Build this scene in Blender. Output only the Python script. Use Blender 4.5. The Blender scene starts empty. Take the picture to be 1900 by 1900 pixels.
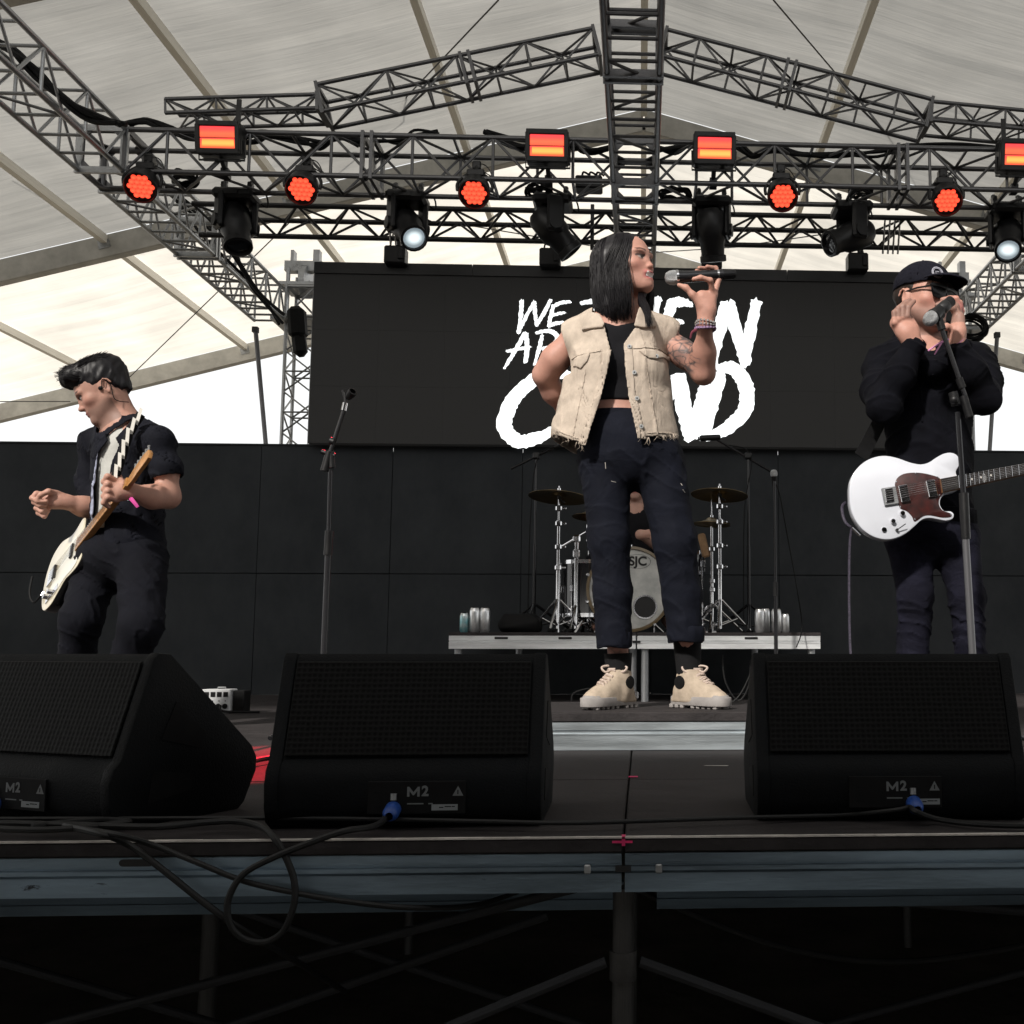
import bpy, bmesh, math, random
import numpy as np
from mathutils import Vector, Matrix
random.seed(7); np.random.seed(7)
SC = bpy.context.scene
COL = SC.collection
R = math.radians

# ------------------------------------------------------------------ camera
F, PX, PY = 1900.0, 1280.0, 1008.0          # focal length and principal point of the 1900 px photograph
CAM_Z, YAW, PITCH = 0.33, R(2.7), R(6.0)    # metres above the stage deck (deck top is z = 0)
cam = bpy.data.objects.new('camera', bpy.data.cameras.new('camera')); COL.objects.link(cam)
cam.data.sensor_width = 36.0; cam.data.lens = 36.0
cam.data.shift_x = -(PX-950)/1900; cam.data.shift_y = (PY-950)/1900
cam.data.clip_start = 0.05; cam.data.clip_end = 2000
cam.location = (0, 0, CAM_Z); cam.rotation_euler = (R(90)+PITCH, 0, -YAW)
SC.camera = cam
_f = Vector((math.sin(YAW)*math.cos(PITCH), math.cos(YAW)*math.cos(PITCH), math.sin(PITCH)))
_r = Vector((math.cos(YAW), -math.sin(YAW), 0)); _u = _r.cross(_f)
def at(px, py, Y):
    d = _f*F + _r*(px-PX) - _u*(py-PY)
    return Vector((0, 0, CAM_Z)) + d*(Y/d.y)

# ------------------------------------------------------------------ light
SUN_EL, SUN_AZ = 36.0, 28.0                  # the sun stands in front of the stage, to the left
world = bpy.data.worlds.new('World'); SC.world = world; world.use_nodes = True
wn = world.node_tree.nodes; wn.clear()
sky = wn.new('ShaderNodeTexSky'); sky.sky_type = 'NISHITA'; sky.sun_disc = False
sky.sun_elevation = R(SUN_EL); sky.sun_rotation = R(180+SUN_AZ)
sky.air_density = 1.0; sky.dust_density = 6.0; sky.ozone_density = 1.0
bg = wn.new('ShaderNodeBackground'); bg.inputs['Strength'].default_value = 0.15
wo = wn.new('ShaderNodeOutputWorld')
haze = wn.new('ShaderNodeMix'); haze.data_type = 'RGBA'; haze.inputs[0].default_value = .85   # bright even cloud over the clear sky
haze.inputs[7].default_value = (7.3, 7.3, 7.2, 1)
world.node_tree.links.new(sky.outputs[0], haze.inputs[6]); world.node_tree.links.new(haze.outputs[2], bg.inputs[0]); world.node_tree.links.new(bg.outputs[0], wo.inputs[0])
sun = bpy.data.objects.new('sun', bpy.data.lights.new('sun', 'SUN')); COL.objects.link(sun)
sun.data.energy = 3.8; sun.data.angle = R(3.0); sun.data.color = (1.0, 0.95, 0.88)
sd = Vector((-math.sin(R(SUN_AZ))*math.cos(R(SUN_EL)), -math.cos(R(SUN_AZ))*math.cos(R(SUN_EL)), math.sin(R(SUN_EL))))
sun.rotation_euler = sd.to_track_quat('Z', 'Y').to_euler(); sun.location = (-6, -10, 16)
SC.view_settings.view_transform = 'Standard'; SC.view_settings.look = 'None'
SC.view_settings.exposure = 0.2; SC.view_settings.gamma = 1.0
SC.view_settings.use_curve_mapping = False
SC.cycles.use_denoising = True; SC.cycles.max_bounces = 8; SC.cycles.transparent_max_bounces = 8

# ------------------------------------------------------------------ materials
MATS = {}
def mat(name, col, rough=0.6, metal=0.0, var=0.0, vscale=6.0, bump=0.0, bscale=60.0, stretch=(1,1,1),
        col2=None, emit=None, estr=0.0, spec=0.5, rvar=0.0, sheen=0.0, coat=0.0, vcol=False, fold=None, specks=None):
    m = bpy.data.materials.new(name); m.use_nodes = True; nt = m.node_tree; n = nt.nodes; L = nt.links
    b = n['Principled BSDF']
    b.inputs['Base Color'].default_value = (*col, 1); b.inputs['Roughness'].default_value = rough
    b.inputs['Metallic'].default_value = metal; b.inputs['Specular IOR Level'].default_value = spec
    if sheen: b.inputs['Sheen Weight'].default_value = sheen
    if coat: b.inputs['Coat Weight'].default_value = coat; b.inputs['Coat Roughness'].default_value = 0.08
    if emit: b.inputs['Emission Color'].default_value = (*emit, 1); b.inputs['Emission Strength'].default_value = estr
    src = None
    if vcol:
        a = n.new('ShaderNodeAttribute'); a.attribute_name = 'Col'; src = a.outputs['Color']
        L.new(src, b.inputs['Base Color'])
    if var or bump or rvar or fold:
        tc = n.new('ShaderNodeTexCoord'); mp = n.new('ShaderNodeMapping'); mp.inputs['Scale'].default_value = stretch
        L.new(tc.outputs['Object'], mp.inputs['Vector'])
    if var or rvar:
        no = n.new('ShaderNodeTexNoise'); no.inputs['Scale'].default_value = vscale; no.inputs['Detail'].default_value = 6
        no.inputs['Roughness'].default_value = 0.62
        L.new(mp.outputs[0], no.inputs['Vector'])
    if var:
        rp = n.new('ShaderNodeMapRange'); rp.inputs[1].default_value = 0.3; rp.inputs[2].default_value = 0.7
        L.new(no.outputs[0], rp.inputs[0])
        mx = n.new('ShaderNodeMix'); mx.data_type = 'RGBA'
        if src is not None:
            mx.blend_type = 'MULTIPLY'; mx.inputs[0].default_value = 1.0
            cr = n.new('ShaderNodeMix'); cr.data_type = 'RGBA'
            cr.inputs[6].default_value = (1-var, 1-var, 1-var, 1); cr.inputs[7].default_value = (1+var*.5, 1+var*.5, 1+var*.5, 1)
            L.new(rp.outputs[0], cr.inputs[0]); L.new(src, mx.inputs[6]); L.new(cr.outputs[2], mx.inputs[7])
        else:
            c2 = col2 or tuple(min(1, c*(1+var)) for c in col)
            c1 = col if col2 else tuple(c*(1-var) for c in col)
            mx.inputs[6].default_value = (*c1, 1); mx.inputs[7].default_value = (*c2, 1)
            L.new(rp.outputs[0], mx.inputs[0])
        L.new(mx.outputs[2], b.inputs['Base Color'])
    if specks:                                          # scuffs, dust and chips: scale, threshold, colour, stretch
        tk = n.new('ShaderNodeTexCoord'); mk = n.new('ShaderNodeMapping'); mk.inputs['Scale'].default_value = specks[3]; L.new(tk.outputs['Object'], mk.inputs[0])
        nk_ = n.new('ShaderNodeTexNoise'); nk_.inputs['Scale'].default_value = specks[0]; nk_.inputs['Detail'].default_value = 8; nk_.inputs['Roughness'].default_value = .75; L.new(mk.outputs[0], nk_.inputs['Vector'])
        rk = n.new('ShaderNodeMapRange'); rk.inputs[1].default_value = specks[1]; rk.inputs[2].default_value = specks[1]+.05; L.new(nk_.outputs[0], rk.inputs[0])
        xk = n.new('ShaderNodeMix'); xk.data_type = 'RGBA'; xk.inputs[7].default_value = (*specks[2],1); L.new(rk.outputs[0], xk.inputs[0])
        old = b.inputs['Base Color'].links[0].from_socket if b.inputs['Base Color'].links else None
        if old is not None: L.new(old, xk.inputs[6])
        else: xk.inputs[6].default_value = (*col,1)
        L.new(xk.outputs[2], b.inputs['Base Color'])
    if rvar:
        r2 = n.new('ShaderNodeMapRange'); r2.inputs[1].default_value = .3; r2.inputs[2].default_value = .7
        r2.inputs[3].default_value = max(0.03, rough-rvar); r2.inputs[4].default_value = min(1, rough+rvar)
        L.new(no.outputs[0], r2.inputs[0]); L.new(r2.outputs[0], b.inputs['Roughness'])
    if bump:
        nb = n.new('ShaderNodeTexNoise'); nb.inputs['Scale'].default_value = bscale; nb.inputs['Detail'].default_value = 4
        L.new(mp.outputs[0], nb.inputs['Vector'])
        bp = n.new('ShaderNodeBump'); bp.inputs['Strength'].default_value = bump; bp.inputs['Distance'].default_value = 0.01
        L.new(nb.outputs[0], bp.inputs['Height']); L.new(bp.outputs[0], b.inputs['Normal'])
    if fold:                                            # creases too shallow to model: strength, scale, stretch
        m2 = n.new('ShaderNodeMapping'); m2.inputs['Scale'].default_value = fold[2]; L.new(tc.outputs['Object'], m2.inputs[0])
        nf = n.new('ShaderNodeTexNoise'); nf.inputs['Scale'].default_value = fold[1]; nf.inputs['Detail'].default_value = 3; nf.inputs['Distortion'].default_value = .8
        L.new(m2.outputs[0], nf.inputs['Vector']); b2 = n.new('ShaderNodeBump'); b2.inputs['Strength'].default_value = fold[0]; b2.inputs['Distance'].default_value = .03
        L.new(nf.outputs[0], b2.inputs['Height'])
        if bump: L.new(bp.outputs[0], b2.inputs['Normal'])
        L.new(b2.outputs[0], b.inputs['Normal'])
    MATS[name] = m
    return m
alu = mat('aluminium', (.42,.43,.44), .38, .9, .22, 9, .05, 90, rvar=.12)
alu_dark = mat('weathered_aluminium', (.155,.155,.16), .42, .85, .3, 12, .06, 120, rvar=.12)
alu_front = mat('scuffed_aluminium', (.26,.34,.41), .5, .7, .5, 3, .08, 70, stretch=(.5,1,4), rvar=.14, specks=(14,.64,(.05,.055,.06),(.6,1,2.5)))
galv = mat('galvanised_steel', (.33,.34,.35), .45, .85, .25, 25, .05, 120)
blackmetal = mat('black_powder_coat', (.012,.012,.013), .42, .0, .3, 20, .05, 200)
blackplastic = mat('black_plastic', (.007,.007,.0078), .4, 0, .25, 14, .04, 220, rvar=.08, spec=.35)
rubber = mat('black_rubber', (.006,.006,.0065), .65, 0, .3, 30, spec=.18)
galv_dark = mat('shaded_steel_pipe', (.075,.073,.071), .55, .5, .3, 25, .05, 120, spec=.2)  # steel colour darkened to carry the shade under the stage
chrome = mat('chrome', (.75,.75,.77), .12, 1.0, .08, 12, rvar=.05)
deckblack = mat('black_deck_plywood', (.021,.019,.0195), .75, 0, .4, 5, .35, 60, stretch=(1,4,1), col2=(.056,.050,.051), rvar=.12, spec=.15, specks=(9,.66,(.11,.10,.10),(1,2.2,1)))
plyblack = mat('black_painted_plywood', (.022,.025,.0285), .75, 0, .3, 3.5, .15, 30, stretch=(1,1,.7), col2=(.040,.044,.048), rvar=.1, spec=.15)
pink = mat('pink_tape', (.75,.03,.16), .55, 0, .15, 30)
whitepaint = mat('worn_white_paint', (.62,.58,.54), .6, 0, .3, 18)
gravel = mat('trodden_ground', (.16,.14,.11), .9, 0, .4, 2, .5, 12)

# ------------------------------------------------------------------ object helpers
W = {}; CH = {}                              # world matrix and children of every object made here
def link(o, parent=None, M=None):
    COL.objects.link(o)
    if M is not None: o.matrix_basis = M
    W[o] = (M.copy() if M is not None else Matrix.Identity(4))
    if parent is not None:
        o.parent = parent; o.matrix_parent_inverse = W[parent].inverted(); CH.setdefault(parent, []).append(o)
    return o
def tag(o, label=None, cat=None, group=None, kind=None):
    if label: o['label'] = label
    if cat: o['category'] = cat
    if group: o['group'] = group
    if kind: o['kind'] = kind
    return o
def thing(name, loc, label=None, cat=None, group=None, kind=None):
    o = bpy.data.objects.new(name, None); o.empty_display_size = .1
    link(o, None, Matrix.Translation(loc)); return tag(o, label, cat, group, kind)
def copy_tree(root, M, label=None, group=None):
    """a copy of a thing, its parts and their sub-parts, the whole moved by matrix M"""
    def rec(o, par, top):
        c = o.copy(); COL.objects.link(c)
        if top: c.matrix_basis = M @ W[o]
        W[c] = M @ W[o]
        if par is not None: c.parent = par; CH.setdefault(par, []).append(c)
        for ch in list(CH.get(o, [])): rec(ch, c, False)
        return c
    c = rec(root, None, True)
    return tag(c, label, None, group)
def basis(z, up=(0,0,1)):
    z = Vector(z).normalized(); u = Vector(up)
    if abs(z.dot(u)) > .999: u = Vector((0,1,0)) if abs(z.y) < .9 else Vector((1,0,0))
    x = u.cross(z).normalized(); y = z.cross(x)
    return Matrix((x, y, z)).transposed()
class MB:
    """collects simple shapes into one mesh"""
    def __init__(s): s.v = []; s.f = []
    def add(s, vs, fs):
        o = len(s.v); s.v += [tuple(v) for v in vs]; s.f += [[i+o for i in f] for f in fs]; return s
    def box(s, c, d, rot=None, bev=0.0):
        c = Vector(c); hx, hy, hz = [x/2 for x in d]
        if bev <= 0:
            vs = [Vector((x,y,z)) for z in (-hz,hz) for y in (-hy,hy) for x in (-hx,hx)]
            fs = [[0,2,3,1],[4,5,7,6],[0,1,5,4],[2,6,7,3],[0,4,6,2],[1,3,7,5]]
        else:
            b = min(bev, hx*.9, hy*.9, hz*.9); vs = []; idx = {}
            for sx in (-1,1):
                for sy in (-1,1):
                    for sz in (-1,1):
                        for k in range(3):
                            p = [sx*(hx-b), sy*(hy-b), sz*(hz-b)]; p[k] = (sx*hx, sy*hy, sz*hz)[k]
                            idx[(sx,sy,sz,k)] = len(vs); vs.append(Vector(p))
            fs = []
            for k in range(3):
                a, c2 = [i for i in range(3) if i != k]
                for sg in (-1,1):
                    q = []
                    for (u,v) in ((-1,-1),(1,-1),(1,1),(-1,1)):
                        t = [0,0,0]; t[k] = sg; t[a] = u; t[c2] = v; q.append(idx[(*t,k)])
                    fs.append(q)
                for u in (-1,1):
                    for v in (-1,1):
                        q = []
                        for e in (-1,1):
                            t = [0,0,0]; t[k] = e; t[a] = u; t[c2] = v
                            q += [idx[(*t,a)], idx[(*t,c2)]] if e < 0 else [idx[(*t,c2)], idx[(*t,a)]]
                        fs.append(q)
            for sx in (-1,1):
                for sy in (-1,1):
                    for sz in (-1,1): fs.append([idx[(sx,sy,sz,k)] for k in range(3)])
        if rot is not None: vs = [rot @ v for v in vs]
        return s.add([v+c for v in vs], fs)
    def cyl(s, p, q, r, r2=None, n=12, cap=True):
        p, q = Vector(p), Vector(q); r2 = r if r2 is None else r2; B = basis(q-p)
        vs = [p + B @ Vector((math.cos(a)*r, math.sin(a)*r, 0)) for a in [2*math.pi*i/n for i in range(n)]]
        vs += [q + B @ Vector((math.cos(a)*r2, math.sin(a)*r2, 0)) for a in [2*math.pi*i/n for i in range(n)]]
        fs = [[i, (i+1) % n, n+(i+1) % n, n+i] for i in range(n)]
        if cap: fs += [list(range(n))[::-1], list(range(n, 2*n))]
        return s.add(vs, fs)
    def lathe(s, prof, o=(0,0,0), axis=(0,0,1), n=24, close=False):
        B = basis(axis); o = Vector(o); vs = []; fs = []
        for (r, z) in prof:
            for i in range(n):
                a = 2*math.pi*i/n; vs.append(o + B @ Vector((math.cos(a)*r, math.sin(a)*r, z)))
        m = len(prof)
        for j in range(m-1):
            for i in range(n):
                k = (i+1) % n; fs.append([j*n+i, j*n+k, (j+1)*n+k, (j+1)*n+i])
        if close:
            fs.append(list(range(n))[::-1]); fs.append(list(range((m-1)*n, m*n)))
        return s.add(vs, fs)
    def tube(s, pts, r, n=8, r2=None):
        pts = [Vector(p) for p in pts]; m = len(pts); vs = []; fs = []
        up = Vector((.13,.27,.95))
        for j, p in enumerate(pts):
            t = (pts[min(j+1,m-1)] - pts[max(j-1,0)]).normalized()
            x = up.cross(t)
            x = x.normalized() if x.length > 1e-4 else Vector((1,0,0)); y = t.cross(x); up = y
            rr = r if r2 is None else r+(r2-r)*j/(m-1)
            up = t.cross(x) if False else y
            vs += [p + x*math.cos(a)*rr + y*math.sin(a)*rr for a in [2*math.pi*i/n for i in range(n)]]
            up = y
        for j in range(m-1):
            for i in range(n):
                k = (i+1) % n; fs.append([j*n+i, j*n+k, (j+1)*n+k, (j+1)*n+i])
        fs += [list(range(n))[::-1], list(range((m-1)*n, m*n))]
        return s.add(vs, fs)
    def prism(s, poly, d, M=None, bev=0.0):
        """polygon in local xy, extruded along local z from 0 to d"""
        n = len(poly); M = M or Matrix.Identity(4); P = [Vector((p[0],p[1])) for p in poly]
        area = sum(P[i].x*P[(i+1)%n].y-P[(i+1)%n].x*P[i].y for i in range(n))
        if area < 0: P = P[::-1]
        def inset(b):
            out = []
            for i in range(n):
                e1 = (P[i]-P[i-1]).normalized(); e2 = (P[(i+1)%n]-P[i]).normalized()
                nn = Vector((-e1.y-e2.y, e1.x+e2.x)); nn = nn.normalized() if nn.length > 1e-6 else Vector((-e1.y, e1.x))
                out.append(P[i]+nn*b)
            return out
        rings = [(P,0),(P,d)] if bev <= 0 else [(inset(bev),0),(inset(bev*.3),bev*.3),(P,bev),(P,d-bev),(inset(bev*.3),d-bev*.3),(inset(bev),d)]
        vs = []
        for ring, z in rings: vs += [M @ Vector((p.x,p.y,z)) for p in ring]
        fs = []
        for j in range(len(rings)-1):
            for i in range(n):
                k = (i+1)%n; fs.append([j*n+i, j*n+k, (j+1)*n+k, (j+1)*n+i])
        fs.append(list(range(n))[::-1]); fs.append(list(range((len(rings)-1)*n, len(rings)*n)))
        return s.add(vs, fs)
    def ball(s, c, r, n=16, sc=(1,1,1), rot=None):
        m = n//2; vs = []; fs = []
        for j in range(1, m):
            t = math.pi*j/m
            for i in range(n):
                a = 2*math.pi*i/n; vs.append(Vector((math.sin(t)*math.cos(a)*sc[0], math.sin(t)*math.sin(a)*sc[1], math.cos(t)*sc[2]))*r)
        vs += [Vector((0,0,r*sc[2])), Vector((0,0,-r*sc[2]))]
        for j in range(m-2):
            for i in range(n):
                k = (i+1)%n; fs.append([j*n+i, (j+1)*n+i, (j+1)*n+k, j*n+k])
        for i in range(n):
            k = (i+1)%n; fs.append([len(vs)-2, i, k]); fs.append([len(vs)-1, (m-2)*n+k, (m-2)*n+i])
        if rot is not None: vs = [rot @ v for v in vs]
        return s.add([v+Vector(c) for v in vs], fs)
    def mesh(s, name, m, smooth=35):
        me = bpy.data.meshes.new(name); me.from_pydata(s.v, [], s.f); me.materials.append(m)
        me.update()
        if smooth:
            me.shade_smooth(); me.set_sharp_from_angle(angle=R(smooth))
        return me
    def build(s, name, m, parent=None, smooth=35, M=None):
        return link(bpy.data.objects.new(name, s.mesh(name, m, smooth)), parent, M)
_unit = {}
def rod(name, p, q, r, m, parent, n=10):
    """one straight bar; bars of a material share one mesh"""
    key = (m.name, n)
    if key not in _unit: _unit[key] = MB().cyl((0,0,-.5),(0,0,.5),1,n=n).mesh('bar', m)
    p, q = Vector(p), Vector(q); B = basis(q-p).to_4x4()
    M = Matrix.Translation((p+q)/2) @ B @ Matrix.Diagonal((r, r, (q-p).length, 1))
    return link(bpy.data.objects.new(name, _unit[key]), parent, M)
_ubox = {}
def block(name, c, d, m, parent, rot=None):
    if m.name not in _ubox: _ubox[m.name] = MB().box((0,0,0),(1,1,1)).mesh('block', m, 0)
    M = Matrix.Translation(c) @ (rot.to_4x4() if rot is not None else Matrix.Identity(4)) @ Matrix.Diagonal((*d, 1))
    return link(bpy.data.objects.new(name, _ubox[m.name]), parent, M)
def smooth_path(pts, k=8, closed=False):
    P = [Vector(p) for p in pts]; out = []; n = len(P)
    for i in range(n if closed else n-1):
        if closed: a, b, c, d = P[i-1], P[i], P[(i+1)%n], P[(i+2)%n]
        else: a, b, c, d = P[max(i-1,0)], P[i], P[i+1], P[min(i+2,n-1)]
        for j in range(k):
            t = j/k
            out.append(.5*((2*b)+(c-a)*t+(2*a-5*b+4*c-d)*t*t+(3*b-a-3*c+d)*t**3))
    if not closed: out.append(P[-1])
    return out
def sub2(pts, k=6):
    return [(p.x, p.y) for p in smooth_path([Vector((x,y,0)) for x,y in pts], k, True)]
def text_mb(body, size, M, depth=.0006, bold=0.0):
    cu = bpy.data.curves.new('lettering', 'FONT'); cu.body = body; cu.size = size; cu.extrude = depth; cu.offset = bold
    cu.align_x = 'CENTER'; cu.align_y = 'CENTER'
    o = bpy.data.objects.new('lettering', cu); COL.objects.link(o)
    bpy.context.view_layer.update()
    me = o.to_mesh(); mb = MB()
    mb.add([M @ v.co for v in me.vertices], [list(p.vertices) for p in me.polygons])
    o.to_mesh_clear(); bpy.data.objects.remove(o); bpy.data.curves.remove(cu)
    return mb
# ================================================================== the setting
g = MB().add([(-400,-400,-1.1),(400,-400,-1.1),(400,600,-1.1),(-400,600,-1.1)], [[0,1,2,3]]).build('ground', gravel, None, 0)
tag(g, kind='structure')

# ---- stage: deck panels on an aluminium frame with legs
SF = 1.861                                              # front edge of the deck
stage = thing('stage', (-.03, SF, -1.1), 'black plywood stage deck on scuffed aluminium frames and pipe legs', 'stage')
rowsY = [SF, 2.70, 3.90, 5.10, 6.30, 7.50, 8.15]; colsX = [-.03+2.44*k for k in (-2,-1,0,1,2)]
for j in range(len(rowsY)-1):
    for i in range(len(colsX)-1):
        x0, x1, y0, y1 = colsX[i]+.002, colsX[i+1]-.002, rowsY[j]+.002, rowsY[j+1]-.002
        MB().box(((x0+x1)/2,(y0+y1)/2,-.0125-.0006*((i+j) % 2)),(x1-x0,y1-y0,.025),bev=.003).build('deck_panel', deckblack, stage, 0)
for i in range(1, 3):                                   # front rails of the two panels in view, with lips, groove and hand slots
    x0, x1 = colsX[i]+.003, colsX[i+1]-.003; L = x1-x0; xc = (x0+x1)/2
    prof = [(0,-.027),(0,-.0435),(.004,-.0445),(.004,-.0485),(-.003,-.0495),(-.003,-.0565),(.004,-.0575),(.001,-.0615),(.001,-.094),(.03,-.094),(.03,-.027)]
    M = Matrix.Translation((x0, SF+.006, 0)) @ Matrix(((0,0,1,0),(1,0,0,0),(0,1,0,0),(0,0,0,1)))
    rail = MB().prism(prof, L, M).build('frame_rail', alu_front, stage, 0)
    edge = MB()
    n = 60; rnd = random.Random(i)
    for k in range(n):                                  # the worn white front edge of the plywood
        a, b = x0+L*k/n, x0+L*(k+1)/n; d0 = .007+.003*rnd.random()
        edge.box(((a+b)/2, SF+.002+d0/2-.0015, .0012), (b-a+.0004, d0, .003))
    edge.build('worn_edge', whitepaint, stage, 0)
    for cx in (x0+L*.345, x0+L*.655):
        slot = [(cx+sx*.022+.0075*math.cos(t), -.0355+.0062*math.sin(t)) for sx, t0 in ((1,-90),(-1,90)) for t in [R(t0+180*q/8) for q in range(9)]]
        Ms = Matrix.Translation((0, SF+.0052, 0)) @ Matrix(((1,0,0,0),(0,0,1,0),(0,1,0,0),(0,0,0,1)))
        MB().prism(slot, .0035, Ms).build('hand_slot', blackmetal, stage, 0)
    for cx in (x0+.06, x1-.06):
        MB().box((cx, SF+.001, -.053), (.012, .006, .016), bev=.002).build('latch', alu, stage)
MB().box((-.03, SF+.004, -.053), (.028,.008,.010)).build('coupler', blackmetal, stage, 0)
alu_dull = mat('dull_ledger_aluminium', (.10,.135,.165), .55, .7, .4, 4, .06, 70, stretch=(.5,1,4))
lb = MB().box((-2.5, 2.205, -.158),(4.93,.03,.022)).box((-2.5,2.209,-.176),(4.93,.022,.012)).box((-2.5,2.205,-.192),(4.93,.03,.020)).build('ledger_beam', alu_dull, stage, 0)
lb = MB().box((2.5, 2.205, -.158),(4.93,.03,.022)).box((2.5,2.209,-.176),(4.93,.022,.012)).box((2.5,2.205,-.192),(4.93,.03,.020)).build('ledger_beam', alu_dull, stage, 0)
for (x, y) in [(-.03,SF+.05),(-2.45,SF+.05),(2.4,SF+.05),(-1.08,2.72),(1.33,2.72),(-.03,3.9),(-2.45,3.9),(2.4,3.9),(-1.1,5.1),(1.3,5.1)]:
    rod('leg', (x,y,-1.1), (x,y,-.026 if y > 2 else -.095), .019 if y < 2 else .021, galv_dark, stage, 16)
    MB().cyl((x,y,-.205),(x,y,-.255),.0245,n=16).build('leg_collar', galv_dark, stage)
drk = mat('shaded_brace', (.038,.039,.042), .55, .2, .3, 20, spec=.2)  # brace colour darkened to stand for the gloom below the deck
for (p, q) in [((-.06,SF+.05,-.225),(-1.0,SF+.08,-.60)), ((0,SF+.05,-.225),(1.15,SF+.08,-.66)),
               ((-1.08,2.72,-.30),(.95,2.72,-.98)), ((-1.9,2.4,-.20),(-.10,2.5,-.78)), ((-.2,2.3,-.24),(-2.1,2.3,-.86)),
               ((.36,2.25,-.19),(1.9,2.6,-.40)), ((1.33,2.72,-.42),(-.5,2.72,-.86)), ((-.06,2.05,-.11),(-1.2,2.2,-.42))]:
    rod('brace', p, q, .010, drk, stage, 10)
added_drape = mat('light_block_drape', (.008,.008,.009), .9, 0, .3, 6)
for nm, c, d in (('light_block_skirt', (-.03, 8.16, -.57), (9.9,.012,1.06)), ('light_block_skirt', (-4.93, 5.0, -.57), (.012,6.2,1.06)), ('light_block_skirt', (4.87, 5.0, -.57), (.012,6.2,1.06))):  # added drapes, blocking outside light from under the deck
    MB().box(c, d).build(nm, added_drape, stage, 0)

# ---- back wall of black plywood sheets in two rows
WY = 7.92; wall = thing('back_wall', (0, WY, 0), 'black painted plywood wall of tall sheets behind the drums', 'wall')
xs = [-4.9+1.0*k-.03 for k in range(11)]; rnd = random.Random(3)
for i in range(len(xs)-1):
    for (z0, z1) in ((.0,.915),(.918,1.905)):
        o = MB().box(((xs[i]+xs[i+1])/2, WY+.009+rnd.random()*.004, (z0+z1)/2), (.996,.018,z1-z0-.003), bev=.0015).build('panel', plyblack, wall, 0)
for i in range(0, len(xs)):
    block('batten', (xs[i], WY+.045, .94), (.04,.05,1.86), plyblack, wall)
MB().box((.1, WY+.035, .9165),(10.0,.02,.07)).build('batten', plyblack, wall, 0)  # added behind the sheet joint to stop light leaking through
MB().box((.1, WY+.02, 1.9115), (10.0,.06,.012)).build('cap_rail', plyblack, wall, 0)

# ---- festival tent: aluminium frames, purlins, fabric bays
fab = bpy.data.materials.new('tent_fabric'); fab.use_nodes = True; nt = fab.node_tree; n = nt.nodes; n.clear(); L = nt.links
def fabric_nodes(nt, dif, tra, tr_w, wr=.38):
    n = nt.nodes; L = nt.links
    out = n.new('ShaderNodeOutputMaterial'); mix = n.new('ShaderNodeMixShader'); mix.inputs[0].default_value = tr_w
    d = n.new('ShaderNodeBsdfDiffuse'); t = n.new('ShaderNodeBsdfTranslucent')
    tc = n.new('ShaderNodeTexCoord'); mp = n.new('ShaderNodeMapping'); mp.inputs['Scale'].default_value = (.20, 2.6, .20)
    L.new(tc.outputs['Object'], mp.inputs[0])
    no = n.new('ShaderNodeTexNoise'); no.inputs['Scale'].default_value = 1.6; no.inputs['Detail'].default_value = 5; L.new(mp.outputs[0], no.inputs[0])
    n2 = n.new('ShaderNodeTexNoise'); n2.inputs['Scale'].default_value = .9; n2.inputs['Detail'].default_value = 5; L.new(tc.outputs['Object'], n2.inputs[0])
    for sh, c in ((d, dif), (t, tra)):
        m = n.new('ShaderNodeMix'); m.data_type = 'RGBA'
        m.inputs[6].default_value = (*[x*.84 for x in c], 1); m.inputs[7].default_value = (*c, 1)
        r = n.new('ShaderNodeMapRange'); r.inputs[1].default_value = .36; r.inputs[2].default_value = .62
        L.new(n2.outputs[0], r.inputs[0]); L.new(r.outputs[0], m.inputs[0]); L.new(m.outputs[2], sh.inputs[0])
    bp = n.new('ShaderNodeBump'); bp.inputs['Strength'].default_value = wr; bp.inputs['Distance'].default_value = .07
    L.new(no.outputs[0], bp.inputs['Height']); L.new(bp.outputs[0], d.inputs['Normal']); L.new(bp.outputs[0], t.inputs['Normal'])
    L.new(d.outputs[0], mix.inputs[1]); L.new(t.outputs[0], mix.inputs[2]); L.new(mix.outputs[0], out.inputs[0])
fabric_nodes(nt, (.62,.60,.56), (.86,.82,.74), .62)
fab_shaded = bpy.data.materials.new('shaded_tent_fabric'); fab_shaded.use_nodes = True; fab_shaded.node_tree.nodes.clear()  # darker copy of the fabric: shade of the nearer bays put into its colour
fabric_nodes(fab_shaded.node_tree, (.46,.457,.44), (.43,.423,.40), .45, .75)
beam_m = mat('tent_frame_aluminium', (.44,.43,.40), .5, .3, .2, 4, .04, 60)
purlin_m = mat('tent_purlin_aluminium', (.86,.83,.75), .5, 0, .1, 5)
EX, RZ, SL = 12.25, 8.02, .272
tent = thing('marquee_tent', (0, 13.9, -1.1), 'large white marquee tent with aluminium frames over the whole stage', 'tent')
def roofz(x): return RZ - SL*abs(x)
frames = [-1.1, 3.9, 8.9, 13.9, 18.9]
for fy in frames:
    for sg in (-1, 1):
        a, b = Vector((0, fy, roofz(0)-.20)), Vector((sg*EX, fy, roofz(EX)-.20)); d = (b-a).normalized()
        B = Matrix((d, Vector((0,1,0)), d.cross(Vector((0,1,0))))).transposed()
        MB().box((a+b)/2+Vector((0,0,.0)), ((b-a).length, .14, .32), B, bev=.012).build('rafter', beam_m, tent, 0)
        if fy > 13:
            for q in (2.45,4.9,7.35,9.8):
                c = Vector((sg*q, fy-.074, roofz(q)-.17)); MB().box(c, (.16,.01,.12), B).build('splice_plate', galv, tent, 0)
        block('post', (sg*EX, fy, (roofz(EX)-1.1)/2-.2), (.2,.14,roofz(EX)+.7), beam_m, tent)
rnd = np.random.RandomState(5)
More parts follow.
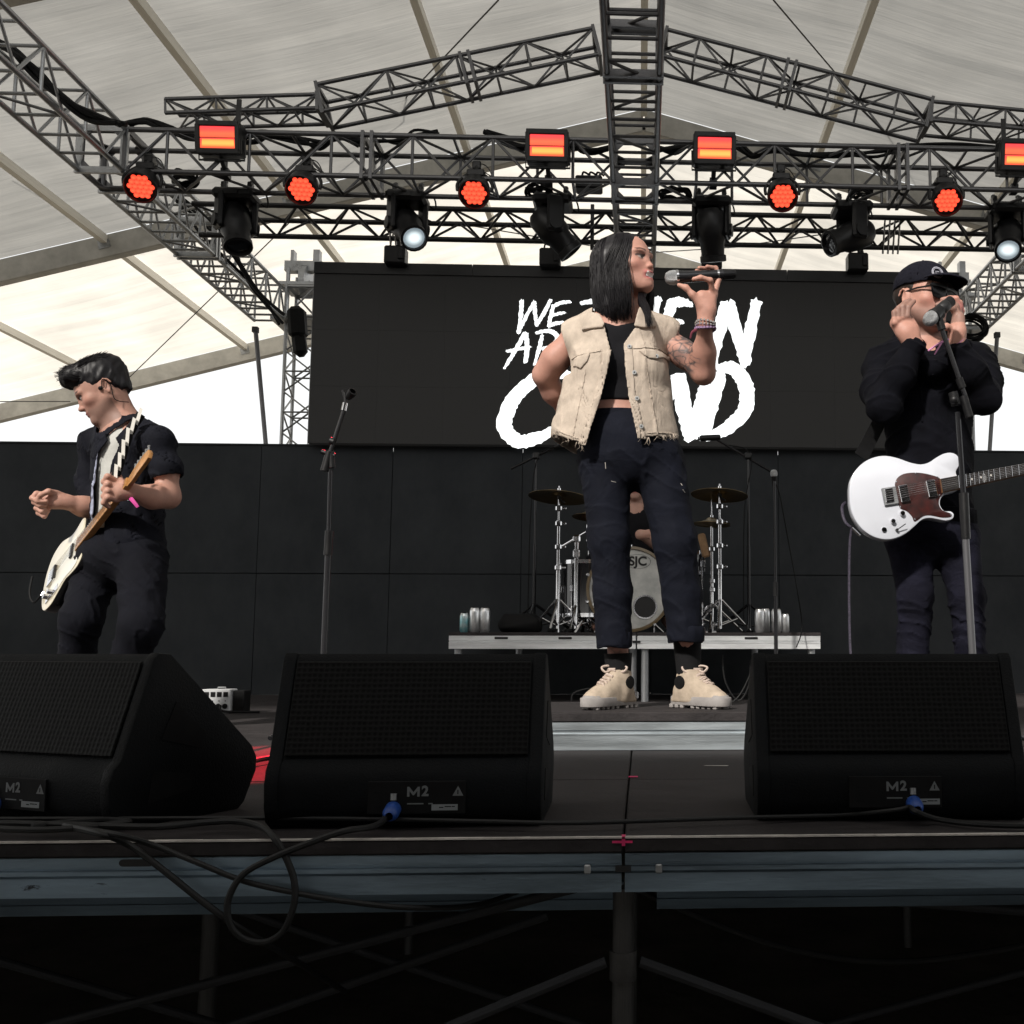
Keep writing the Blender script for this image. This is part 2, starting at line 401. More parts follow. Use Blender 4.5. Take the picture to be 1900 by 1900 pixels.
for k in range(4):
    y0, y1 = frames[k]+.05, frames[k+1]-.05
    for q in (0,2.45,4.9,7.35,9.8,12.2):
        for sg in ((1,) if q == 0 else (-1,1)):
            block('purlin', (sg*q, (y0+y1)/2, roofz(q)-.10), (.085,y1-y0-.04,.11), purlin_m, tent)
    for sg in (-1, 1):
        nx, ny = 70, 60; vs = []; fs = []
        for i in range(nx+1):
            x = EX*i/nx; bay = math.sin(math.pi*((x/2.45) % 1.0))
            for j in range(ny+1):
                t = j/ny; y = y0+(y1-y0)*t
                w = sum(a*math.sin(f*t*40+ph+x*g_) for a, f, ph, g_ in ((.010,1.0,k*2.1,.25),(.007,1.7,1.3+k,-.4),(.005,2.9,.7+sg,.3)))
                vs.append((sg*x, y, roofz(x)-.02-.05*bay*math.sin(math.pi*t)+w*math.sin(math.pi*t)**.5*(.4+.6*bay)))
        for i in range(nx):
            for j in range(ny):
                a = i*(ny+1)+j; fs.append([a, a+1, a+ny+2, a+ny+1])
        MB().add(vs, fs).build('roof_panel', fab if k == 3 else fab_shaded, tent, 180)
cable_m = mat('steel_wire', (.05,.05,.05), .5, .6)
for p, q in [(at(925,0,9.6),at(735,200,12.6)), (at(735,200,12.6),at(600,330,13.8)), (at(1435,0,9.6),at(1690,300,13.6)),
             (at(540,410,14.2),at(235,705,18.7)), (at(0,310,12),at(150,333,13.8)), (at(0,745,17),at(130,745,18.7)),
             (at(880,420,14.4),at(1180,470,18.6)), (at(1350,460,16.4),at(1560,430,14.2)), (at(1190,470,18.7),at(1420,455,14.4))]:
    rod('bracing_wire', p, q, .009, cable_m, tent, 6)
# end of the tent: gable posts far behind
for x in (-2.6, 2.4): block('gable_post', (x, 18.95, 2.9), (.13,.11,8.0), beam_m, tent)

# ---- added unseen canopy behind the camera, keeping light off the stage front
blocker = thing('added_light_canopy', (0, -6, -1.1), 'added dark canopy behind the camera, blocking light from the stage front', 'roof', kind='structure')
canopy_m = mat('light_block_cloth', (.03,.03,.032), .9, 0, .2, 4)
MB().box((0,-20.4,3.05), (56,40,.05)).build('light_block_sheet', canopy_m, blocker, 0)
for x in (-27.5, -12.5, 12.5, 27.5):
    for y in (-.6,-20.4,-40.2): block('post', (x,y,.96), (.15,.15,4.12), beam_m, blocker)

# ---- LED video wall with the brush lettering
SY = 7.80
p_tl, p_br = at(583,508,SY), at(1788,833,SY); zt = at(900,493,SY).z
scr = thing('video_screen', (0, SY+.05, p_br.z), 'wide dark LED video screen showing white brush lettering behind the singer', 'screen')
disp = bpy.data.materials.new('led_display'); disp.use_nodes = True; nt = disp.node_tree; n = nt.nodes; L = nt.links
b = n['Principled BSDF']; b.inputs['Base Color'].default_value = (.0095,.0094,.0092,1); b.inputs['Roughness'].default_value = .75
tc = n.new('ShaderNodeTexCoord'); wv = n.new('ShaderNodeTexWave'); wv.inputs['Scale'].default_value = 28; wv.bands_direction = 'X'; wv.inputs['Distortion'].default_value = .6
L.new(tc.outputs['Object'], wv.inputs[0]); mr = n.new('ShaderNodeMapRange'); mr.inputs[3].default_value = .004; mr.inputs[4].default_value = .009
L.new(wv.outputs[1], mr.inputs[0]); b.inputs['Emission Color'].default_value = (1,.96,.92,1); L.new(mr.outputs[0], b.inputs['Emission Strength'])
ncol, nrow = 10, 3
for i in range(ncol):
    for j in range(nrow):
        x0 = p_tl.x+(p_br.x-p_tl.x)*i/ncol; x1 = p_tl.x+(p_br.x-p_tl.x)*(i+1)/ncol
        z0 = p_br.z+(p_tl.z-p_br.z)*j/nrow; z1 = p_br.z+(p_tl.z-p_br.z)*(j+1)/nrow
        block('screen_module', ((x0+x1)/2, SY+.045, (z0+z1)/2), (x1-x0-.0015, .09, z1-z0-.0015), disp, scr)
xs_ = [p_tl.x, at(877,500,SY).x, at(1460,500,SY).x, p_br.x]
for a, b_ in zip(xs_[:-1], xs_[1:]): block('header_bar', ((a+b_)/2, SY+.04, (p_tl.z+zt)/2+.001), (b_-a-.006,.12,zt-p_tl.z), blackmetal, scr)
led_white = mat('led_white', (.8,.8,.8), .6, emit=(.96,1,1), estr=1.05)
def stroke(mb, pts, ws, rnd, rough=2.0, fray=6.0):
    """a brush stroke given in photo pixels, laid on the screen plane; ragged edges and frayed ends"""
    P = [Vector((x,y,0)) for x,y in pts]; wv_ = [Vector((w,0,0)) for w in ws]
    P = smooth_path(P, 10); wv_ = smooth_path(wv_, 10); Lf, Rt = [], []
    m = len(P)
    for j, p in enumerate(P):
        t = (P[min(j+1,m-1)]-P[max(j-1,0)]).normalized(); nn = Vector((-t.y,t.x,0)); w = wv_[j].x/2
        Lf.append(p+nn*(w+rnd.uniform(-rough,rough)*.5)); Rt.append(p-nn*(w+rnd.uniform(-rough,rough)*.5))
    def end(a, b, out):
        d = (b-a); return [a+d*(q/5)+out*(rnd.uniform(0,fray) if q % 2 else rnd.uniform(-fray*.3,fray*.3)) for q in range(1,5)]
    t1 = (P[-1]-P[-2]).normalized(); t0 = (P[0]-P[1]).normalized()
    e1 = end(Lf[-1], Rt[-1], t1); e0 = end(Rt[0], Lf[0], t0)
    # strip faces keep concave letters sound
    n0 = len(mb.v); vs = []
    for a, c in zip(Lf, Rt): vs += [a, c]
    k1 = len(vs); vs += e1; k0 = len(vs); vs += e0
    W3 = [at(v.x, v.y, SY-.0025) for v in vs]; fs = [[2*j,2*j+1,2*j+3,2*j+2] for j in range(m-1)]
    fs.append([2*(m-1)] + [2*(m-1)+1] + list(range(k1,k1+4))[::-1]); fs.append([1,0]+list(range(k0,k0+4))[::-1])
    mb.add(W3, fs)
LET = {
 'W': [([(968,558),(966,590),(962,618)],[8,8,7]), ([(962,616),(975,590),(990,562)],[6,7,5]), ([(991,560),(993,585),(996,605)],[8,7,6]), ([(996,604),(1010,580),(1022,556)],[6,7,6])],
 'E': [([(1027,566),(1021,590),(1018,606)],[7,7,6]), ([(1026,569),(1040,562),(1057,560)],[6,7,5]), ([(1023,586),(1036,582),(1048,580)],[5,6,4]), ([(1018,605),(1032,600),(1046,598)],[6,7,5])],
 'A': [([(974,618),(955,652),(936,683)],[7,8,5]), ([(976,618),(978,645),(975,672)],[8,9,7]), ([(940,652),(960,648),(984,643)],[5,6,4])],
 'R': [([(1006,622),(1000,648),(992,676)],[7,7,5]), ([(994,618),(1018,614),(1034,624),(1026,640),(1006,648)],[5,8,9,7,5]), ([(1008,646),(1022,662),(1036,678)],[6,8,5])],
 'E2': [([(1056,620),(1052,645),(1046,668)],[7,7,6]), ([(1056,622),(1072,618),(1086,615)],[6,7,4]), ([(1052,643),(1064,640),(1076,638)],[5,6,4]), ([(1047,667),(1062,664),(1078,660)],[6,7,5])],
 'T': [([(1078,563),(1105,558),(1135,556)],[7,9,6]), ([(1108,562),(1102,600),(1094,640)],[9,9,7])],
 'H': [([(1160,556),(1150,600),(1138,645)],[12,12,9]), ([(1222,553),(1210,600),(1196,646)],[14,13,10]), ([(1150,604),(1175,598),(1205,594)],[9,10,8])],
 'E3': [([(1246,564),(1236,600),(1224,642)],[22,18,14]), ([(1240,562),(1262,560),(1284,565)],[12,19,8]), ([(1236,600),(1254,597),(1268,598)],[12,12,6]), ([(1226,642),(1246,640),(1262,637)],[12,12,7])],
 'I': [([(1318,572),(1304,625),(1290,678)],[24,22,18])],
 'N': [([(1350,562),(1336,610),(1318,680)],[26,24,20]), ([(1350,562),(1368,618),(1384,674)],[26,24,22]), ([(1404,558),(1392,615),(1382,676)],[20,22,18])],
 'C': [([(1062,700),(1030,690),(990,705),(950,745),(936,790),(960,818),(1000,812),(1040,788)],[16,22,24,27,28,26,22,12])],
 'R2': [([(1072,694),(1058,750),(1038,820)],[22,22,16]), ([(1070,700),(1105,694),(1112,730),(1072,760)],[18,22,22,16]), ([(1075,758),(1095,790),(1110,822)],[18,20,14])],
 'O': [([(1170,694),(1130,740),(1128,800),(1160,818),(1192,775),(1198,715),(1172,694)],[22,24,24,24,24,24,22])],
 'W2': [([(1222,690),(1216,750),(1212,808)],[20,20,18]), ([(1212,806),(1232,760),(1252,705)],[16,18,16]), ([(1258,694),(1268,752),(1284,812)],[28,30,30]), ([(1282,812),(1297,765),(1310,712)],[24,26,22])],
 'D': [([(1336,694),(1322,750),(1306,812)],[24,24,20]), ([(1330,686),(1360,684),(1384,716),(1382,760),(1350,794),(1308,812)],[18,26,28,28,24,14])],
}
rnd = random.Random(11); k_ = 0
for key, strokes in LET.items():
    mb = MB()
    for pts, ws in strokes:
        stroke(mb, pts, ws, rnd, 1.6 if max(ws) < 14 else 3.2, 4 if max(ws) < 14 else 9)
    # each stroke a hair nearer so that no two faces share a plane
    nv = 0
    mb2 = MB()
    for pts, ws in strokes: pass
    me = mb.mesh('letter', led_white, 0)
    o = link(bpy.data.objects.new('letter', me), scr)
    bmx = bmesh.new(); bmx.from_mesh(me); bmx.verts.ensure_lookup_table()
    seen = set(); c = 0
    for v in bmx.verts:
        if v.index in seen: continue
        st = [v]; seen.add(v.index); comp = []
        while st:
            u = st.pop(); comp.append(u)
            for e in u.link_edges:
                w_ = e.other_vert(u)
                if w_.index not in seen: seen.add(w_.index); st.append(w_)
        for u in comp: u.co.y -= .0006*c
        c += 1
    bmx.to_mesh(me); bmx.free()
# ================================================================== stage roof trusses
def truss(name, label, p0, p1, w, h, m, cells, rc=.0175, rb=.0096, joints=(0.0,1.0), up=(0,0,1), group='aluminium box trusses of the stage roof', ladder=False, cat='truss', frame_m=None):
    p0, p1 = Vector(p0), Vector(p1); ax = (p1-p0); L = ax.length; ax.normalize()
    v = Vector(up).cross(ax).normalized(); u = ax.cross(v)
    t = thing(name, p0, label, cat, group)
    C = {(a,b): (v*(a*w/2)+u*(b*h/2)) for a in (-1,1) for b in (-1,1)}
    for k, off in C.items(): rod('main_chord', p0+off, p1+off, rc, m, t, 12)
    fm = frame_m or m
    for j in joints:                                    # end frames where truss lengths are bolted together
        c = p0+ax*(L*j); B = Matrix((v, u, ax)).transposed()
        for dz in ((0,) if j in (0.0,1.0) else (-.03,.03)):
            for s_ in (-1,1):
                block('end_frame', c+ax*dz+v*(s_*w/2), (rc*2.6,h+rc*2.6,.022), fm, t, B)
                block('end_frame', c+ax*dz+u*(s_*h/2), (w-rc*2.6,rc*2.5,.022), fm, t, B)
    faces = [((-1,-1),(-1,1)), ((1,-1),(1,1)), ((-1,-1),(1,-1)), ((-1,1),(1,1))]
    for fi, (a, b) in enumerate(faces):
        for i in range(cells):
            s0, s1 = L*i/cells, L*(i+1)/cells
            if any(abs(i/cells-j) < .2/cells and 0 < j < 1 for j in joints): pass
            A, Bq = C[a], C[b]
            if (i+fi) % 2: A, Bq = Bq, A
            rail = fi >= 2 and ladder
            if not rail or i % 4 == 1: rod('brace', p0+ax*s0+A, p0+ax*s1+Bq, rb, m, t, 8)
            if rail or i % 2 == fi % 2: rod('brace', p0+ax*s1+C[a], p0+ax*s1+C[b], rb*1.12, m, t, 8)
    return t
TW = .29; GZ = 3.635                                    # truss size and centre height of the roof grid
CY = 6.80
XL, XR, XC = -3.585, 3.245, -.06
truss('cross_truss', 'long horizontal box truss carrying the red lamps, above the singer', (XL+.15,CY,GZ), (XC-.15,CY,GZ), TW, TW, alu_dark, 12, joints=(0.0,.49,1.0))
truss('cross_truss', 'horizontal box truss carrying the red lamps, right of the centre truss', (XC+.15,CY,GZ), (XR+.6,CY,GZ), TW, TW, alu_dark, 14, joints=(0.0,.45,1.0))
def corner(name, label, x, y):
    t = thing(name, (x,y,GZ-.15), label, 'truss block', 'corner blocks where the roof trusses meet')
    h = .15
    for s in (-1,1):                                    # a welded cube of plates with holes and edge tubes
        for k in range(3):
            d = Vector([.012 if i == k else .0 for i in range(3)])
            for sa in (-1,1):
                for sb in (-1,1):
                    o = [i for i in range(3) if i != k]
                    P = [(h*.98*sa, h*.98*sb), (h*.30*sa, h*.98*sb), (h*.98*sa, h*.30*sb)]
                    vs = []
                    for dz in (-.004,.004):
                        for (a,b) in P:
                            c = [0,0,0]; c[k] = s*h+dz; c[o[0]] = a; c[o[1]] = b; vs.append(Vector((x,y,GZ))+Vector(c))
                    MB().add(vs, [[0,1,2],[5,4,3],[0,3,4,1],[1,4,5,2],[2,5,3,0]]).build('gusset_plate', alu_dark, t, 0)
    for k in range(3):
        for sa in (-1,1):
            for sb in (-1,1):
                o = [i for i in range(3) if i != k]; p = [0,0,0]; q = [0,0,0]; p[k] = -h; q[k] = h
                p[o[0]] = q[o[0]] = sa*(h-.012); p[o[1]] = q[o[1]] = sb*(h-.012)
                rod('edge_tube', Vector((x,y,GZ))+Vector(p), Vector((x,y,GZ))+Vector(q), .02, alu_dark, t, 8)
    return t
corner('corner_block', 'welded truss block where the left side truss meets the cross truss', XL, CY)
corner('corner_block', 'welded truss block at the middle of the cross truss above the singer', XC, CY)
truss('side_truss', 'left roof truss running overhead towards the audience', (XL,3.6,GZ), (XL,CY-.15,GZ), TW, TW, alu, 13, ladder=True, joints=(1.0,))
truss('side_truss', 'left roof truss running back to the tower beside the screen', (XL,CY+.15,GZ), (XL,9.75,GZ), TW, TW, alu, 16, ladder=True, joints=(0.0,.42))
truss('side_truss', 'right roof truss running back behind the man in the cap', (XR,CY+.15,GZ), (XR,9.75,GZ), TW, TW, alu, 16, ladder=True, joints=(0.0,.42))
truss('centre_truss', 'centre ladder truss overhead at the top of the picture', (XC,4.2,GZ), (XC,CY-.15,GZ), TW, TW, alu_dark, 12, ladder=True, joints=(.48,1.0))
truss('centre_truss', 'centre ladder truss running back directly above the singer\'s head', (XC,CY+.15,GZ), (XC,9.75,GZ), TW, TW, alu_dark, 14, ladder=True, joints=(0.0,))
truss('rear_cross_truss', 'rear horizontal truss between the two towers behind the screen', (XL+.2,9.75,GZ), (XR-.2,9.75,GZ), TW, TW, alu, 24, joints=(0.0,.5,1.0))
# gable rafters above the cross truss
RY = 6.98
def rafter_truss(name, label, a, b, cells):
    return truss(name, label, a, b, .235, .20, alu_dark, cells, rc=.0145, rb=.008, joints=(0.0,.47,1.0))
ra, rb_ = at(1108,94,RY), at(602,198,RY)
rafter_truss('rafter_truss', 'left gable truss sloping up towards the centre truss', ra, rb_, 8)
rafter_truss('rafter_truss', 'right gable truss sloping up towards the centre truss', at(1230,96,RY), at(1716,224,RY), 8)
truss('rafter_truss', 'short gable truss end lying above the left lamp', at(598,203,RY), at(320,212,RY), .22, .10, alu_dark, 6, rc=.014, rb=.0075, joints=(0.0,))
truss('rafter_truss', 'short gable truss end lying above the rightmost lamp', at(1720,220,RY), at(1990,246,RY), .22, .14, alu_dark, 6, rc=.014, rb=.0075, joints=(0.0,))
# black triangular truss that holds the screen
BY = 7.7
def tri_truss(p0, p1, cells):
    t = thing('screen_truss', p0, 'black three-chord truss spanning above the video screen', 'truss')
    p0, p1 = Vector(p0), Vector(p1); d = p1-p0
    off = [Vector((0,0,0)), Vector((0,.15,.19)), Vector((0,-.15,.18))]
    for o in off: rod('main_chord', p0+o, p1+o, .020, blackmetal, t, 12)
    for (a, b) in ((0,1),(0,2),(1,2)):
        for i in range(cells):
            A, B = (off[a], off[b]) if i % 2 else (off[b], off[a])
            rod('brace', p0+d*(i/cells)+A, p0+d*((i+1)/cells)+B, .0095, blackmetal, t, 8)
    for q in (.22,.80):
        for k in range(4): 
            o = p0+d*(q+.006*k)
            rod('hook', o+Vector((0,-.12,.2)), o+Vector((0,-.02,-.06)), .008, chrome, t, 8)
    return t
tri_truss((XL+.2,BY,3.49), (XR-.05,BY,3.49), 34)
block_m = blackmetal
tt = thing('hanging_bar', at(1099,445,BY-.02), 'short black bar hanging from the screen truss left of the singer', 'bar')
block('bar', (at(1099,400,BY-.02)+at(1099,443,BY-.02))/2, (.028,.028,.36), blackmetal, tt)

# ---- towers behind the wall
def tower(name, label, x, y, lean=0):
    t = thing(name, (x,y,-1.1), label, 'tower', 'truss towers behind the back wall')
    h = .13
    for a in (-1,1):
        for b in (-1,1): rod('main_chord', (x+a*h,y+b*h,-1.1), (x+a*h,y+b*h,3.42), .018, alu, t, 10)
    n = 22
    for i in range(n):
        z0, z1 = -1.0+4.4*i/n, -1.0+4.4*(i+1)/n
        for (a0,b0,a1,b1) in ((-1,-1,1,-1),(1,-1,1,1),(1,1,-1,1),(-1,1,-1,-1)):
            s = 1 if i % 2 else -1
            p, q = ((a0,b0),(a1,b1)) if s > 0 else ((a1,b1),(a0,b0))
            rod('brace', (x+p[0]*h,y+p[1]*h,z0), (x+q[0]*h,y+q[1]*h,z1), .009, alu, t, 6)
            if i % 2: rod('brace', (x+a0*h,y+b0*h,z1), (x+a1*h,y+b1*h,z1), .009, alu, t, 6)
    # sleeve block and head with pulley
    MB().box((x,y,3.50),(.50,.46,.04)).build('sleeve_plate', alu, t, 0); MB().box((x,y,3.86),(.40,.36,.03)).build('sleeve_plate', alu, t, 0)
    for a in (-1,1):
        for b in (-1,1): rod('head_post', (x+a*h,y+b*h,3.42), (x+a*h,y+b*h,4.02), .02, alu, t, 8)
    MB().box((x-.02,y,4.08),(.36,.10,.10)).box((x+.10,y,4.17),(.06,.08,.16)).box((x-.13,y,4.17),(.03,.09,.14)).build('tower_head', alu, t, 0)
    MB().lathe([(.02,-.03),(.16,-.03),(.16,.03),(.02,.03)],(x,y,3.93),(1,0,0),16).build('pulley', alu, t)
    return t
tower('truss_tower', 'aluminium truss tower left of the video screen', XL+.28, 9.9)
tower('truss_tower', 'aluminium truss tower behind the man in the cap', XR-.12, 9.9)
pr = thing('raking_prop', at(500,826,9.4), 'thin steel prop rising beside the left tower', 'prop'); rod('pole', at(500,900,9.4), at(474,610,9.4), .02, alu_dark, pr)
MB().box(at(474,612,9.4),(.05,.05,.05)).build('clamp', blackmetal, pr)
pr = thing('raking_prop', at(1838,800,9.4), 'thin steel prop rising right of the man in the cap', 'prop'); rod('pole', at(1836,840,9.4), at(1850,625,9.4), .02, alu_dark, pr)
MB().box(at(1850,622,9.4),(.05,.05,.05)).build('clamp', blackmetal, pr)
dr = thing('rolled_cable_bag', at(553,615,9.2), 'black cable bag hanging on the left tower', 'bag')
MB().box(at(552,600,9.2),(.15,.16,.30),Matrix.Rotation(R(-6),3,'Y'),bev=.04).box(at(556,640,9.2),(.12,.12,.22),Matrix.Rotation(R(-9),3,'Y'),bev=.04).build('bag_body', rubber, dr)
dr = thing('rolled_cable_bag', at(1800,620,9.2), 'black cable coil hanging on the right tower', 'bag')

for k in range(7):
    cc = at(1806,606,9.2)+Vector((.02*math.sin(k*2.1),.015*k,.02*math.cos(k*1.7))); rr = .10+.012*(k%3)
    MB().tube(smooth_path([cc+Vector((rr*1.2*math.cos(a),.02*math.sin(2*a+k),rr*math.sin(a))) for a in [2*math.pi*i/10 for i in range(11)]],4),.012,6).build('loop', rubber, dr)

# ================================================================== lamps
em_red = mat('red_led_panel', (.5,.02,.02), .4, emit=(1,.085,.068), estr=1.0)
def led_gradient(m, stops, radial=False):
    nt = m.node_tree; n = nt.nodes; L = nt.links; tc = n.new('ShaderNodeTexCoord'); rp = n.new('ShaderNodeValToRGB')
    if radial:
        vm_ = n.new('ShaderNodeVectorMath'); vm_.operation = 'DISTANCE'; vm_.inputs[1].default_value = (.5,.5,.5); L.new(tc.outputs['Generated'], vm_.inputs[0]); L.new(vm_.outputs['Value'], rp.inputs[0])
    else:
        sp = n.new('ShaderNodeSeparateXYZ'); L.new(tc.outputs['Generated'], sp.inputs[0]); L.new(sp.outputs[2], rp.inputs[0])
    for i, (p_, c_) in enumerate(stops):
        e_ = rp.color_ramp.elements[i] if i < 2 else rp.color_ramp.elements.new(p_)
        e_.position = p_; e_.color = (*c_, 1)
    L.new(rp.outputs[0], n['Principled BSDF'].inputs['Emission Color'])
em_amb = mat('amber_led_tubes', (.5,.1,.02), .4, emit=(1,.40,.08), estr=1.05)
em_cell = mat('red_led_lens', (.5,.05,.02), .3, emit=(1,.12,.065), estr=1.25)
em_lens = mat('lit_white_lens', (.6,.65,.65), .2, emit=(.86,.97,1), estr=1.0)
led_gradient(em_red, [(0,(1,.12,.05)),(1,(1,.06,.075)),(.35,(1,.16,.06)),(.7,(1,.07,.06))])
led_gradient(em_amb, [(0,(1,.22,.05)),(1,(1,.20,.045)),(.35,(1,.50,.10)),(.65,(1,.46,.09))])
led_gradient(em_cell, [(0,(1,.30,.14)),(1,(.55,.02,.012)),(.30,(1,.14,.06)),(.55,(.85,.05,.025))], True)
led_gradient(em_lens, [(0,(.95,1,1)),(1,(.05,.06,.07)),(.22,(.80,.92,.95)),(.48,(.20,.25,.28))], True)
glass = mat('dark_lens_glass', (.01,.011,.013), .08, 0, spec=.8)
FLOODS = [(404,255,'red and amber flood lamp at the left end of the cross truss',.0), (1015,270,'red and amber flood lamp just left of the centre truss',0), (1326,275,'red and amber flood lamp just right of the centre truss',0), (1894,287,'red and amber flood lamp cut by the right edge of the picture',0)]
def flood(px, py, label):
    c = at(px, py, CY-.26); w, h = .285, .215
    t = thing('flood_lamp', c, label, 'lamp', 'red and amber flood lamps on the cross truss')
    tilt = Matrix.Rotation(R(10),3,'X')                 # leans its face down to the audience
    def P(x,y,z): return c + tilt @ Vector((x,y,z))
    MB().box(P(0,.06,0),(w,.11,h),tilt,bev=.012).build('housing', blackplastic, t)
    for (z, hh, d) in ((.088,.034,.03),(-.09,.036,.03)): MB().box(P(0,-.006,z),(w-.01,.022,hh),tilt,bev=.004).build('bezel', blackplastic, t)
    for s in (-1,1): MB().box(P(s*.128,-.006,0),(.03,.022,h-.05),tilt,bev=.004).build('bezel', blackplastic, t)
    MB().box(P(0,-.002,.034),(.226,.012,.072),tilt,bev=.004).build('red_panel', em_red, t)
    am = MB().box(P(0,-.002,-.039),(.226,.012,.068),tilt,bev=.004).build('lower_panel', em_red, t)
    MB().box(P(.004,-.0095,-.037),(.206,.006,.048),tilt,bev=.003).build('amber_tube', em_amb, am)
    MB().box(P(.0,-.0085,-.004),(.226,.004,.003),tilt).build('divider', blackplastic, t)
    MB().tube([P(-.148,.06,0),P(-.148,.06,-.128),P(.148,.06,-.128),P(.148,.06,0)],.007,6).build('yoke', blackmetal, t)
    MB().box(P(0,.06,-.128),(.24,.03,.012),tilt).cyl(P(0,.06,-.13),P(0,.13,-.20),.016).box(P(0,.12,-.20),(.05,.06,.06)).build('clamp', blackmetal, t)
    return t
for f in FLOODS: flood(*f[:3])
PARS = [(262,345,'round red LED lamp hanging at the left corner of the cross truss'), (560,350,'round red LED lamp second from the left on the cross truss'), (880,357,'round red LED lamp hanging between the left tower and the centre truss, above the lettering'), (1452,363,'round orange-red LED lamp hanging right of the centre truss'), (1757,371,'round red LED lamp hanging above the man in the cap')]
def par(px, py, label, spread):
    c = at(px, py, CY-.19); t = thing('led_lamp', c+Vector((0,0,.13)), label, 'lamp', 'round LED lamps under the cross truss')
    ax = Vector((spread, -1, -.95)).normalized(); B = basis(ax)
    o = c - ax*.02
    MB().lathe([(.02,-.12),(.07,-.115),(.098,-.06),(.104,.0),(.104,.055),(.098,.06),(.094,.045),(.092,.01)],o,ax,28).build('housing', blackplastic, t)
    fr = MB().lathe([(.0,.032),(.094,.032)],o,ax,28).build('face_plate', blackmetal, t)
    r = .019; k = 0
    for q in range(-2,3):
        for s in range(-2,3):
            if abs(q+s) <= 2:
                x, y = r*1.72*(q+s*.5)*1.02, r*1.5*s*1.02
                MB().lathe([(0,.044),(.012,.043),(.0175,.036),(.0182,.030)], o+B @ Vector((x,y,0)), ax, 10).build('led_lens', em_cell, fr)
    side = ax.cross(Vector((0,0,1))).normalized(); top = c+Vector((0,.06,.155))
    MB().tube(smooth_path([o+side*.112, o+side*.112+Vector((0,.01,.06)), top+side*.05, top-side*.05, o-side*.112+Vector((0,.01,.06)), o-side*.112],5),.011,6).build('yoke', blackmetal, t)
    MB().box(top,(.12,.07,.05),bev=.008).cyl(top,top+Vector((0,.03,.09)),.02).box(top+Vector((0,.03,.07)),(.06,.06,.06),bev=.008).build('clamp', blackmetal, t)
    MB().tube(smooth_path([top+Vector((.05,0,.02)),top+Vector((.10,.02,.0)),top+Vector((.06,.04,.08)),top+Vector((-.02,.05,.11))],6),.004,5).build('safety_cable', blackmetal, t)
    return t, o, ax
for i, (px,py,lb_) in enumerate(PARS):
    t, o, ax = par(px,py,lb_,(1190-px)/5200)
    if i == 2:                                           # its red beam falls on the deck between the two left monitors
        lt = bpy.data.lights.new('led_beam', 'SPOT'); lt.energy = 3200; lt.color = (1,.025,.05); lt.spot_size = R(10); lt.spot_blend = .25; lt.shadow_soft_size = .03
        lo = link(bpy.data.objects.new('led_beam', lt)); p0 = o+ax*.08; tgt = at(462,1404,3.2); tgt.z = 0
        lo.matrix_basis = Matrix.Translation(p0) @ (p0-tgt).to_track_quat('Z','Y').to_matrix().to_4x4()
# moving heads: base, yoke arms, head with lens
HEADS = [(440,362,(.28,-.35,-1),'black moving head lamp at the left tipped down to the right',False),
         (757,366,(.45,-.7,-.75),'black moving head lamp with a lit white lens above the screen',True),
         (1026,372,(.55,.15,-.62),'black moving head lamp left of the centre truss turned sideways',False),
         (1320,376,(.10,.4,-1),'black moving head lamp right of the centre truss pointing down',False),
         (1580,385,(-.75,-.25,-.35),'black moving head lamp right of the screen centre turned sideways to the left',False),
         (1868,388,(-.28,-.75,-.85),'black moving head lamp with a lit white lens at the right edge',True)]
def moving_head(px, py, d, label, lit):
    top = at(px, py, CY+.17); t = thing('moving_head_lamp', top, label, 'lamp', 'moving head lamps under the cross truss')
    d = Vector(d).normalized()
    MB().box(top+Vector((0,0,-.02)),(.27,.22,.075),bev=.02).box(top+Vector((0,-.112,-.02)),(.09,.008,.035)).build('base', blackplastic, t)
    for s in (-.09,.09): MB().box(top+Vector((s,0,.05)),(.03,.06,.08),bev=.006).cyl(top+Vector((s,-.02,.06)),top+Vector((s,.02,.10)),.018).build('clamp', blackmetal, t)
    side = Vector((d.y,-d.x,0)); side = side.normalized() if side.length > .05 else Vector((1,0,0))
    c = top+Vector((0,0,-.215))
    for s in (-1,1):
        a = top+Vector((0,0,-.06))+side*(s*.075); b = c+side*(s*.128)
        B = basis(b-a, side)
        MB().box((a+b)/2+side*(s*.012),(.040,.12,(b-a).length+.10),Matrix((side,Vector((0,0,1)).cross(side),Vector((0,0,1)))).transposed(),bev=.015).build('yoke_arm', blackplastic, t)
    MB().cyl(c+side*.15,c-side*.15,.045,n=16).build('tilt_axle', blackplastic, t)
    hd = MB().lathe([(.0,-.165),(.07,-.16),(.102,-.12),(.108,-.02),(.104,.05),(.088,.075),(.082,.16),(.094,.165),(.094,.205),(.078,.21),(.074,.19)],c,d,20).build('head', blackplastic, t)
    MB().lathe([(.0,.198),(.05,.196),(.074,.19)],c,d,20).build('lens', em_lens if lit else glass, hd)
    MB().tube(smooth_path([top+Vector((.1,.08,0)),top+Vector((.17,.1,-.04)),top+Vector((.15,.12,.06)),top+Vector((.05,.12,.1))],6),.006,6).build('power_cable', rubber, t)
    return t
for h in HEADS: moving_head(*h)
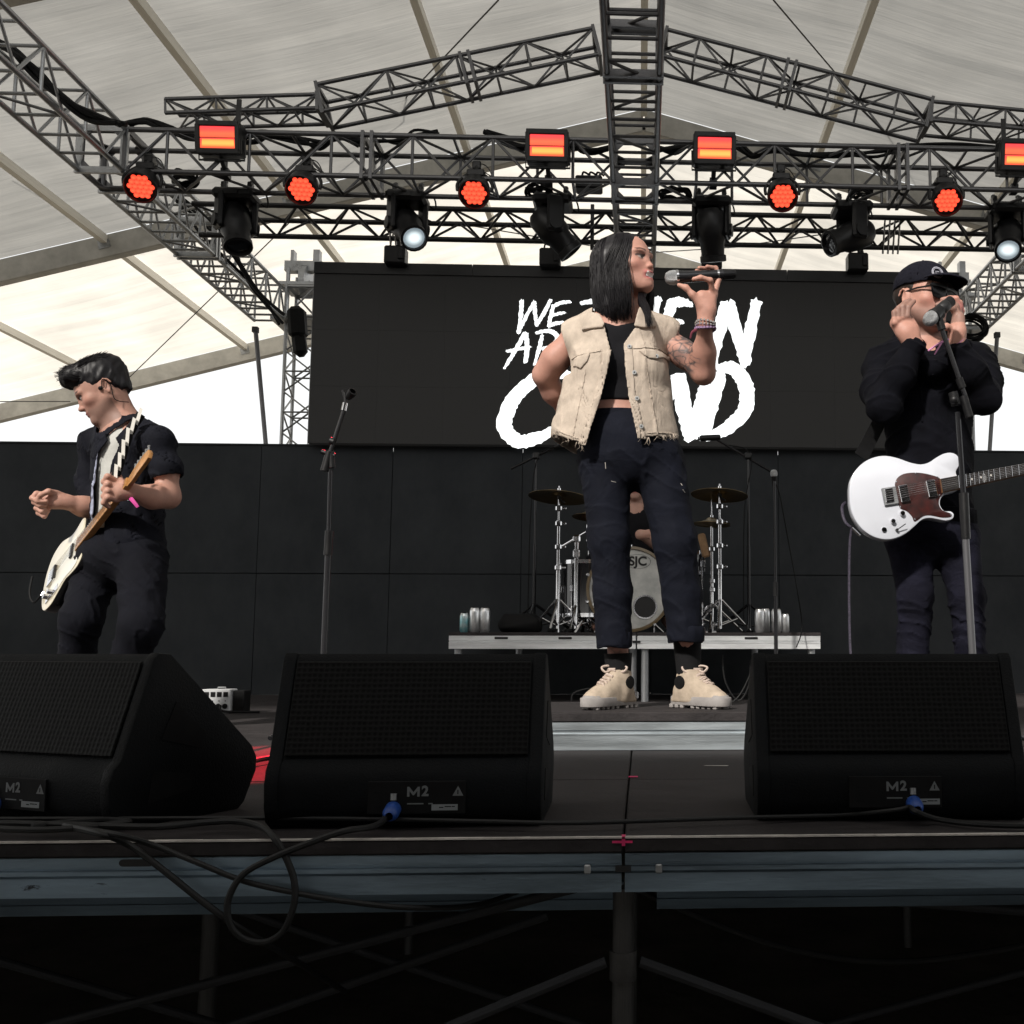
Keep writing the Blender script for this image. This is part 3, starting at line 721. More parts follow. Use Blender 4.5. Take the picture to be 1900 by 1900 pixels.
# chain hoists between the screen and its truss
for i, (px, lb_) in enumerate([(735,'leftmost black chain hoist on top of the screen'),(1021,'black chain hoist on the screen left of the singer\'s head'),(1320,'black chain hoist on the screen above the microphone'),(1590,'rightmost black chain hoist on top of the screen')]):
    py = 477+ (px-735)*.015; c = at(px,py,BY+.05)
    t = thing('chain_hoist', at(px,494,BY+.05), lb_, 'hoist', 'chain hoists above the screen')
    MB().box(c,(.16,.13,.145),bev=.012).box(c+Vector((.05,-.07,0)),(.04,.02,.08),bev=.004).build('motor_housing', blackplastic, t)
    top = at(px,425,BY+.0)
    for s in (-.055,.055): rod('sling', c+Vector((s,0,.06)), Vector((c.x+s*.3,c.y-.02,top.z)), .007, blackmetal, t, 6)
    ch = MB()
    z = c.z+.07
    while z < top.z: ch.box((c.x+.012,c.y,z),(.012,.006,.018)); z += .022
    ch.build('chain', chrome, t, 0)
    MB().cyl((c.x+.02,c.y-.03,c.z+.06),(c.x+.02,c.y-.03,c.z+.15),.022).build('hook_block', blackmetal, t)
# power box and cable bundles lying on the trusses
pb = thing('power_box', at(1093,342,CY+.2), 'black power box clamped to the cross truss left of the centre', 'box')
MB().box(at(1093,343,CY+.2),(.19,.12,.095),bev=.01).build('case', blackplastic, pb)
for dx in (-.05,0,.05): MB().tube(smooth_path([at(1093,332,CY+.2)+Vector((dx,0,0)),at(1093,322,CY+.2)+Vector((dx+.01,0,.01)),at(1108,326,CY+.2)+Vector((dx,0,.0))],5),.008,6).build('plug_lead', rubber, pb)
def cables(label, pts, Y, r, k=3, seed=1, jit=.025):
    rnd = random.Random(seed); t = thing('cable_bundle', at(*pts[0],Y), label, 'cable', 'black cable bundles on the roof trusses')
    for j in range(k):
        P = [at(x,y,Y)+Vector((rnd.uniform(-jit,jit),rnd.uniform(-jit,jit),rnd.uniform(-jit,jit))) for x,y in pts]
        MB().tube(smooth_path(P,6),r,6).build('cable', rubber, t)
cables('black cable bundle along the cross truss at the left corner', [(225,232),(270,222),(310,240),(345,252),(395,262)], CY, .015, 4, 2)
cables('black cable bundle along the cross truss behind the left lamp', [(440,262),(470,255),(500,248),(560,262),(600,270),(630,255),(668,268)], CY, .013, 4, 3)
cables('black cable bundle along the cross truss right of the bolted joint', [(705,262),(740,262),(770,250),(810,245)], CY, .010, 3, 4)
cables('black cable bundle running to the lamp left of the centre truss', [(900,245),(950,262),(985,268),(1060,268),(1090,280),(1130,276)], CY, .013, 4, 5)
cables('black cable bundle right of the centre truss', [(1215,278),(1250,280),(1285,268)], CY, .015, 4, 6)
cables('long black cable bundle along the right half of the cross truss', [(1370,268),(1400,290),(1440,276),(1490,286),(1560,284),(1625,286),(1690,275),(1770,274),(1850,276)], CY, .012, 4, 7)
cables('black cable bundle draped along the left side truss', [(-40,60),(20,95),(70,140),(120,190),(170,215),(225,228)], 5.9, .016, 3, 8)
cables('tangled cables on the left side truss near the tower', [(300,330),(380,420),(430,480),(480,540),(520,590)], 8.4, .013, 4, 9, .06)
def coil(px, py, Y, label, r=.11):
    t = thing('cable_coil', at(px,py,Y), label, 'cable', 'coils of cable on the cross truss'); c = at(px,py,Y); rnd = random.Random(px)
    for k in range(6):
        rr = r*rnd.uniform(.8,1.05); z = rnd.uniform(-.03,.03)
        MB().tube(smooth_path([c+Vector((rr*math.cos(a),rr*.8*math.sin(a),z+.015*math.sin(3*a+k))) for a in [2*math.pi*i/10 for i in range(11)]],4),.009,6).build('loop', rubber, t)
coil(1253,365,CY+.12,'coil of black cable lying on the cross truss right of the centre truss')
coil(1000,352,CY+.12,'coil of black cable behind the lamp left of the centre truss',.09)
coil(1597,360,CY+.12,'coil of black cable beside the bolted joint on the right',.08)
coil(345,330,CY+.12,'coil of black cable behind the leftmost moving head',.08)
st = thing('ratchet_strap', at(443,205,CY-.14), 'black strap hanging the left flood lamp from the gable truss', 'strap')
block('strap', at(443,207,CY-.13), (.03,.012,.17), blackmetal, st)
st = thing('ratchet_strap', at(1862,240,CY-.14), 'black strap hanging the rightmost flood lamp from the gable truss', 'strap')
block('strap', at(1862,245,CY-.13), (.03,.012,.19), blackmetal, st)
# ================================================================== smooth solids for people and clothes (signed distance fields -> one mesh)
class Sdf:
    def __init__(s, res): s.res = res; s.ops = []; s.D = None
    def _dom(s, lo, hi, fn, k, op): s.ops.append((np.array(lo), np.array(hi), fn, k, op))
    def cone(s, a, b, ra, rb, k=.015, op='+', ax=None, flat=1.0):
        """tapered limb; flat < 1 squeezes its cross-section along direction ax"""
        a, b = np.array(a, float), np.array(b, float); ba = b-a; bb = max(1e-9, ba@ba); m = max(ra, rb)
        A = None if ax is None else np.array(ax, float)/np.linalg.norm(ax)
        def fn(X, Y, Z):
            px, py, pz = X-a[0], Y-a[1], Z-a[2]
            h = np.clip((px*ba[0]+py*ba[1]+pz*ba[2])/bb, 0, 1)
            qx, qy, qz = px-ba[0]*h, py-ba[1]*h, pz-ba[2]*h
            if A is not None:
                e = (qx*A[0]+qy*A[1]+qz*A[2])*(1/flat-1); qx, qy, qz = qx+A[0]*e, qy+A[1]*e, qz+A[2]*e
            return (np.sqrt(qx*qx+qy*qy+qz*qz)-(ra+(rb-ra)*h))*(flat if A is not None else 1)**.5
        s._dom(np.minimum(a,b)-m, np.maximum(a,b)+m, fn, k, op); return s
    def chain(s, pts, rs, k=.012, op='+', **kw):
        for i in range(len(pts)-1): s.cone(pts[i], pts[i+1], rs[i], rs[i+1], k, op, **kw)
        return s
    def ell(s, c, r, M=None, k=.015, op='+'):
        c = np.array(c, float); r = np.array(r, float); Q = np.eye(3) if M is None else np.array(M)
        def fn(X, Y, Z):
            px, py, pz = X-c[0], Y-c[1], Z-c[2]
            u = (px*Q[0,0]+py*Q[1,0]+pz*Q[2,0])/r[0]; v = (px*Q[0,1]+py*Q[1,1]+pz*Q[2,1])/r[1]; w = (px*Q[0,2]+py*Q[1,2]+pz*Q[2,2])/r[2]
            k0 = np.sqrt(u*u+v*v+w*w); k1 = np.sqrt((u/r[0])**2+(v/r[1])**2+(w/r[2])**2)+1e-9
            return k0*(k0-1)/k1
        m = r.max(); s._dom(c-m, c+m, fn, k, op); return s
    def rbox(s, c, h, M=None, rad=.005, k=.008, op='+'):
        c = np.array(c, float); h = np.array(h, float)-rad; Q = np.eye(3) if M is None else np.array(M)
        def fn(X, Y, Z):
            px, py, pz = X-c[0], Y-c[1], Z-c[2]
            q = [np.abs(px*Q[0,i]+py*Q[1,i]+pz*Q[2,i])-h[i] for i in range(3)]
            o = np.sqrt(sum(np.maximum(t,0)**2 for t in q)); return o+np.minimum(np.maximum(np.maximum(q[0],q[1]),q[2]),0)-rad
        m = np.linalg.norm(h)+rad; s._dom(c-m, c+m, fn, k, op); return s
    def eval(s, pad=.02, like=None):
        add = [o for o in s.ops if o[4] == '+']
        lo = np.min([o[0] for o in add], 0)-pad; hi = np.max([o[1] for o in add], 0)+pad
        n = np.ceil((hi-lo)/s.res).astype(int)+1
        if like is not None: lo, n = like.lo, like.n
        s.lo = lo; s.n = n; s.ax = [(lo[i]+np.arange(n[i])*s.res).astype(np.float32) for i in range(3)]
        s.D = np.full(n, .25, np.float32)
        for (l, h, fn, k, op) in s.ops:
            mg = k+3*s.res+.02
            i0 = np.clip(np.floor((l-mg-lo)/s.res).astype(int), 0, n); i1 = np.clip(np.ceil((h+mg-lo)/s.res).astype(int)+1, 0, n)
            if np.any(i1 <= i0): continue
            sl = tuple(slice(a,b) for a,b in zip(i0,i1))
            d = fn(s.ax[0][sl[0]][:,None,None], s.ax[1][sl[1]][None,:,None], s.ax[2][sl[2]][None,None,:])
            D = s.D[sl]
            if op == '+':
                t = np.maximum(k-np.abs(D-d), 0)/k; s.D[sl] = np.minimum(D, d)-t*t*k*.25
            else:
                d = -d; t = np.maximum(k-np.abs(D-d), 0)/k; s.D[sl] = np.maximum(D, d)+t*t*k*.25
        return s
    def grid(s): return s.ax[0][:,None,None], s.ax[1][None,:,None], s.ax[2][None,None,:]
    def hit(s, px, py, D=None):
        """first point of the solid along the line of sight through a photo pixel"""
        D = s.D if D is None else D
        for Y in s.ax[1]:
            p = at(px, py, float(Y)); i = [int(round((p[k]-s.lo[k])/s.res)) for k in range(3)]
            if all(0 <= i[k] < s.n[k] for k in range(3)) and D[i[0],i[1],i[2]] < 0: return p
        return None
    def build(s, name, m, parent=None, D=None, color=None, sm=1):
        v, f = nets(s.D if D is None else D, s.lo, s.res)
        if sm: v = relax(v, f, sm)
        me = bpy.data.meshes.new(name); me.from_pydata(v.tolist(), [], f.tolist()); me.materials.append(m); me.shade_smooth()
        if color is not None:
            c = np.ones((len(v),4), np.float32); c[:,:3] = color(v)
            a = me.attributes.new('Col', 'FLOAT_COLOR', 'POINT'); a.data.foreach_set('color', c.ravel())
        me.update()
        return link(bpy.data.objects.new(name, me), parent)
def nets(D, lo, res):
    B = D < 0
    cnt = np.zeros(tuple(x-1 for x in D.shape), np.uint8)
    for i in (0,1):
        for j in (0,1):
            for k in (0,1): cnt += B[i:D.shape[0]-1+i, j:D.shape[1]-1+j, k:D.shape[2]-1+k]
    I = np.nonzero((cnt > 0) & (cnt < 8)); I = np.stack(I, 1); N = len(I)
    ids = np.full(cnt.shape, -1, np.int32); ids[I[:,0],I[:,1],I[:,2]] = np.arange(N)
    P = np.zeros((N,3)); C = np.zeros(N)
    cor = [(i,j,k) for i in (0,1) for j in (0,1) for k in (0,1)]
    val = {c: D[I[:,0]+c[0], I[:,1]+c[1], I[:,2]+c[2]].astype(np.float64) for c in cor}
    for a in cor:
        for ax in range(3):
            if a[ax] == 0:
                b = list(a); b[ax] = 1; b = tuple(b); va, vb = val[a], val[b]; m = (va < 0) != (vb < 0)
                t = np.where(m, va/np.where(m, va-vb, 1), 0)
                q = np.array(a, float)[None,:].repeat(N,0); q[:,ax] = t
                P[m] += q[m]; C[m] += 1
    V = (I+P/C[:,None])*res+lo
    F_ = []
    for ax in range(3):
        o = [i for i in range(3) if i != ax]
        sl0 = [slice(None)]*3; sl1 = [slice(None)]*3; sl0[ax] = slice(0,-1); sl1[ax] = slice(1,None)
        ch = B[tuple(sl0)] != B[tuple(sl1)]
        E = np.stack(np.nonzero(ch), 1)
        E = E[(E[:,o[0]] > 0) & (E[:,o[1]] > 0) & (E[:,o[0]] < D.shape[o[0]]-1) & (E[:,o[1]] < D.shape[o[1]]-1)]
        def cell(d0, d1):
            q = E.copy(); q[:,o[0]] += d0; q[:,o[1]] += d1; return ids[q[:,0],q[:,1],q[:,2]]
        quad = np.stack([cell(-1,-1), cell(0,-1), cell(0,0), cell(-1,0)], 1)
        ins = B[E[:,0],E[:,1],E[:,2]]
        fl = ins if ax != 1 else ~ins
        quad[~fl] = quad[~fl][:,::-1]
        F_.append(quad)
    F_ = np.concatenate(F_); F_ = F_[(F_ >= 0).all(1)]
    return V, F_
def relax(V, F_, it):
    for _ in range(it):
        S = np.zeros_like(V); n = np.zeros(len(V))
        for a, b in ((0,1),(1,2),(2,3),(3,0)):
            np.add.at(S, F_[:,a], V[F_[:,b]]); np.add.at(S, F_[:,b], V[F_[:,a]]); np.add.at(n, F_[:,a], 1); np.add.at(n, F_[:,b], 1)
        V = V*.5+.5*S/np.maximum(n,1)[:,None]
    return V
def waves(X, Y, Z, seed, amp, freq, n=5, dirs=None):
    """soft folds of cloth"""
    r = np.random.RandomState(seed); o = 0
    for i in range(n):
        d = r.normal(size=3) if dirs is None else np.array(dirs)+r.normal(size=3)*.35
        d = d/np.linalg.norm(d)*freq*r.uniform(.6,1.7); e = r.normal(size=3)*freq*.25
        o = o+np.sin(X*d[0]+Y*d[1]+Z*d[2]+r.uniform(0,6)+1.4*np.sin(X*e[0]+Y*e[1]+Z*e[2]+r.uniform(0,6)))*r.uniform(.5,1)
    return o*(amp/n**.5)
def creases(X, Y, Z, seed, amp, freq, dirs=None, w=.30):
    """thin raised folds of cloth, sharper than waves"""
    return -amp*np.maximum(0, 1-np.abs(waves(X,Y,Z,seed,1.0,freq,5,dirs))/w)**1.5
def poly2(X, Z, pts):
    """signed distance to a polygon in the xz plane"""
    P = np.array(pts, np.float32); n = len(P); d = None; ins = None
    for i in range(n):
        a, b = P[i], P[(i+1)%n]; e = b-a
        wx, wz = X-a[0], Z-a[1]; t = np.clip((wx*e[0]+wz*e[1])/max(1e-9,float(e@e)),0,1)
        q = (wx-e[0]*t)**2+(wz-e[1]*t)**2; d = q if d is None else np.minimum(d,q)
        c = ((a[1] <= Z) != (b[1] <= Z)) & (X < (b[0]-a[0])*(Z-a[1])/(b[1]-a[1]+1e-12)+a[0])
        ins = c if ins is None else ins ^ c
    return np.sqrt(d)*np.where(ins,-1,1)
def smin(a, b, k): t = np.maximum(k-np.abs(a-b),0)/k; return np.minimum(a,b)-t*t*k*.25
def smax(a, b, k): return -smin(-a,-b,k)
class Px:
    """places given in photo pixels at a person's distance"""
    def __init__(s, Y0): s.Y = Y0; s.s = F/Y0
    def __call__(s, x, y, d=0): return at(x, y, s.Y+d)
    def m(s, px): return px/s.s
    def xz(s, pts, d=0): return [(lambda q: (q.x,q.z))(at(x,y,s.Y+d)) for x,y in pts]
# ---------------------------------------------------------------- heads
def head_frame(fwd, roll=0.0):
    f = Vector(fwd).normalized(); l = Vector((0,0,1)).cross(f).normalized(); u = f.cross(l)
    if roll: q = Matrix.Rotation(roll, 3, f); l = q @ l; u = q @ u
    return np.array(Matrix((f, l, u)).transposed())     # columns: forward, left, up
def head(S, C, Q, sc=1.0, male=False, mouth='closed', neck=None, neck_r=(.052,.062)):
    C = np.array(C)
    def P(f,l,u): return C+Q @ (np.array((f,l,u))*sc)
    e = lambda c, r, k=.02, op='+': S.ell(P(*c), np.array(r)*sc, Q, k*sc, op)
    e((-.012,0,.036),(.098,.077,.084)); e((.022,0,-.012),(.072,.066,.092),.03)
    e((.045,0,-.068),(.045,.042,.045) if male else (.043,.037,.042),.03)
    jw = .056 if male else .045
    for s in (-1,1):
        S.cone(P(-.005,s*jw,-.045), P(.066,s*.014,-.100 if male else -.096), (.022 if male else .018)*sc, (.017 if male else .013)*sc, .03*sc)
        e((.052,s*.043,-.022),(.026,.024,.020),.02)                       # cheekbone
    e((.077,0,-.099 if male else -.093),(.018,.021,.016) if male else (.015,.015,.014),.02)           # chin
    for s in (-1,1): e((.077,s*.028,.021),(.016,.026,.010 if male else .007),.015)
    for s in (-1,1): e((.094,s*.031,-.001),(.013,.019,.0115),.008,'-')     # eye socket
    for s in (-1,1): e((.0745,s*.031,-.001),(.0135,.0155,.0125),.004)      # eyeball under the lids
    ns = 1.0 if male else .80
    S.cone(P(.080,0,.014), P(.098 if male else .095,0,-.028), .0090*sc*ns, .0100*sc*ns, .012*sc); e((.104 if male else .100,0,-.032),(.0115*ns,.0115*ns,.0095*ns),.009)
    for s in (-1,1): e((.092,s*.0125*ns,-.035),(.010*ns,.0075*ns,.007*ns),.006)
    if mouth == 'open':
        e((.086,0,-.055),(.016,.026,.0065),.007); e((.080,0,-.079),(.017,.023,.0075),.007)
        e((.103,0,-.066),(.018,.021,.0075),.004,'-'); e((.0745,0,-.0625),(.018,.020,.0056),.002)
    else:
        e((.088,0,-.0585),(.013,.024,.0055),.006); e((.086,0,-.068),(.013,.021,.0065),.006)
        e((.103,0,-.063),(.006,.026,.0016),.003,'-')
    for s in (-1,1):
        e((-.012,s*.077,-.008),(.020,.009,.032),.006); e((-.016,s*.083,-.006),(.012,.006,.021),.004,'-')
        S.chain([P(-.022+.018*math.cos(t)-.002, s*.083, -.006+.029*math.sin(t)) for t in np.linspace(-1.2,2.9,7)], [.004*sc]*7, .003)
    if neck is not None:
        nb = np.array(neck); S.cone(P(-.022,0,-.05), nb, neck_r[0]*sc, neck_r[1]*sc, .03)
    return P
def paint_face(V, col, C, Q, sc, lip=(.42,.13,.12), brow=(.02,.013,.010), mouth='closed', stubble=0.0, lids=(.16,.07,.06), eyes=True):
    q = ((V-np.array(C)) @ Q)/sc; f, l, u = q[:,0], q[:,1], q[:,2]; al = np.abs(l)
    def mix(mask, c, a=1.0):
        w = (mask*a)[:,None]; col[:] = col*(1-w)+np.array(c)*w
    front = (f > .045)
    blush = np.exp(-(((al-.045)/.02)**2+((u+.03)/.02)**2))*front; mix(blush, (.62,.22,.18), .30)
    mix(np.exp(-((f-.105)/.02)**2-((u+.03)/.03)**2)*(al < .03), (.62,.30,.24), .15)
    if stubble: mix((1+.0*f)*(np.clip((-.035-u)/.03,0,1))*(f > -.01)*(u > -.14)*np.clip((.12+f*0-np.abs(u+.075))*20,0,1), (.14,.10,.085), stubble)
    if mouth == 'open':
        u = u-.22*np.maximum(al-.008,0)                  # corners of the mouth drawn up
        mix(np.exp(-((u+.066)/.017)**6-(al/.029)**6)*(f > .07), lip)
        mix(((np.abs(u+.0680) < .0070) & (al < .0225) & (f < .0935) & (f > .05)).astype(float), (.16,.035,.03))
        mix(((np.abs(u+.0625) < .0068) & (al < .0210) & (f < .0985) & (f > .05)).astype(float), (.95,.91,.87))
        u = q[:,2]
    else: mix(np.exp(-((u+.063)/.0105)**6-(al/.024)**6)*(f > .07), lip)
    br = np.exp(-((u-(.0275-.14*np.abs(al-.034)))/.0040)**4)*(al > .010)*(al < .052)*(f > .03); mix(br, brow, .9)
    if eyes:
        mix(np.exp(-((u-.004)/.013)**4-((al-.031)/.021)**4)*(f > .05), lids, .35)
        ew = (((u+.001)/.0050)**2+((al-.031)/.0145)**2 < 1)*(f > .055); mix(ew.astype(float), (.42,.37,.34))
        ir = (((u+.0005)/.0056)**2+((al-.029)/.0080)**2 < 1)*(f > .055); mix(ir.astype(float), (.03,.018,.012))
        mix(((np.abs(u-.0050) < .0042) & (np.abs(al-.032) < .018) & (f > .05)).astype(float), (.03,.02,.02), .9)
skin_m = mat('skin', (.6,.36,.27), .52, 0, .10, 40, .08, 260, vcol=True, spec=.35)
try:
    b_ = skin_m.node_tree.nodes['Principled BSDF']; b_.inputs['Subsurface Weight'].default_value = .08; b_.inputs['Subsurface Radius'].default_value = (.012,.005,.003); b_.inputs['Subsurface Scale'].default_value = .6
except KeyError: pass
def strands(name, paths, r, m, parent, n=4):
    mb = MB()
    for p in paths: mb.tube(p, r, n, r*.35)
    return mb.build(name, m, parent, 180)
def hair_mat(name, col, rough=.34): return mat(name, col, rough, 0, .4, 30, spec=.4)
hair_black = hair_mat('black_hair', (.0065,.0055,.0075), .46)
def fabric_mat(name, col, rough=.85, var=.12, bump=.25, bscale=700, sheen=.0): return mat(name, col, rough, 0, var, 14, bump, bscale, spec=.2, sheen=sheen)
# ================================================================== the singer
BOXZ = .126; BOXY = 3.46
p = Px(3.68)
HC = p(1162,494,-.03); HQ = head_frame((.82,-.56,.13), R(4)); HS = 1.035
S = Sdf(.0034)
nb = p(1154,606,.02)
PH = head(S, HC, HQ, HS, mouth='open', neck=nb, neck_r=(.048,.058))
fy = (0,1,0)
S.cone(p(1092,622,.01), p(1216,620,.01), .058,.058,.03, ax=fy, flat=.85)
S.cone(nb, p(1080,616,.02), .045,.045,.04); S.cone(nb, p(1228,612,.02), .045,.045,.04)
S.cone(p(1152,645), p(1150,722), .150,.118,.04, ax=fy, flat=.66)
S.cone(p(1150,722), p(1148,770), .115,.128,.04, ax=fy, flat=.70)
for x in (1116,1188): S.ell(p(x,672,-.065), (.062,.055,.060), None, .04)
S.ell(p(1166,832), (.150,.112,.14), None, .05)
# her right arm, hand behind the hip
el = p(1010,696,.06); wr = p(1052,764,.17)
S.chain([p(1066,628,.01), p(1030,668,.03), el], [.049,.046,.037], .04); S.chain([el, p(1026,728,.11), wr, p(1085,790,.21)], [.036,.035,.027,.03], .04)
# her left arm lifted to hold the microphone
YA = -.20
e2 = p(1305,692,-.06); w2 = p(1309,596,YA)
S.chain([p(1236,630,.01), p(1268,656,-.02), e2], [.044,.043,.036], .04); S.chain([e2, p(1306,655,-.10), w2], [.036,.037,.024], .04)
# hand: palm, curled fingers round the microphone, thumb below it
S.cone(w2, p(1311,575,YA-.005), .026,.027,.02, ax=fy, flat=.8)
S.cone(p(1311,575,YA-.005), p(1303,552,YA-.012), .028,.026,.02, ax=fy, flat=.75); S.cone(p(1311,575,YA-.005), p(1322,546,YA-.002), .024,.020,.02, ax=fy, flat=.85)
S.chain([p(1322,540,YA-.014), p(1318,520,YA-.040), p(1300,515,YA-.046), p(1287,518,YA-.040)], [.0105,.0095,.0088,.0075], .006)
S.chain([p(1327,540,YA+.006), p(1334,518,YA+.012), p(1328,498,YA+.016), p(1312,495,YA-.008)], [.0105,.0095,.0088,.0075], .006)
S.chain([p(1324,545,YA+.020), p(1326,520,YA+.036), p(1316,499,YA+.034), p(1297,497,YA+.004)], [.010,.009,.0082,.007], .006)
S.chain([p(1318,549,YA+.030), p(1319,528,YA+.046), p(1309,507,YA+.046), p(1292,502,YA+.022)], [.009,.008,.0075,.0065], .006)
S.chain([p(1300,566,YA-.016), p(1285,547,YA-.026), p(1273,534,YA-.028), p(1260,529,YA-.022)], [.015,.0115,.0100,.0078], .010)
# legs
g1 = p(1148,1300,.05); g1.z = BOXZ; g2 = p(1279,1300,.05); g2.z = BOXZ                # where her boots stand
A1, A2 = g1+Vector((-.002,0,.165)), g2+Vector((-.004,0,.165))
S.chain([p(1126,850), p(1133,1010,-.01), p(1144,1150,.02), A1], [.080,.052,.043,.036], .03)
S.chain([p(1216,850), p(1252,1015,-.01), p(1272,1150,.02), A2], [.080,.052,.043,.036], .03)
S.cone(A1, g1+Vector((0,0,.06)), .034,.026,.02); S.cone(A2, g2+Vector((0,0,.06)), .034,.026,.02)
S.eval()
base = np.array((.50,.265,.205))
def singer_color(V):
    c = np.tile(base, (len(V),1)); paint_face(V, c, HC, HQ, HS, mouth='open', lip=(.46,.13,.13))
    # tattoo sleeve on her left upper arm, a few lines on the ankle
    a, b = np.array(p(1242,622,.0)), np.array(e2); t = ((V-a)@(b-a))/((b-a)@(b-a)); d = np.linalg.norm(V-a-np.clip(t,0,1)[:,None]*(b-a),axis=1)
    n = np.abs(waves(V[:,0],V[:,1],V[:,2],4,1.0,130,5)); n2 = np.abs(waves(V[:,0],V[:,1],V[:,2],9,1.0,80,5)); sh = waves(V[:,0],V[:,1],V[:,2],14,1.0,55,5)
    m = (d < .085)*np.clip((t-.0)*10,0,1)*np.clip((1.0-t)*9,0,1)*(V[:,0] > float(p(1238,620).x))
    ink = np.clip(1.3-n*4.2,0,1)*.8+np.clip(1.1-n2*4.2,0,1)*.7+np.clip(sh*1.1+.1,0,.6)
    w = (np.clip(ink,0,1)*m*.9)[:,None]; c = c*(1-w)+np.array((.055,.06,.065))*w
    an = (V[:,2] < p(1150,1195).z)*(V[:,0] < p(1160,0).x); w = (np.clip(1.1-n*3.2,0,1)*an*.5)[:,None]; c = c*(1-w)+np.array((.12,.11,.11))*w
    return c
singer = S.build('person', skin_m, None, color=singer_color)
tag(singer, 'singer in a beige sleeveless denim vest and navy trousers, microphone raised', 'person')
# nails, in the polish of bare skin, are too small to show; bracelets are not
brc = mat('silver_beads', (.7,.68,.66), .25, .9, .2, 300)
for k, (yy, m_, nm) in enumerate(((599,brc,'bead_bracelet'),(604,brc,'bead_bracelet'),(611,mat('woven_band',(.10,.06,.16),.8,0,.8,260,col2=(.45,.30,.45)),'woven_bracelet'))):
    c = p(1309-.02*k, yy, YA+.004+.006*k); mb = MB()
    for i in range(18):
        a = 2*math.pi*i/18; q = c+Vector((.033*math.cos(a), .031*math.sin(a), .003*math.sin(2*a+k)))
        if k < 2: mb.ball(q, .0055, 6)
        else: mb.ball(q, .0075, 6, (1,1,.9))
    mb.build(nm, m_, singer)
MB().tube(smooth_path([p(1292,612,YA-.03),p(1284,617,YA-.035),p(1281,628,YA-.03)],5),.006,6,.003).build('bracelet_tassel', mat('dark_red_thread',(.16,.03,.05),.9), singer)
# ---- black crop top
topm = fabric_mat('black_jersey', (.008,.008,.010), .9, .2, .2, 500)
T = Sdf(.005)
T.cone(p(1092,624,.01), p(1216,622,.01), .062,.062,.03, ax=fy, flat=.85)
T.cone(p(1152,640), p(1150,722), .158,.126,.04, ax=fy, flat=.68); T.cone(p(1150,722), p(1148,770), .122,.134,.04, ax=fy, flat=.72)
for x in (1116,1188): T.ell(p(x,672,-.068), (.066,.058,.064), None, .045)
T.eval(); X, Y, Z = T.grid()
zc = np.interp(T.ax[0], [p(1100,0).x, p(1150,0).x, p(1205,0).x], [p(1150,585,-.1).z, p(1150,605,-.1).z, p(1150,588,-.1).z])[:,None,None]
D = T.D+waves(X,Y,Z,3,.0012,70); D = np.maximum(D, Z-zc-.35*np.maximum(Y-float(p(1150,700).y),0)); D = np.maximum(D, float(p(1150,739,-.1).z)-Z+.25*(X-float(p(1150,0).x))*0)
T.build('crop_top', topm, singer, D)
# ---- navy trousers with turned-up cuffs
trm = mat('navy_twill', (.0048,.0060,.0120), .85, 0, .25, 7, .2, 420, spec=.18, fold=(.42,7,(1.3,1,1.2)))
T = Sdf(.0052)
T.ell(p(1168,836), (.168,.128,.150), None, .05); T.cone(p(1147,762), p(1158,800), .126,.160,.05, ax=fy, flat=.74)
T.chain([p(1122,850), p(1130,1000,-.01), p(1137,1100), p(1140,1210)], [.092,.073,.065,.061], .03)
T.chain([p(1220,850), p(1252,1005,-.02), p(1265,1100), p(1272,1200)], [.092,.075,.067,.062], .03)
T.ell(p(1120,870,.07),(.09,.08,.09),None,.05); T.ell(p(1225,870,.07),(.09,.08,.09),None,.05)
T.eval(); X, Y, Z = T.grid()
zk = float(p(1150,1015).z); kn = np.exp(-((Z-zk)/.16)**2); cr = np.exp(-((Z-float(p(1150,880).z))/.10)**2); lo_ = np.exp(-((Z-float(p(1150,1150).z))/.10)**2)
D = T.D+creases(X,Y,Z,21,.0050,46,(.55,.4,.75))*(.25+.7*kn+1.0*cr+.8*lo_)+waves(X,Y,Z,5,.0008,70)
zl = np.where(T.ax[0] < p(1200,0).x, float(p(1150,1200).z), float(p(1150,1190).z))[:,None,None]
D = np.maximum(D, zl-Z); D = np.maximum(D, Z-float(p(1150,757,-.1).z)); 
T.build('trousers', trm, singer, D)
for (x,y,r) in ((1140,1186,.0590),(1273,1176,.0625)):
    c = p(x,y); mb = MB()
    mb.lathe([(r-.006,-.030),(r-.001,-.031),(r+.002,-.026),(r+.003,.0),(r+.002,.024),(r-.001,.028),(r-.004,.026)], c, (0,0,1), 40)
    mb.v = [(v[0]+.003*math.sin(9*math.atan2(v[1]-c.y,v[0]-c.x)), v[1], v[2]+.003*math.sin(3*math.atan2(v[1]-c.y,v[0]-c.x)+1)) for v in mb.v]
    mb.build('trouser_cuff', trm, singer, 180)
MB().lathe([(.128,-.022),(.133,-.02),(.134,.02),(.128,.022)], (0,0,0), (0,0,1), 48).build('waistband', trm, singer, 60, Matrix.Translation(p(1148,779)) @ Matrix.Diagonal((1.06,.78,1,1)))
# small loose threads on the trousers
for (x,y,dx,dy) in ((1123,858,1,12),(1134,893,9,2),(1262,896,4,5),(1267,909,4,5)):
    a = T.hit(x,y,D); b = T.hit(x+dx,y+dy,D)
    if a and b: MB().tube([a+Vector((0,-.004,0)), b+Vector((0,-.004,0))], .0012, 4).build('loose_thread', whitepaint, singer)
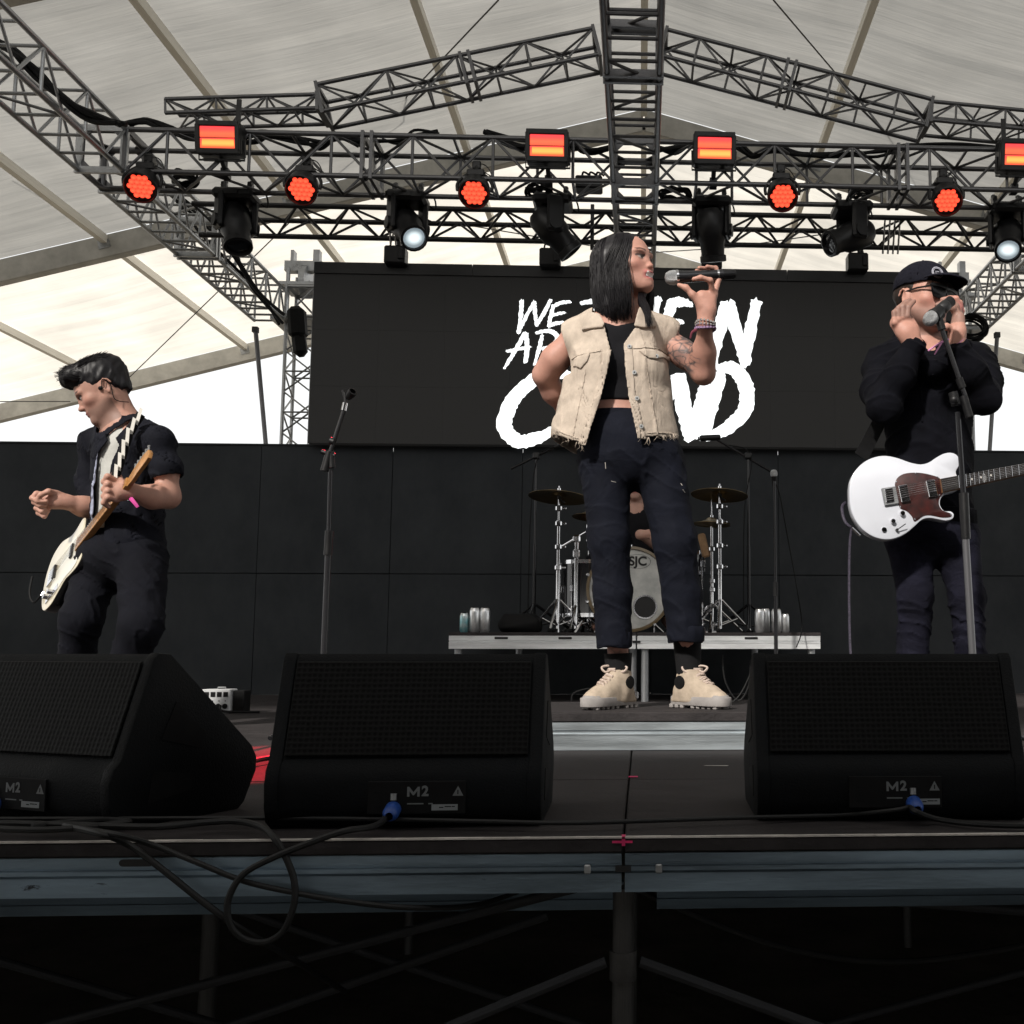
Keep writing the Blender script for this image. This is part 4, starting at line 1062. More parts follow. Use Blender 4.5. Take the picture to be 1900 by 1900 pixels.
# ---- vest
vm = mat('beige_denim', (.52,.44,.365), .9, 0, .14, 26, .35, 520, spec=.12, fold=(.35,9,(2.2,1,.8)))
T = Sdf(.0042)
T.cone(p(1150,645), p(1139,818), .176,.229,.05, ax=fy, flat=.74); T.cone(p(1066,624,.01), p(1236,620,.01), .066,.066,.05, ax=fy, flat=.95)
for x in (1110,1192): T.ell(p(x,678,-.075), (.075,.06,.075), None, .05)
T.eval(); X, Y, Z = T.grid(); yc = float(p(1150,700).y)
def curve(pts, d=-.1):
    q = sorted([(at(x,y,p.Y+d).z, at(x,y,p.Y+d).x) for x,y in pts]); return np.interp(T.ax[2], [a for a,_ in q], [b for _,b in q])[None,None,:]
xl = curve([(1098,574),(1120,598),(1134,655),(1128,690),(1115,740),(1086,826)]); xr = curve([(1208,574),(1186,598),(1157,642),(1160,690),(1168,740),(1186,816)])
fold = (waves(X,Y,Z,31,.0034,40,6,(.9,.3,.3))+creases(X,Y,Z,77,.0060,38,(.9,.3,.35)))*np.clip((float(p(1150,600).z)-Z)*6,0,1)+waves(X,Y,Z,12,.0022,60)
V0 = T.D+fold                                            # the outer skin of the cloth
shell = np.abs(V0+.0035)-.0035
opening = np.maximum(np.maximum(xl-X, X-xr), Y-(yc+.02))
def armcut(pts, s):
    c = curve(pts); return np.maximum((X-c)*s, float(p(1150,702).z)-Z)
cut1 = armcut([(1038,604),(1046,630),(1056,660),(1060,700)], 1); cut2 = armcut([(1264,592),(1252,630),(1244,660),(1240,702)], -1)
hq = sorted([(at(x,y,p.Y-.1).x, at(x,y,p.Y-.1).z) for x,y in ((1015,801),(1022,803),(1050,815),(1082,827),(1110,827),(1186,817),(1225,812),(1258,806),(1275,803))])
hem = np.interp(T.ax[0], [a for a,_ in hq], [b for _,b in hq])[:,None,None]+waves(X,Y,Z*0,8,.0018,160)
neck_c = np.array(p(1154,584,.02)); nk = np.sqrt((X-neck_c[0])**2+((Y-neck_c[1]))**2+((Z-neck_c[2])*.9)**2)-.083
keep = shell
for c in (opening, cut1, cut2, nk): keep = np.maximum(keep, -c)
keep = np.maximum(keep, hem-Z)
vest = T.build('vest', vm, singer, keep)
front = Y-(yc-.02)
def patch(name, poly, t0, t1, parent=None, m=None):
    q = poly2(X, Z, p.xz(poly, -.13)); d = np.maximum(np.maximum(V0-t1, t0-V0), np.maximum(q, front))
    return T.build(name, m or vm, parent or vest, d)
patch('collar', [(1090,568),(1112,578),(1122,600),(1118,608),(1078,606),(1080,586)], -.002, .011)
patch('collar', [(1186,560),(1194,566),(1216,584),(1218,600),(1196,606),(1176,604)], -.002, .011)
patch('pocket_flap', [(1184,650),(1245,648),(1246,655),(1218,667),(1206,667),(1192,660)], -.001, .0065)
patch('pocket_flap', [(1064,660),(1096,655),(1090,672),(1078,684),(1062,676)], -.001, .0065)
pl = [(1161,650),(1174,650),(1178,720),(1196,816),(1185,816),(1168,740),(1162,690)]
patch('placket', [(1159,645),(1174,640),(1178,720),(1200,818),(1183,818),(1166,740),(1160,690)], -.001, .0045)
patch('placket', [(1118,655),(1136,650),(1128,690),(1116,740),(1088,830),(1072,826),(1102,740),(1114,690)], -.001, .0045)
patch('yoke_seam', [(1058,656),(1118,652),(1118,655),(1058,660)], -.001, .0035); patch('yoke_seam', [(1174,645),(1243,640),(1243,644),(1174,649)], -.001, .0035)
patch('seam', [(1196,665),(1199,665),(1222,808),(1218,808)], -.001, .0032); patch('seam', [(1086,684),(1089,684),(1063,818),(1060,818)], -.001, .0032)
patch('hem_band', [(1028,792),(1075,814),(1074,818),(1027,796)], -.001, .003); patch('hem_band', [(1200,803),(1256,795),(1256,799),(1200,807)], -.001, .003)
btn = mat('zinc_button', (.6,.62,.63), .3, .8)
for (x,y) in ((1168,644),(1177,692),(1182,740),(1190,792),(1218,662)):
    h = T.hit(x,y,V0)
    if h is not None:
        b = MB().lathe([(0,.006),(.0075,.006),(.0085,.003),(.0085,-.004)], h+Vector((0,-.004,0)), (0,-1,0), 14).build('button', btn, vest)
        MB().lathe([(0,.0075),(.0028,.0072)], h+Vector((0,-.004,0)), (0,-1,0), 8).build('button_centre', blackmetal, b)
rnd = random.Random(4); paths = []
for (x0,y0,x1,y1,k) in ((1024,803,1084,828,26),(1186,816,1257,806,24)):
    for i in range(k):
        t = rnd.random(); x, y = x0+(x1-x0)*t, y0+(y1-y0)*t; a = p(x,y-2,-.14 if 1050 < x < 1240 else -.08); l = rnd.uniform(.006,.03)
        paths.append([a, a+Vector((rnd.uniform(-.008,.008),0,-l*.6)), a+Vector((rnd.uniform(-.014,.014),0,-l))])
tag(strands('frayed_threads', paths, .0009, vm, vest), kind='stuff')
# ---- hair: a smooth black bob with a few hundred fine locks
rnd = random.Random(9); H = Sdf(.005)
def HP(f,l,u): return HC+Vector(HQ @ (np.array((f,l,u))*HS))
H.ell(HP(-.018,0,.036), np.array((.108,.081,.086))*HS, HQ, .02)
for l_, f_, b_ in ((-.070,-.035,.07),(.066,-.045,.045),(0,-.085,.05)): H.cone(HP(f_,l_,.02), HP(f_-.004,l_*1.12,-.150), .027*HS,.022*HS,.05)
H.ell(HP(.088,0,-.030), np.array((.066,.058,.100))*HS, HQ, .02, '-')
H.cone(HP(.07,-.06,-.04), HP(.075,-.06,-.19), .03,.03,.02,'-'); H.cone(HP(.05,0,-.10), HP(.03,0,-.25), .055,.06,.03,'-')
H.eval(); X2, Y2, Z2 = H.grid()
cutz = float(HP(0,0,-.197).z); D = np.maximum(H.D+waves(X2,Y2,Z2*.12,7,.0022,210,5), cutz-Z2+waves(X2,Y2,Z2*0,2,.006,120))
hair = H.build('hair', hair_black, singer, D)
paths = []
for i in range(2800):
    phi = R(rnd.uniform(46 if i % 9 == 0 else 52,262)) if i % 6 else R(rnd.uniform(262,300)); endu = rnd.uniform(-.225,-.165); o = rnd.uniform(-.002,.012); wob = rnd.uniform(-.006,.006); ww = rnd.uniform(2,5)
    pts = []
    for j in range(13):
        t = j/12; u = .1315-(.1315-endu)*t**.9
        g = math.sqrt(max(0,1-((u-.03)/.102)**2)) if u > .03 else 1.0+.06*min(1,(.03-u)/.1)-.16*max(0,(-u-.1)/.1)
        ph = phi*(.55+.45*min(1,t*2.2)) if phi < R(100) else (phi if phi < R(250) else R(360)-(R(360)-phi)*(.55+.45*min(1,t*2.2)))
        ph = -ph                                         # towards her right, the side we see
        f_ = -.022+(.104+o)*g*math.cos(ph); l_ = (.092+o)*g*math.sin(ph)
        pts.append(HP(f_+wob*math.sin(ww*t*2), l_+.010*(1-t)+wob*.7*math.cos(ww*t*2), u))
    paths.append(pts)
for i in range(150):                                     # the lock that falls forward over her far shoulder
    j = Vector((rnd.uniform(-.016,.016),rnd.uniform(-.012,.012),rnd.uniform(-.01,.01)))
    paths.append(smooth_path([HP(-.02,.086,.04)+j*.4, HP(.012,.088,-.05)+j, p(1190,552,-.09)+j*.8, p(1200,576,-.145)+j*.8, p(1205+rnd.uniform(-5,4),602+rnd.uniform(-12,8),-.175)+j*.4],3))
fly = []
for i in range(110):                                     # loose single hairs
    q_ = [Vector(v) for v in rnd.choice(paths[:2800])]; o_ = Vector((rnd.uniform(-1,1),rnd.uniform(-1,1),rnd.uniform(-.4,.6)))*.012
    fly.append([v+o_*(j/len(q_))**1.3*1.6 for j, v in enumerate(q_)])
tag(strands('flyaway_hairs', fly, .0006, hair_black, hair, 3), kind='stuff')
tag(strands('hair_locks', paths, .0013, hair_black, hair, 4), kind='stuff')
# ---- canvas boots
bm_ = mat('beige_canvas', (.47,.385,.30), .9, 0, .15, 40, .3, 600, spec=.15); sole_m = mat('grey_rubber_sole', (.30,.28,.27), .7, 0, .15, 30); sock_m = fabric_mat('black_sock', (.01,.01,.011))
lace_m = mat('cream_lace', (.52,.42,.36), .85, 0, .2, 200); tab_m = mat('pink_tab', (.62,.04,.10), .7)
outl = sub2([(-.082,0),(-.07,.032),(-.02,.036),(.05,.040),(.12,.047),(.17,.044),(.203,.024),(.212,0),(.203,-.024),(.17,-.044),(.12,-.047),(.05,-.040),(-.02,-.036),(-.07,-.032)],4)
def boot(ax, ang, side, collar):
    """ax: ankle on the ground; ang: direction of the toe; collar: where the trouser leg comes down"""
    M = Matrix.Translation(ax) @ Matrix.Rotation(ang,4,'Z') @ Matrix.Scale(.85,4)
    def B(x,y,z): return M @ Vector((x,y,z))
    Qm = np.array(Matrix.Rotation(ang,3,'Z'))
    c0 = B(0.004,0,.175); kk = .85
    T = Sdf(.0042); T.cone(B(-.004,0,.085), c0, .053*kk,.050*kk,.02); T.cone(B(-.030,0,.055), B(.11,0,.050), .045*kk,.043*kk,.03)
    T.ell(B(.150,0,.040),np.array((.062,.047,.042))*kk,Qm,.02); T.cone(B(.01,0,.125), B(.115,0,.062), .043*kk,.034*kk,.03); T.rbox(B(.06,0,.03),np.array((.135,.040,.012))*kk,Qm,.01,.02)
    T.eval(); X,Y,Z = T.grid(); D = T.D+waves(X,Y,Z,6,.0016,80); D = np.maximum(D, Z-float(c0.z)+.010); D = np.maximum(D, float(ax.z)+.020-Z)
    bt = T.build('boot', bm_, singer, D)
    MB().prism(outl,.038,M @ Matrix.Translation((0,0,.012)) @ Matrix.Diagonal((1.05,1.17,1,1)),bev=.004).build('sole', sole_m, bt)
    sl = MB()
    for i in range(9):
        x = -.070+.031*i
        if i == 3: continue
        for s in (-1,1): sl.box(B(x,s*.024,.0085),(.017,.032,.015),Matrix.Rotation(ang,3,'Z'),bev=.003)
    tag(sl.build('sole_lugs', sole_m, bt), kind='stuff')
    T2 = Sdf(.0045); T2.ell(B(.150,0,.036),np.array((.068,.051,.043))*kk,Qm,.01); T2.eval(); X,Y,Z = T2.grid()
    lx = (X-ax.x)*math.cos(ang)+(Y-ax.y)*math.sin(ang); D2 = np.maximum(np.maximum(T2.D, .140*kk-lx+.5*(Z-ax.z)), np.maximum(float(ax.z)+.02-Z, Z-ax.z-.060*kk))
    T2.build('toe_cap', sole_m, bt, D2)
    def top(x, y):                                      # height of the canvas at a place on the foot
        q = B(x,y,0); i, j = [int(round((q[k]-T.lo[k])/T.res)) for k in (0,1)]
        z = np.nonzero(D[i,j,:] < 0)[0]; return (float(T.ax[2][z[-1]])-ax.z)/kk if len(z) else .05
    for i in range(6):                                  # laces
        t = i/5; x = .118-.085*t; w = .021+.004*t
        for s in (-1,1):
            pts = [B(x+.009*(1-2*abs(u))+.003*s*u*2, u*2*w*s, top(x, u*2*w)+.003+.002*s) for u in (-.5,-.25,0,.25,.5)]
            MB().tube(smooth_path(pts,3),.0040,5).build('lace', lace_m, bt)
    k = B(.030,0,top(.030,0)+.006)
    for s in (-1,1): MB().tube(smooth_path([k, k+Vector((s*.022,-.012,.010)), k+Vector((s*.045,-.02,.004)), k+Vector((s*.030,-.026,-.012)), k+Vector((s*.004,-.012,-.004)), k+Vector((s*.012,-.03,-.045))],5),.0042,5).build('lace_loop', lace_m, bt)
    sd_ = Vector((math.cos(ang),math.sin(ang),0)).cross(Vector((0,0,1)))*side
    q = B(-.006,0,.108)+sd_*.0415
    MB().lathe([(0,.009),(.023,.008),(.025,.003),(.025,-.008)], q, sd_, 20).build('ankle_patch', rubber, bt)
    MB().tube(smooth_path([B(-.050,0,.150),B(-.062,0,.178),B(-.054,0,.192),B(-.044,0,.170)],4),.006,5).build('pull_tab', tab_m, bt)
    MB().tube([B(.0,0,.12), (B(0,0,.12)+Vector(collar))/2, Vector(collar)],.0440,16,.0520).build('sock', sock_m, singer)
    return bt
boot(g1, R(180+52), -1, A1+Vector((-.002,0,.030))); boot(g2, R(-46), 1, A2+Vector((-.004,0,.075)))
# ---- microphone in her hand: a thing of its own
ma, mb_ = p(1250,515,YA+.002), p(1354,509,YA+.014); d = (mb_-ma).normalized()
mic = thing('handheld_microphone', ma, 'black wireless microphone with silver grille held in the singer\'s hand', 'microphone')
grille = mat('silver_grille', (.45,.46,.47), .4, .8, .5, 420, .6, 900)
bodym = mat('gloss_black_body', (.012,.012,.014), .22, 0, spec=.6)
MB().lathe([(.004,-.032),(.016,-.028),(.0245,-.014),(.0262,.0),(.0245,.011)], ma, d, 24).build('grille', grille, mic)
MB().lathe([(.0265,.009),(.0265,.017),(.0245,.018)], ma, d, 24).build('grille_band', chrome, mic)
MB().lathe([(.0235,.016),(.0205,.05),(.0185,.175),(.0185,.176)], ma, d, 20).build('body', bodym, mic)
MB().lathe([(.019,.155),(.0192,.158),(.0192,.160),(.019,.162)], ma, d, 20).build('ring', chrome, mic)
MB().lathe([(.0175,.170),(.017,.215),(.012,.222),(0,.223)], ma, d, 20).build('end_cap', blackplastic, mic)
# ---- low riser she stands on
bx_ = thing('low_riser', (0,BOXY,0), 'low stage panel with a bright aluminium side under the singer\'s boots', 'riser')
x0, x1, y1 = at(985,1380,BOXY).x, at(1440,1380,BOXY).x, BOXY+.72
MB().box(((x0+x1)/2,(BOXY+y1)/2,BOXZ-.0155),(x1-x0,y1-BOXY,.031),bev=.003).build('deck_panel', deckblack, bx_, 0)
prof = [(0,BOXZ-.033),(0,BOXZ-.058),(.006,BOXZ-.060),(.006,BOXZ-.068),(-.002,BOXZ-.070),(-.002,BOXZ-.075),(0,BOXZ-.077),(0,.002),(.03,.002),(.03,BOXZ-.033)]
MB().prism(prof, x1-x0-.004, Matrix.Translation((x0+.002,BOXY+.003,0)) @ Matrix(((0,0,1,0),(1,0,0,0),(0,1,0,0),(0,0,0,1)))).build('frame_rail', mat('brushed_aluminium',(.50,.55,.58),.42,.8,.3,4,.06,80,stretch=(.5,1,5),rvar=.12), bx_, 0)
for s_, xx in ((1,x0+.012),(-1,x1-.012)): block('frame_rail', (xx,(BOXY+.035+y1)/2,.047), (.02,y1-BOXY-.04,.088), alu, bx_)
# ================================================================== guitarist at the left
p = Px(4.58); rnd = random.Random(21)
LC = p(190,727,-.04); LQ = head_frame((-.78,-.34,-.54), R(3)); LS = 1.07
S = Sdf(.0036); nb = p(228,790,.0)
PL = head(S, LC, LQ, LS, male=True, neck=nb, neck_r=(.056,.070))
fb = Vector((-.70,-.71,0)); sb = Vector((.71,-.70,0))          # his facing and his left
shL, shR = p(290,822,-.13), p(180,826,.13)
S.cone(shL, shR, .062,.062,.03); S.cone(nb, shL, .056,.055,.05); S.cone(nb, shR, .056,.055,.05)
S.cone(p(234,850), p(236,1010), .138,.135,.05, ax=fb, flat=.76)
S.ell(p(225,1030), (.165,.14,.13), None, .05)
# left arm, fretting hand
eL = p(312,922,-.13); wL = p(244,912,-.27)
S.chain([shL, p(308,868,-.14), eL], [.048,.048,.042], .04); S.chain([eL, p(282,922,-.20), wL], [.044,.044,.029], .04)
S.cone(wL, p(222,912,-.29), .031,.036,.02, ax=(0,1,0), flat=.8); S.cone(p(222,912,-.29), p(209,905,-.30), .036,.032,.02)
for k, (y0, y1) in enumerate(((889,888),(900,902),(912,915),(923,927))):
    S.chain([p(216,y0+4,-.30), p(200,y1-4,-.335), p(193,y1+6,-.325), p(201,y1+13,-.30)], [.0135,.0125,.0115,.010], .006)
S.chain([p(228,900,-.30), p(220,886,-.27), p(210,880,-.25)], [.016,.013,.010], .008)
# right arm, loose picking hand
eR = p(190,950,.10); wR = p(122,931,-.02)
S.chain([shR, p(176,890,.15), eR], [.055,.050,.041], .04); S.chain([eR, p(155,940,.04), wR], [.041,.039,.028], .04)
S.cone(wR, p(100,929,-.04), .031,.036,.02, ax=(0,1,0), flat=.7); S.cone(p(104,926,-.04), p(86,926,-.05), .033,.030,.02, ax=(0,1,0), flat=.7)
for k, (x, y, tx, ty) in enumerate(((84,917,92,930),(79,925,90,937),(79,936,90,944),(84,945,95,948))):
    d0 = -.075+.012*k
    S.chain([p(90,918+8*k,-.05+.006*k), p(68+k*3,y-1,d0), p(60+k*4,y+7,d0-.012), p(70+k*4,y+13,d0-.02), p(tx-6,ty,d0-.012)], [.0125,.0118,.0108,.010,.009], .006)
S.chain([p(104,916,-.05), p(90,912,-.085), p(76,918,-.10), p(68,926,-.098)], [.016,.0125,.0105,.009], .008)
# legs: knees a little bent, feet on the deck
kn1, kn2 = p(150,1150,-.12), p(262,1160,-.22); ft1 = Vector((p(150,1200,.1).x, p.Y+.06, .09)); ft2 = Vector((p(255,1200,.1).x, p.Y-.10, .09))
S.chain([p(190,1035,.06), kn1, ft1], [.085,.058,.04], .03); S.chain([p(262,1038,-.06), kn2, ft2], [.085,.058,.04], .03)
for f_ in (ft1, ft2): S.cone(f_-Vector((0,0,.05)), f_+Vector((-.13,-.09,-.05)), .035,.03,.02)
S.eval()
def left_color(V):
    c = np.tile(np.array((.50,.275,.21)), (len(V),1)); paint_face(V, c, LC, LQ, LS, lip=(.36,.15,.13), stubble=.55, brow=(.012,.009,.008), eyes=True); return c
gl = S.build('person', skin_m, None, color=left_color)
tag(gl, 'dark-haired man in an open navy shirt over a white vest, looking down at his guitar', 'person')
# ---- white vest top under the shirt
tank_m = fabric_mat('white_ribbed_cotton', (.50,.50,.47), .9, .1, .3, 300)
T = Sdf(.006); T.cone(p(232,838), p(236,1010), .146,.142,.05, ax=fb, flat=.80); T.cone(shL+sb*-.05, shR+sb*.05, .064,.064,.04); T.eval(); X,Y,Z = T.grid()
nc = np.array(p(205,790,-.05)); D = np.maximum(T.D+waves(X,Y,Z,3,.002,60), .085-np.sqrt((X-nc[0])**2+(Y-nc[1])**2+(Z-nc[2])**2)); D = np.maximum(D, Z-float(p(230,800).z))
T.build('vest_top', tank_m, gl, D)
# ---- open short-sleeved shirt
sh_m = mat('navy_shirt_cloth', (.0055,.0062,.011), .85, 0, .25, 8, .2, 380, spec=.18, fold=(.4,7,(1.4,1,1))); lin_m = mat('pale_shirt_facing', (.30,.32,.42), .85, 0, .25, 60)
T = Sdf(.0055)
T.cone(p(234,842), p(238,1005), .156,.166,.06, ax=fb, flat=.86); T.cone(shL, shR, .064,.062,.05); T.cone(nb, shL, .066,.062,.06); T.cone(nb, shR, .066,.062,.06)
T.ell(p(300,880,-.13),(.001,.001,.001),None,.001)
T.cone(p(160,990,.2),p(330,780,-.2),.002,.002,.001)
T.ops.pop(); T.eval(pad=.09); X,Y,Z = T.grid()
A_ = Sdf(.0055); A_.chain([shL, p(309,868,-.14), p(313,905,-.135)], [.055,.058,.060], .04); A_.eval(like=T); B_ = Sdf(.0055); B_.chain([shR, p(172,890,.15), p(178,930,.13)], [.064,.062,.062], .04); B_.eval(like=T)
zz = float(p(300,888,-.13).z); wv1 = waves(X,Y,Z,41,.0025,44,6,(.6,.3,.6))+creases(X,Y,Z,42,.0065,36,(.6,.3,.6))
def hollow(d): return np.abs(d+.004)-.004
sl1 = np.maximum(hollow(A_.D+wv1), zz-Z+.25*(X-float(p(310,888,-.13).x))); sl2 = np.maximum(hollow(B_.D+wv1), zz-.06-Z)
V0 = smin(T.D, smin(np.maximum(A_.D, zz+.05-Z), np.maximum(B_.D, zz-Z), .01), .03)+wv1; shell = hollow(V0)
out = np.minimum(np.minimum(shell, sl1), sl2)
hemz = float(p(235,1014,-.1).z)+waves(X,Y,Z*0,6,.004,40); out = np.maximum(out, hemz-Z)
op = poly2(X, Z, p.xz([(244,768),(205,792),(182,815),(169,850),(161,905),(158,965),(165,1020),(188,1020),(189,960),(195,900),(203,855),(222,815),(258,772)], -.16))
half = (X-float(p.Y*0+p(235,900).x))*fb.x+(Y-p.Y)*fb.y                      # how far in front of his middle
out = np.maximum(out, -np.maximum(op, .02-half)); nk = np.array(p(222,790,-.02)); out = np.maximum(out, .092-np.sqrt((X-nk[0])**2+(Y-nk[1])**2+((Z-nk[2])*.8)**2))
shirt = T.build('shirt', sh_m, gl, out)
def patch2(name, poly, t0, t1, m, parent):
    q = poly2(X, Z, p.xz(poly, -.16)); d = np.maximum(np.maximum(V0-t1, t0-V0), np.maximum(q, .0-half)); return T.build(name, m, parent, d)
patch2('shirt_facing', [(176,832),(168,852),(158,890),(150,935),(151,955),(157,966),(162,940),(164,905),(171,860)], -.001, .005, lin_m, shirt)
patch2('collar', [(212,812),(238,778),(254,770),(256,780),(236,800),(222,834)], -.001, .006, sh_m, shirt)
patch2('collar', [(192,800),(180,814),(168,836),(176,840),(196,816)], -.001, .008, sh_m, shirt)
# ---- dark trousers
dt = mat('black_trousers', (.0048,.0052,.0085), .88, 0, .25, 8, .2, 420, spec=.15, fold=(.35,6,(1.5,1,.9)))
T = Sdf(.0065); T.ell(p(226,1036), (.18,.155,.135), None, .05); T.cone(p(236,985), p(232,1020), .144,.160,.04, ax=fb, flat=.82); T.chain([p(188,1036,.06), kn1, ft1+Vector((0,0,-.02))], [.098,.075,.066], .04); T.chain([p(264,1040,-.06), kn2, ft2+Vector((0,0,-.02))], [.102,.079,.070], .04)
T.eval(); X,Y,Z = T.grid(); D = np.maximum(T.D+creases(X,Y,Z,8,.0070,40,(.6,.4,.7)), .035-Z); D = np.maximum(D, Z-float(p(230,984).z)); T.build('trousers', dt, gl, D)
for f_ in (ft1, ft2):
    T = Sdf(.006); T.cone(f_+Vector((.03,.02,-.045)), f_+Vector((-.14,-.10,-.050)), .044,.040,.03); T.rbox(f_+Vector((-.055,-.04,-.082)),(.145,.05,.008),np.array(Matrix.Rotation(math.atan2(-.10,-.14),3,'Z')),.006,.02); T.eval(); T.build('shoe', rubber, gl)
# ---- hair: short back and sides, combed-up quiff
def LP(f,l,u): return LC+Vector(LQ @ (np.array((f,l,u))*LS))
H = Sdf(.0045); H.ell(LP(-.020,0,.044), np.array((.102,.083,.088))*LS, LQ, .02); H.ell(LP(.050,0,.098), np.array((.070,.066,.046))*LS, LQ, .04); H.ell(LP(-.045,0,.075), np.array((.085,.076,.070))*LS, LQ, .03); H.ell(LP(-.070,0,.0), np.array((.045,.058,.060))*LS, LQ, .02)
H.ell(LP(.105,0,-.020), np.array((.075,.09,.078))*LS, LQ, .01, '-')
for s in (-1,1): H.ell(LP(.040,s*.088,-.040), np.array((.052,.030,.062))*LS, LQ, .008, '-'); H.ell(LP(-.014,s*.088,-.012), np.array((.026,.022,.038))*LS, LQ, .006, '-')
H.cone(LP(-.05,0,-.08), LP(.0,0,-.16), .062,.07,.02,'-')
H.eval(); X,Y,Z = H.grid(); un = (X-LC.x)*LQ[0,2]+(Y-LC.y)*LQ[1,2]+(Z-LC.z)*LQ[2,2]
hl = H.build('hair', hair_black, gl, np.maximum(H.D+waves(X,Y,Z,6,.0030,150,6), -.050-un+waves(X,Y,Z,2,.005,120)))
paths = []
for i in range(1300):
    l_ = rnd.uniform(-.07,.07); f0 = rnd.uniform(-.06,.07); u0 = .036+.088*math.sqrt(max(.05,1-(l_/.085)**2-((f0+.02)/.11)**2))
    a = np.array((f0,l_,u0+.006)); bk = rnd.uniform(.02,.055)
    q = max(0,f0+.02)*1.1
    paths.append([LP(*a), LP(f0+bk*.35+q*.2,l_*1.02,u0+.018+q*.20), LP(f0+bk*(.9 if f0 > .02 else -.8)+q*.1,l_*1.05+rnd.uniform(-.008,.008),u0+.020+q*.25+rnd.uniform(-.010,.006))])
tag(strands('hair_locks', paths, .0015, hair_black, hl, 4), kind='stuff')
iem = MB().ball(LP(.004,-.084 if False else .084,-.008), .010, 8).build('earpiece', blackplastic, gl)
MB().tube(smooth_path([LP(.0,.090,-.010),LP(-.02,.092,.02),LP(-.035,.086,-.01),LP(-.02,.082,-.07),LP(-.06,.070,-.10)],5),.0018,5).build('earpiece_wire', rubber, gl)
mb = MB(); c = p(237,911,-.275)
for i in range(20):
    a = 2*math.pi*i/20; mb.ball(c+Vector((.010*math.cos(a),.036*math.cos(a)*.9,.038*math.sin(a))), .0055, 6)
mb.build('chain_bracelet', chrome, gl)
MB().tube([p(243,925,-.31),p(249,932,-.315),p(256,941,-.31)],.009,6,.007).build('pink_wristband', mat('hot_pink_band',(.7,.08,.35),.6), gl)
# ---- cream electric guitar seen at a slant
a0, a1 = p(82,1094,.16), p(279,845,-.42); ax_ = (a1-a0).normalized(); L_ = (a1-a0).length
nrm = Vector((-.86,-.50,.10)); nrm = (nrm-ax_*nrm.dot(ax_)).normalized(); wd = nrm.cross(ax_).normalized()   # across the body
MG = Matrix((( ax_.x,wd.x,nrm.x,a0.x),(ax_.y,wd.y,nrm.y,a0.y),(ax_.z,wd.z,nrm.z,a0.z),(0,0,0,1)))
k = L_/.98
g1_ = thing('electric_guitar', a0, 'cream electric guitar with maple neck held by the man at the left', 'guitar')
cream = mat('cream_lacquer', (.62,.56,.42), .28, 0, .06, 8, spec=.5, coat=.4); blk = mat('black_lacquer', (.008,.008,.009), .2, 0, coat=.4)
maple = mat('amber_maple', (.42,.20,.06), .35, 0, .25, 12, stretch=(.3,4,4), coat=.3)
def GM(x=0,y=0,z=0): return MG @ Matrix.Translation((x*k,y*k,z*k)) @ Matrix.Diagonal((k,k,k,1))
tele = sub2([(.0,0),(.012,.085),(.055,.145),(.13,.160),(.20,.138),(.255,.118),(.31,.122),(.355,.135),(.385,.118),(.392,.080),(.392,.03),(.360,.022),(.345,-.03),(.365,-.055),(.405,-.075),(.405,-.105),(.37,-.125),(.31,-.122),(.255,-.115),(.20,-.135),(.13,-.160),(.055,-.145),(.012,-.085)],4)
MB().prism(tele,.040,GM(0,0,-.040),bev=.006).build('body', blk, g1_)
MB().prism([(x*.985+.003,y*.985) for x,y in tele],.004,GM(0,0,.0002),bev=.0015).build('body_top', cream, g1_)
pg_m = mat('white_pickguard', (.68,.66,.58), .3, 0, coat=.3)
MB().prism(sub2([(.10,-.10),(.16,-.125),(.25,-.105),(.33,-.108),(.37,-.09),(.335,-.03),(.33,.03),(.31,.07),(.25,.05),(.15,.0),(.11,-.04)],4),.002,GM(0,0,.0044)).build('pickguard', pg_m, g1_, 0)
MB().box((0,0,0),(.072,.075,.012),bev=.002).build('bridge', chrome, g1_, 35, GM(.105,0,.008)); MB().box((0,0,0),(.018,.07,.012),bev=.003).build('pickup', blk, g1_, 35, GM(.135,0,.012)); MB().box((0,0,0),(.022,.07,.012),bev=.003).build('pickup', blk, g1_, 35, GM(.30,0,.009))
MB().box((0,0,0),(.12,.03,.004),bev=.001).build('control_plate', chrome, g1_, 35, GM(.13,-.105,.006))
for x in (.10,.14): MB().lathe([(.011,0),(.010,.02),(0,.021)],(0,0,0),(0,0,1),14).build('knob', chrome, g1_, 35, GM(x,-.105,.008))
nk_ = MB().prism([(.34,-.028),(.34,.028),(.80,.0215),(.80,-.0215)],.024,GM(0,0,-.012),bev=.004).build('neck', maple, g1_)
for i in range(21):
    x = .80-.628*(1-2**(-(i+1)/12)); MB().box((0,0,0),(.0025,.044+.010*(.80-x)/.46,.002)).build('fret', chrome, nk_, 0, GM(x,0,.0125))
MB().prism([(.795,-.021),(.80,.021),(.84,.034),(.93,.046),(.965,.040),(.98,.016),(.972,-.006),(.94,-.012),(.88,-.014),(.84,-.022)],.015,GM(0,0,-.010),bev=.002).build('headstock', maple, g1_)
for i in range(6):
    MB().cyl((.835+.022*i,.036+.0022*i,-.004),(.835+.022*i,.058+.0022*i,-.004),.0045,n=8).box((.835+.022*i,.064+.0022*i,-.004),(.010,.014,.010),bev=.003).build('tuning_peg', chrome, g1_, 35, MG @ Matrix.Diagonal((k,k,k,1)))
for i in range(6):
    y0, y1 = -.025+.010*i, -.016+.0064*i; rod('string', MG @ (Vector((.10,y0,.018))*k), MG @ (Vector((.80,y1,.015))*k), .0007, chrome, g1_, 4)
strap_w = mat('white_leather', (.62,.60,.55), .6, 0, .08, 20); st_pts = [(262,768),(250,786),(240,804),(232,826),(225,850),(218,872),(211,892)]
zz_ = MB(); prev = None
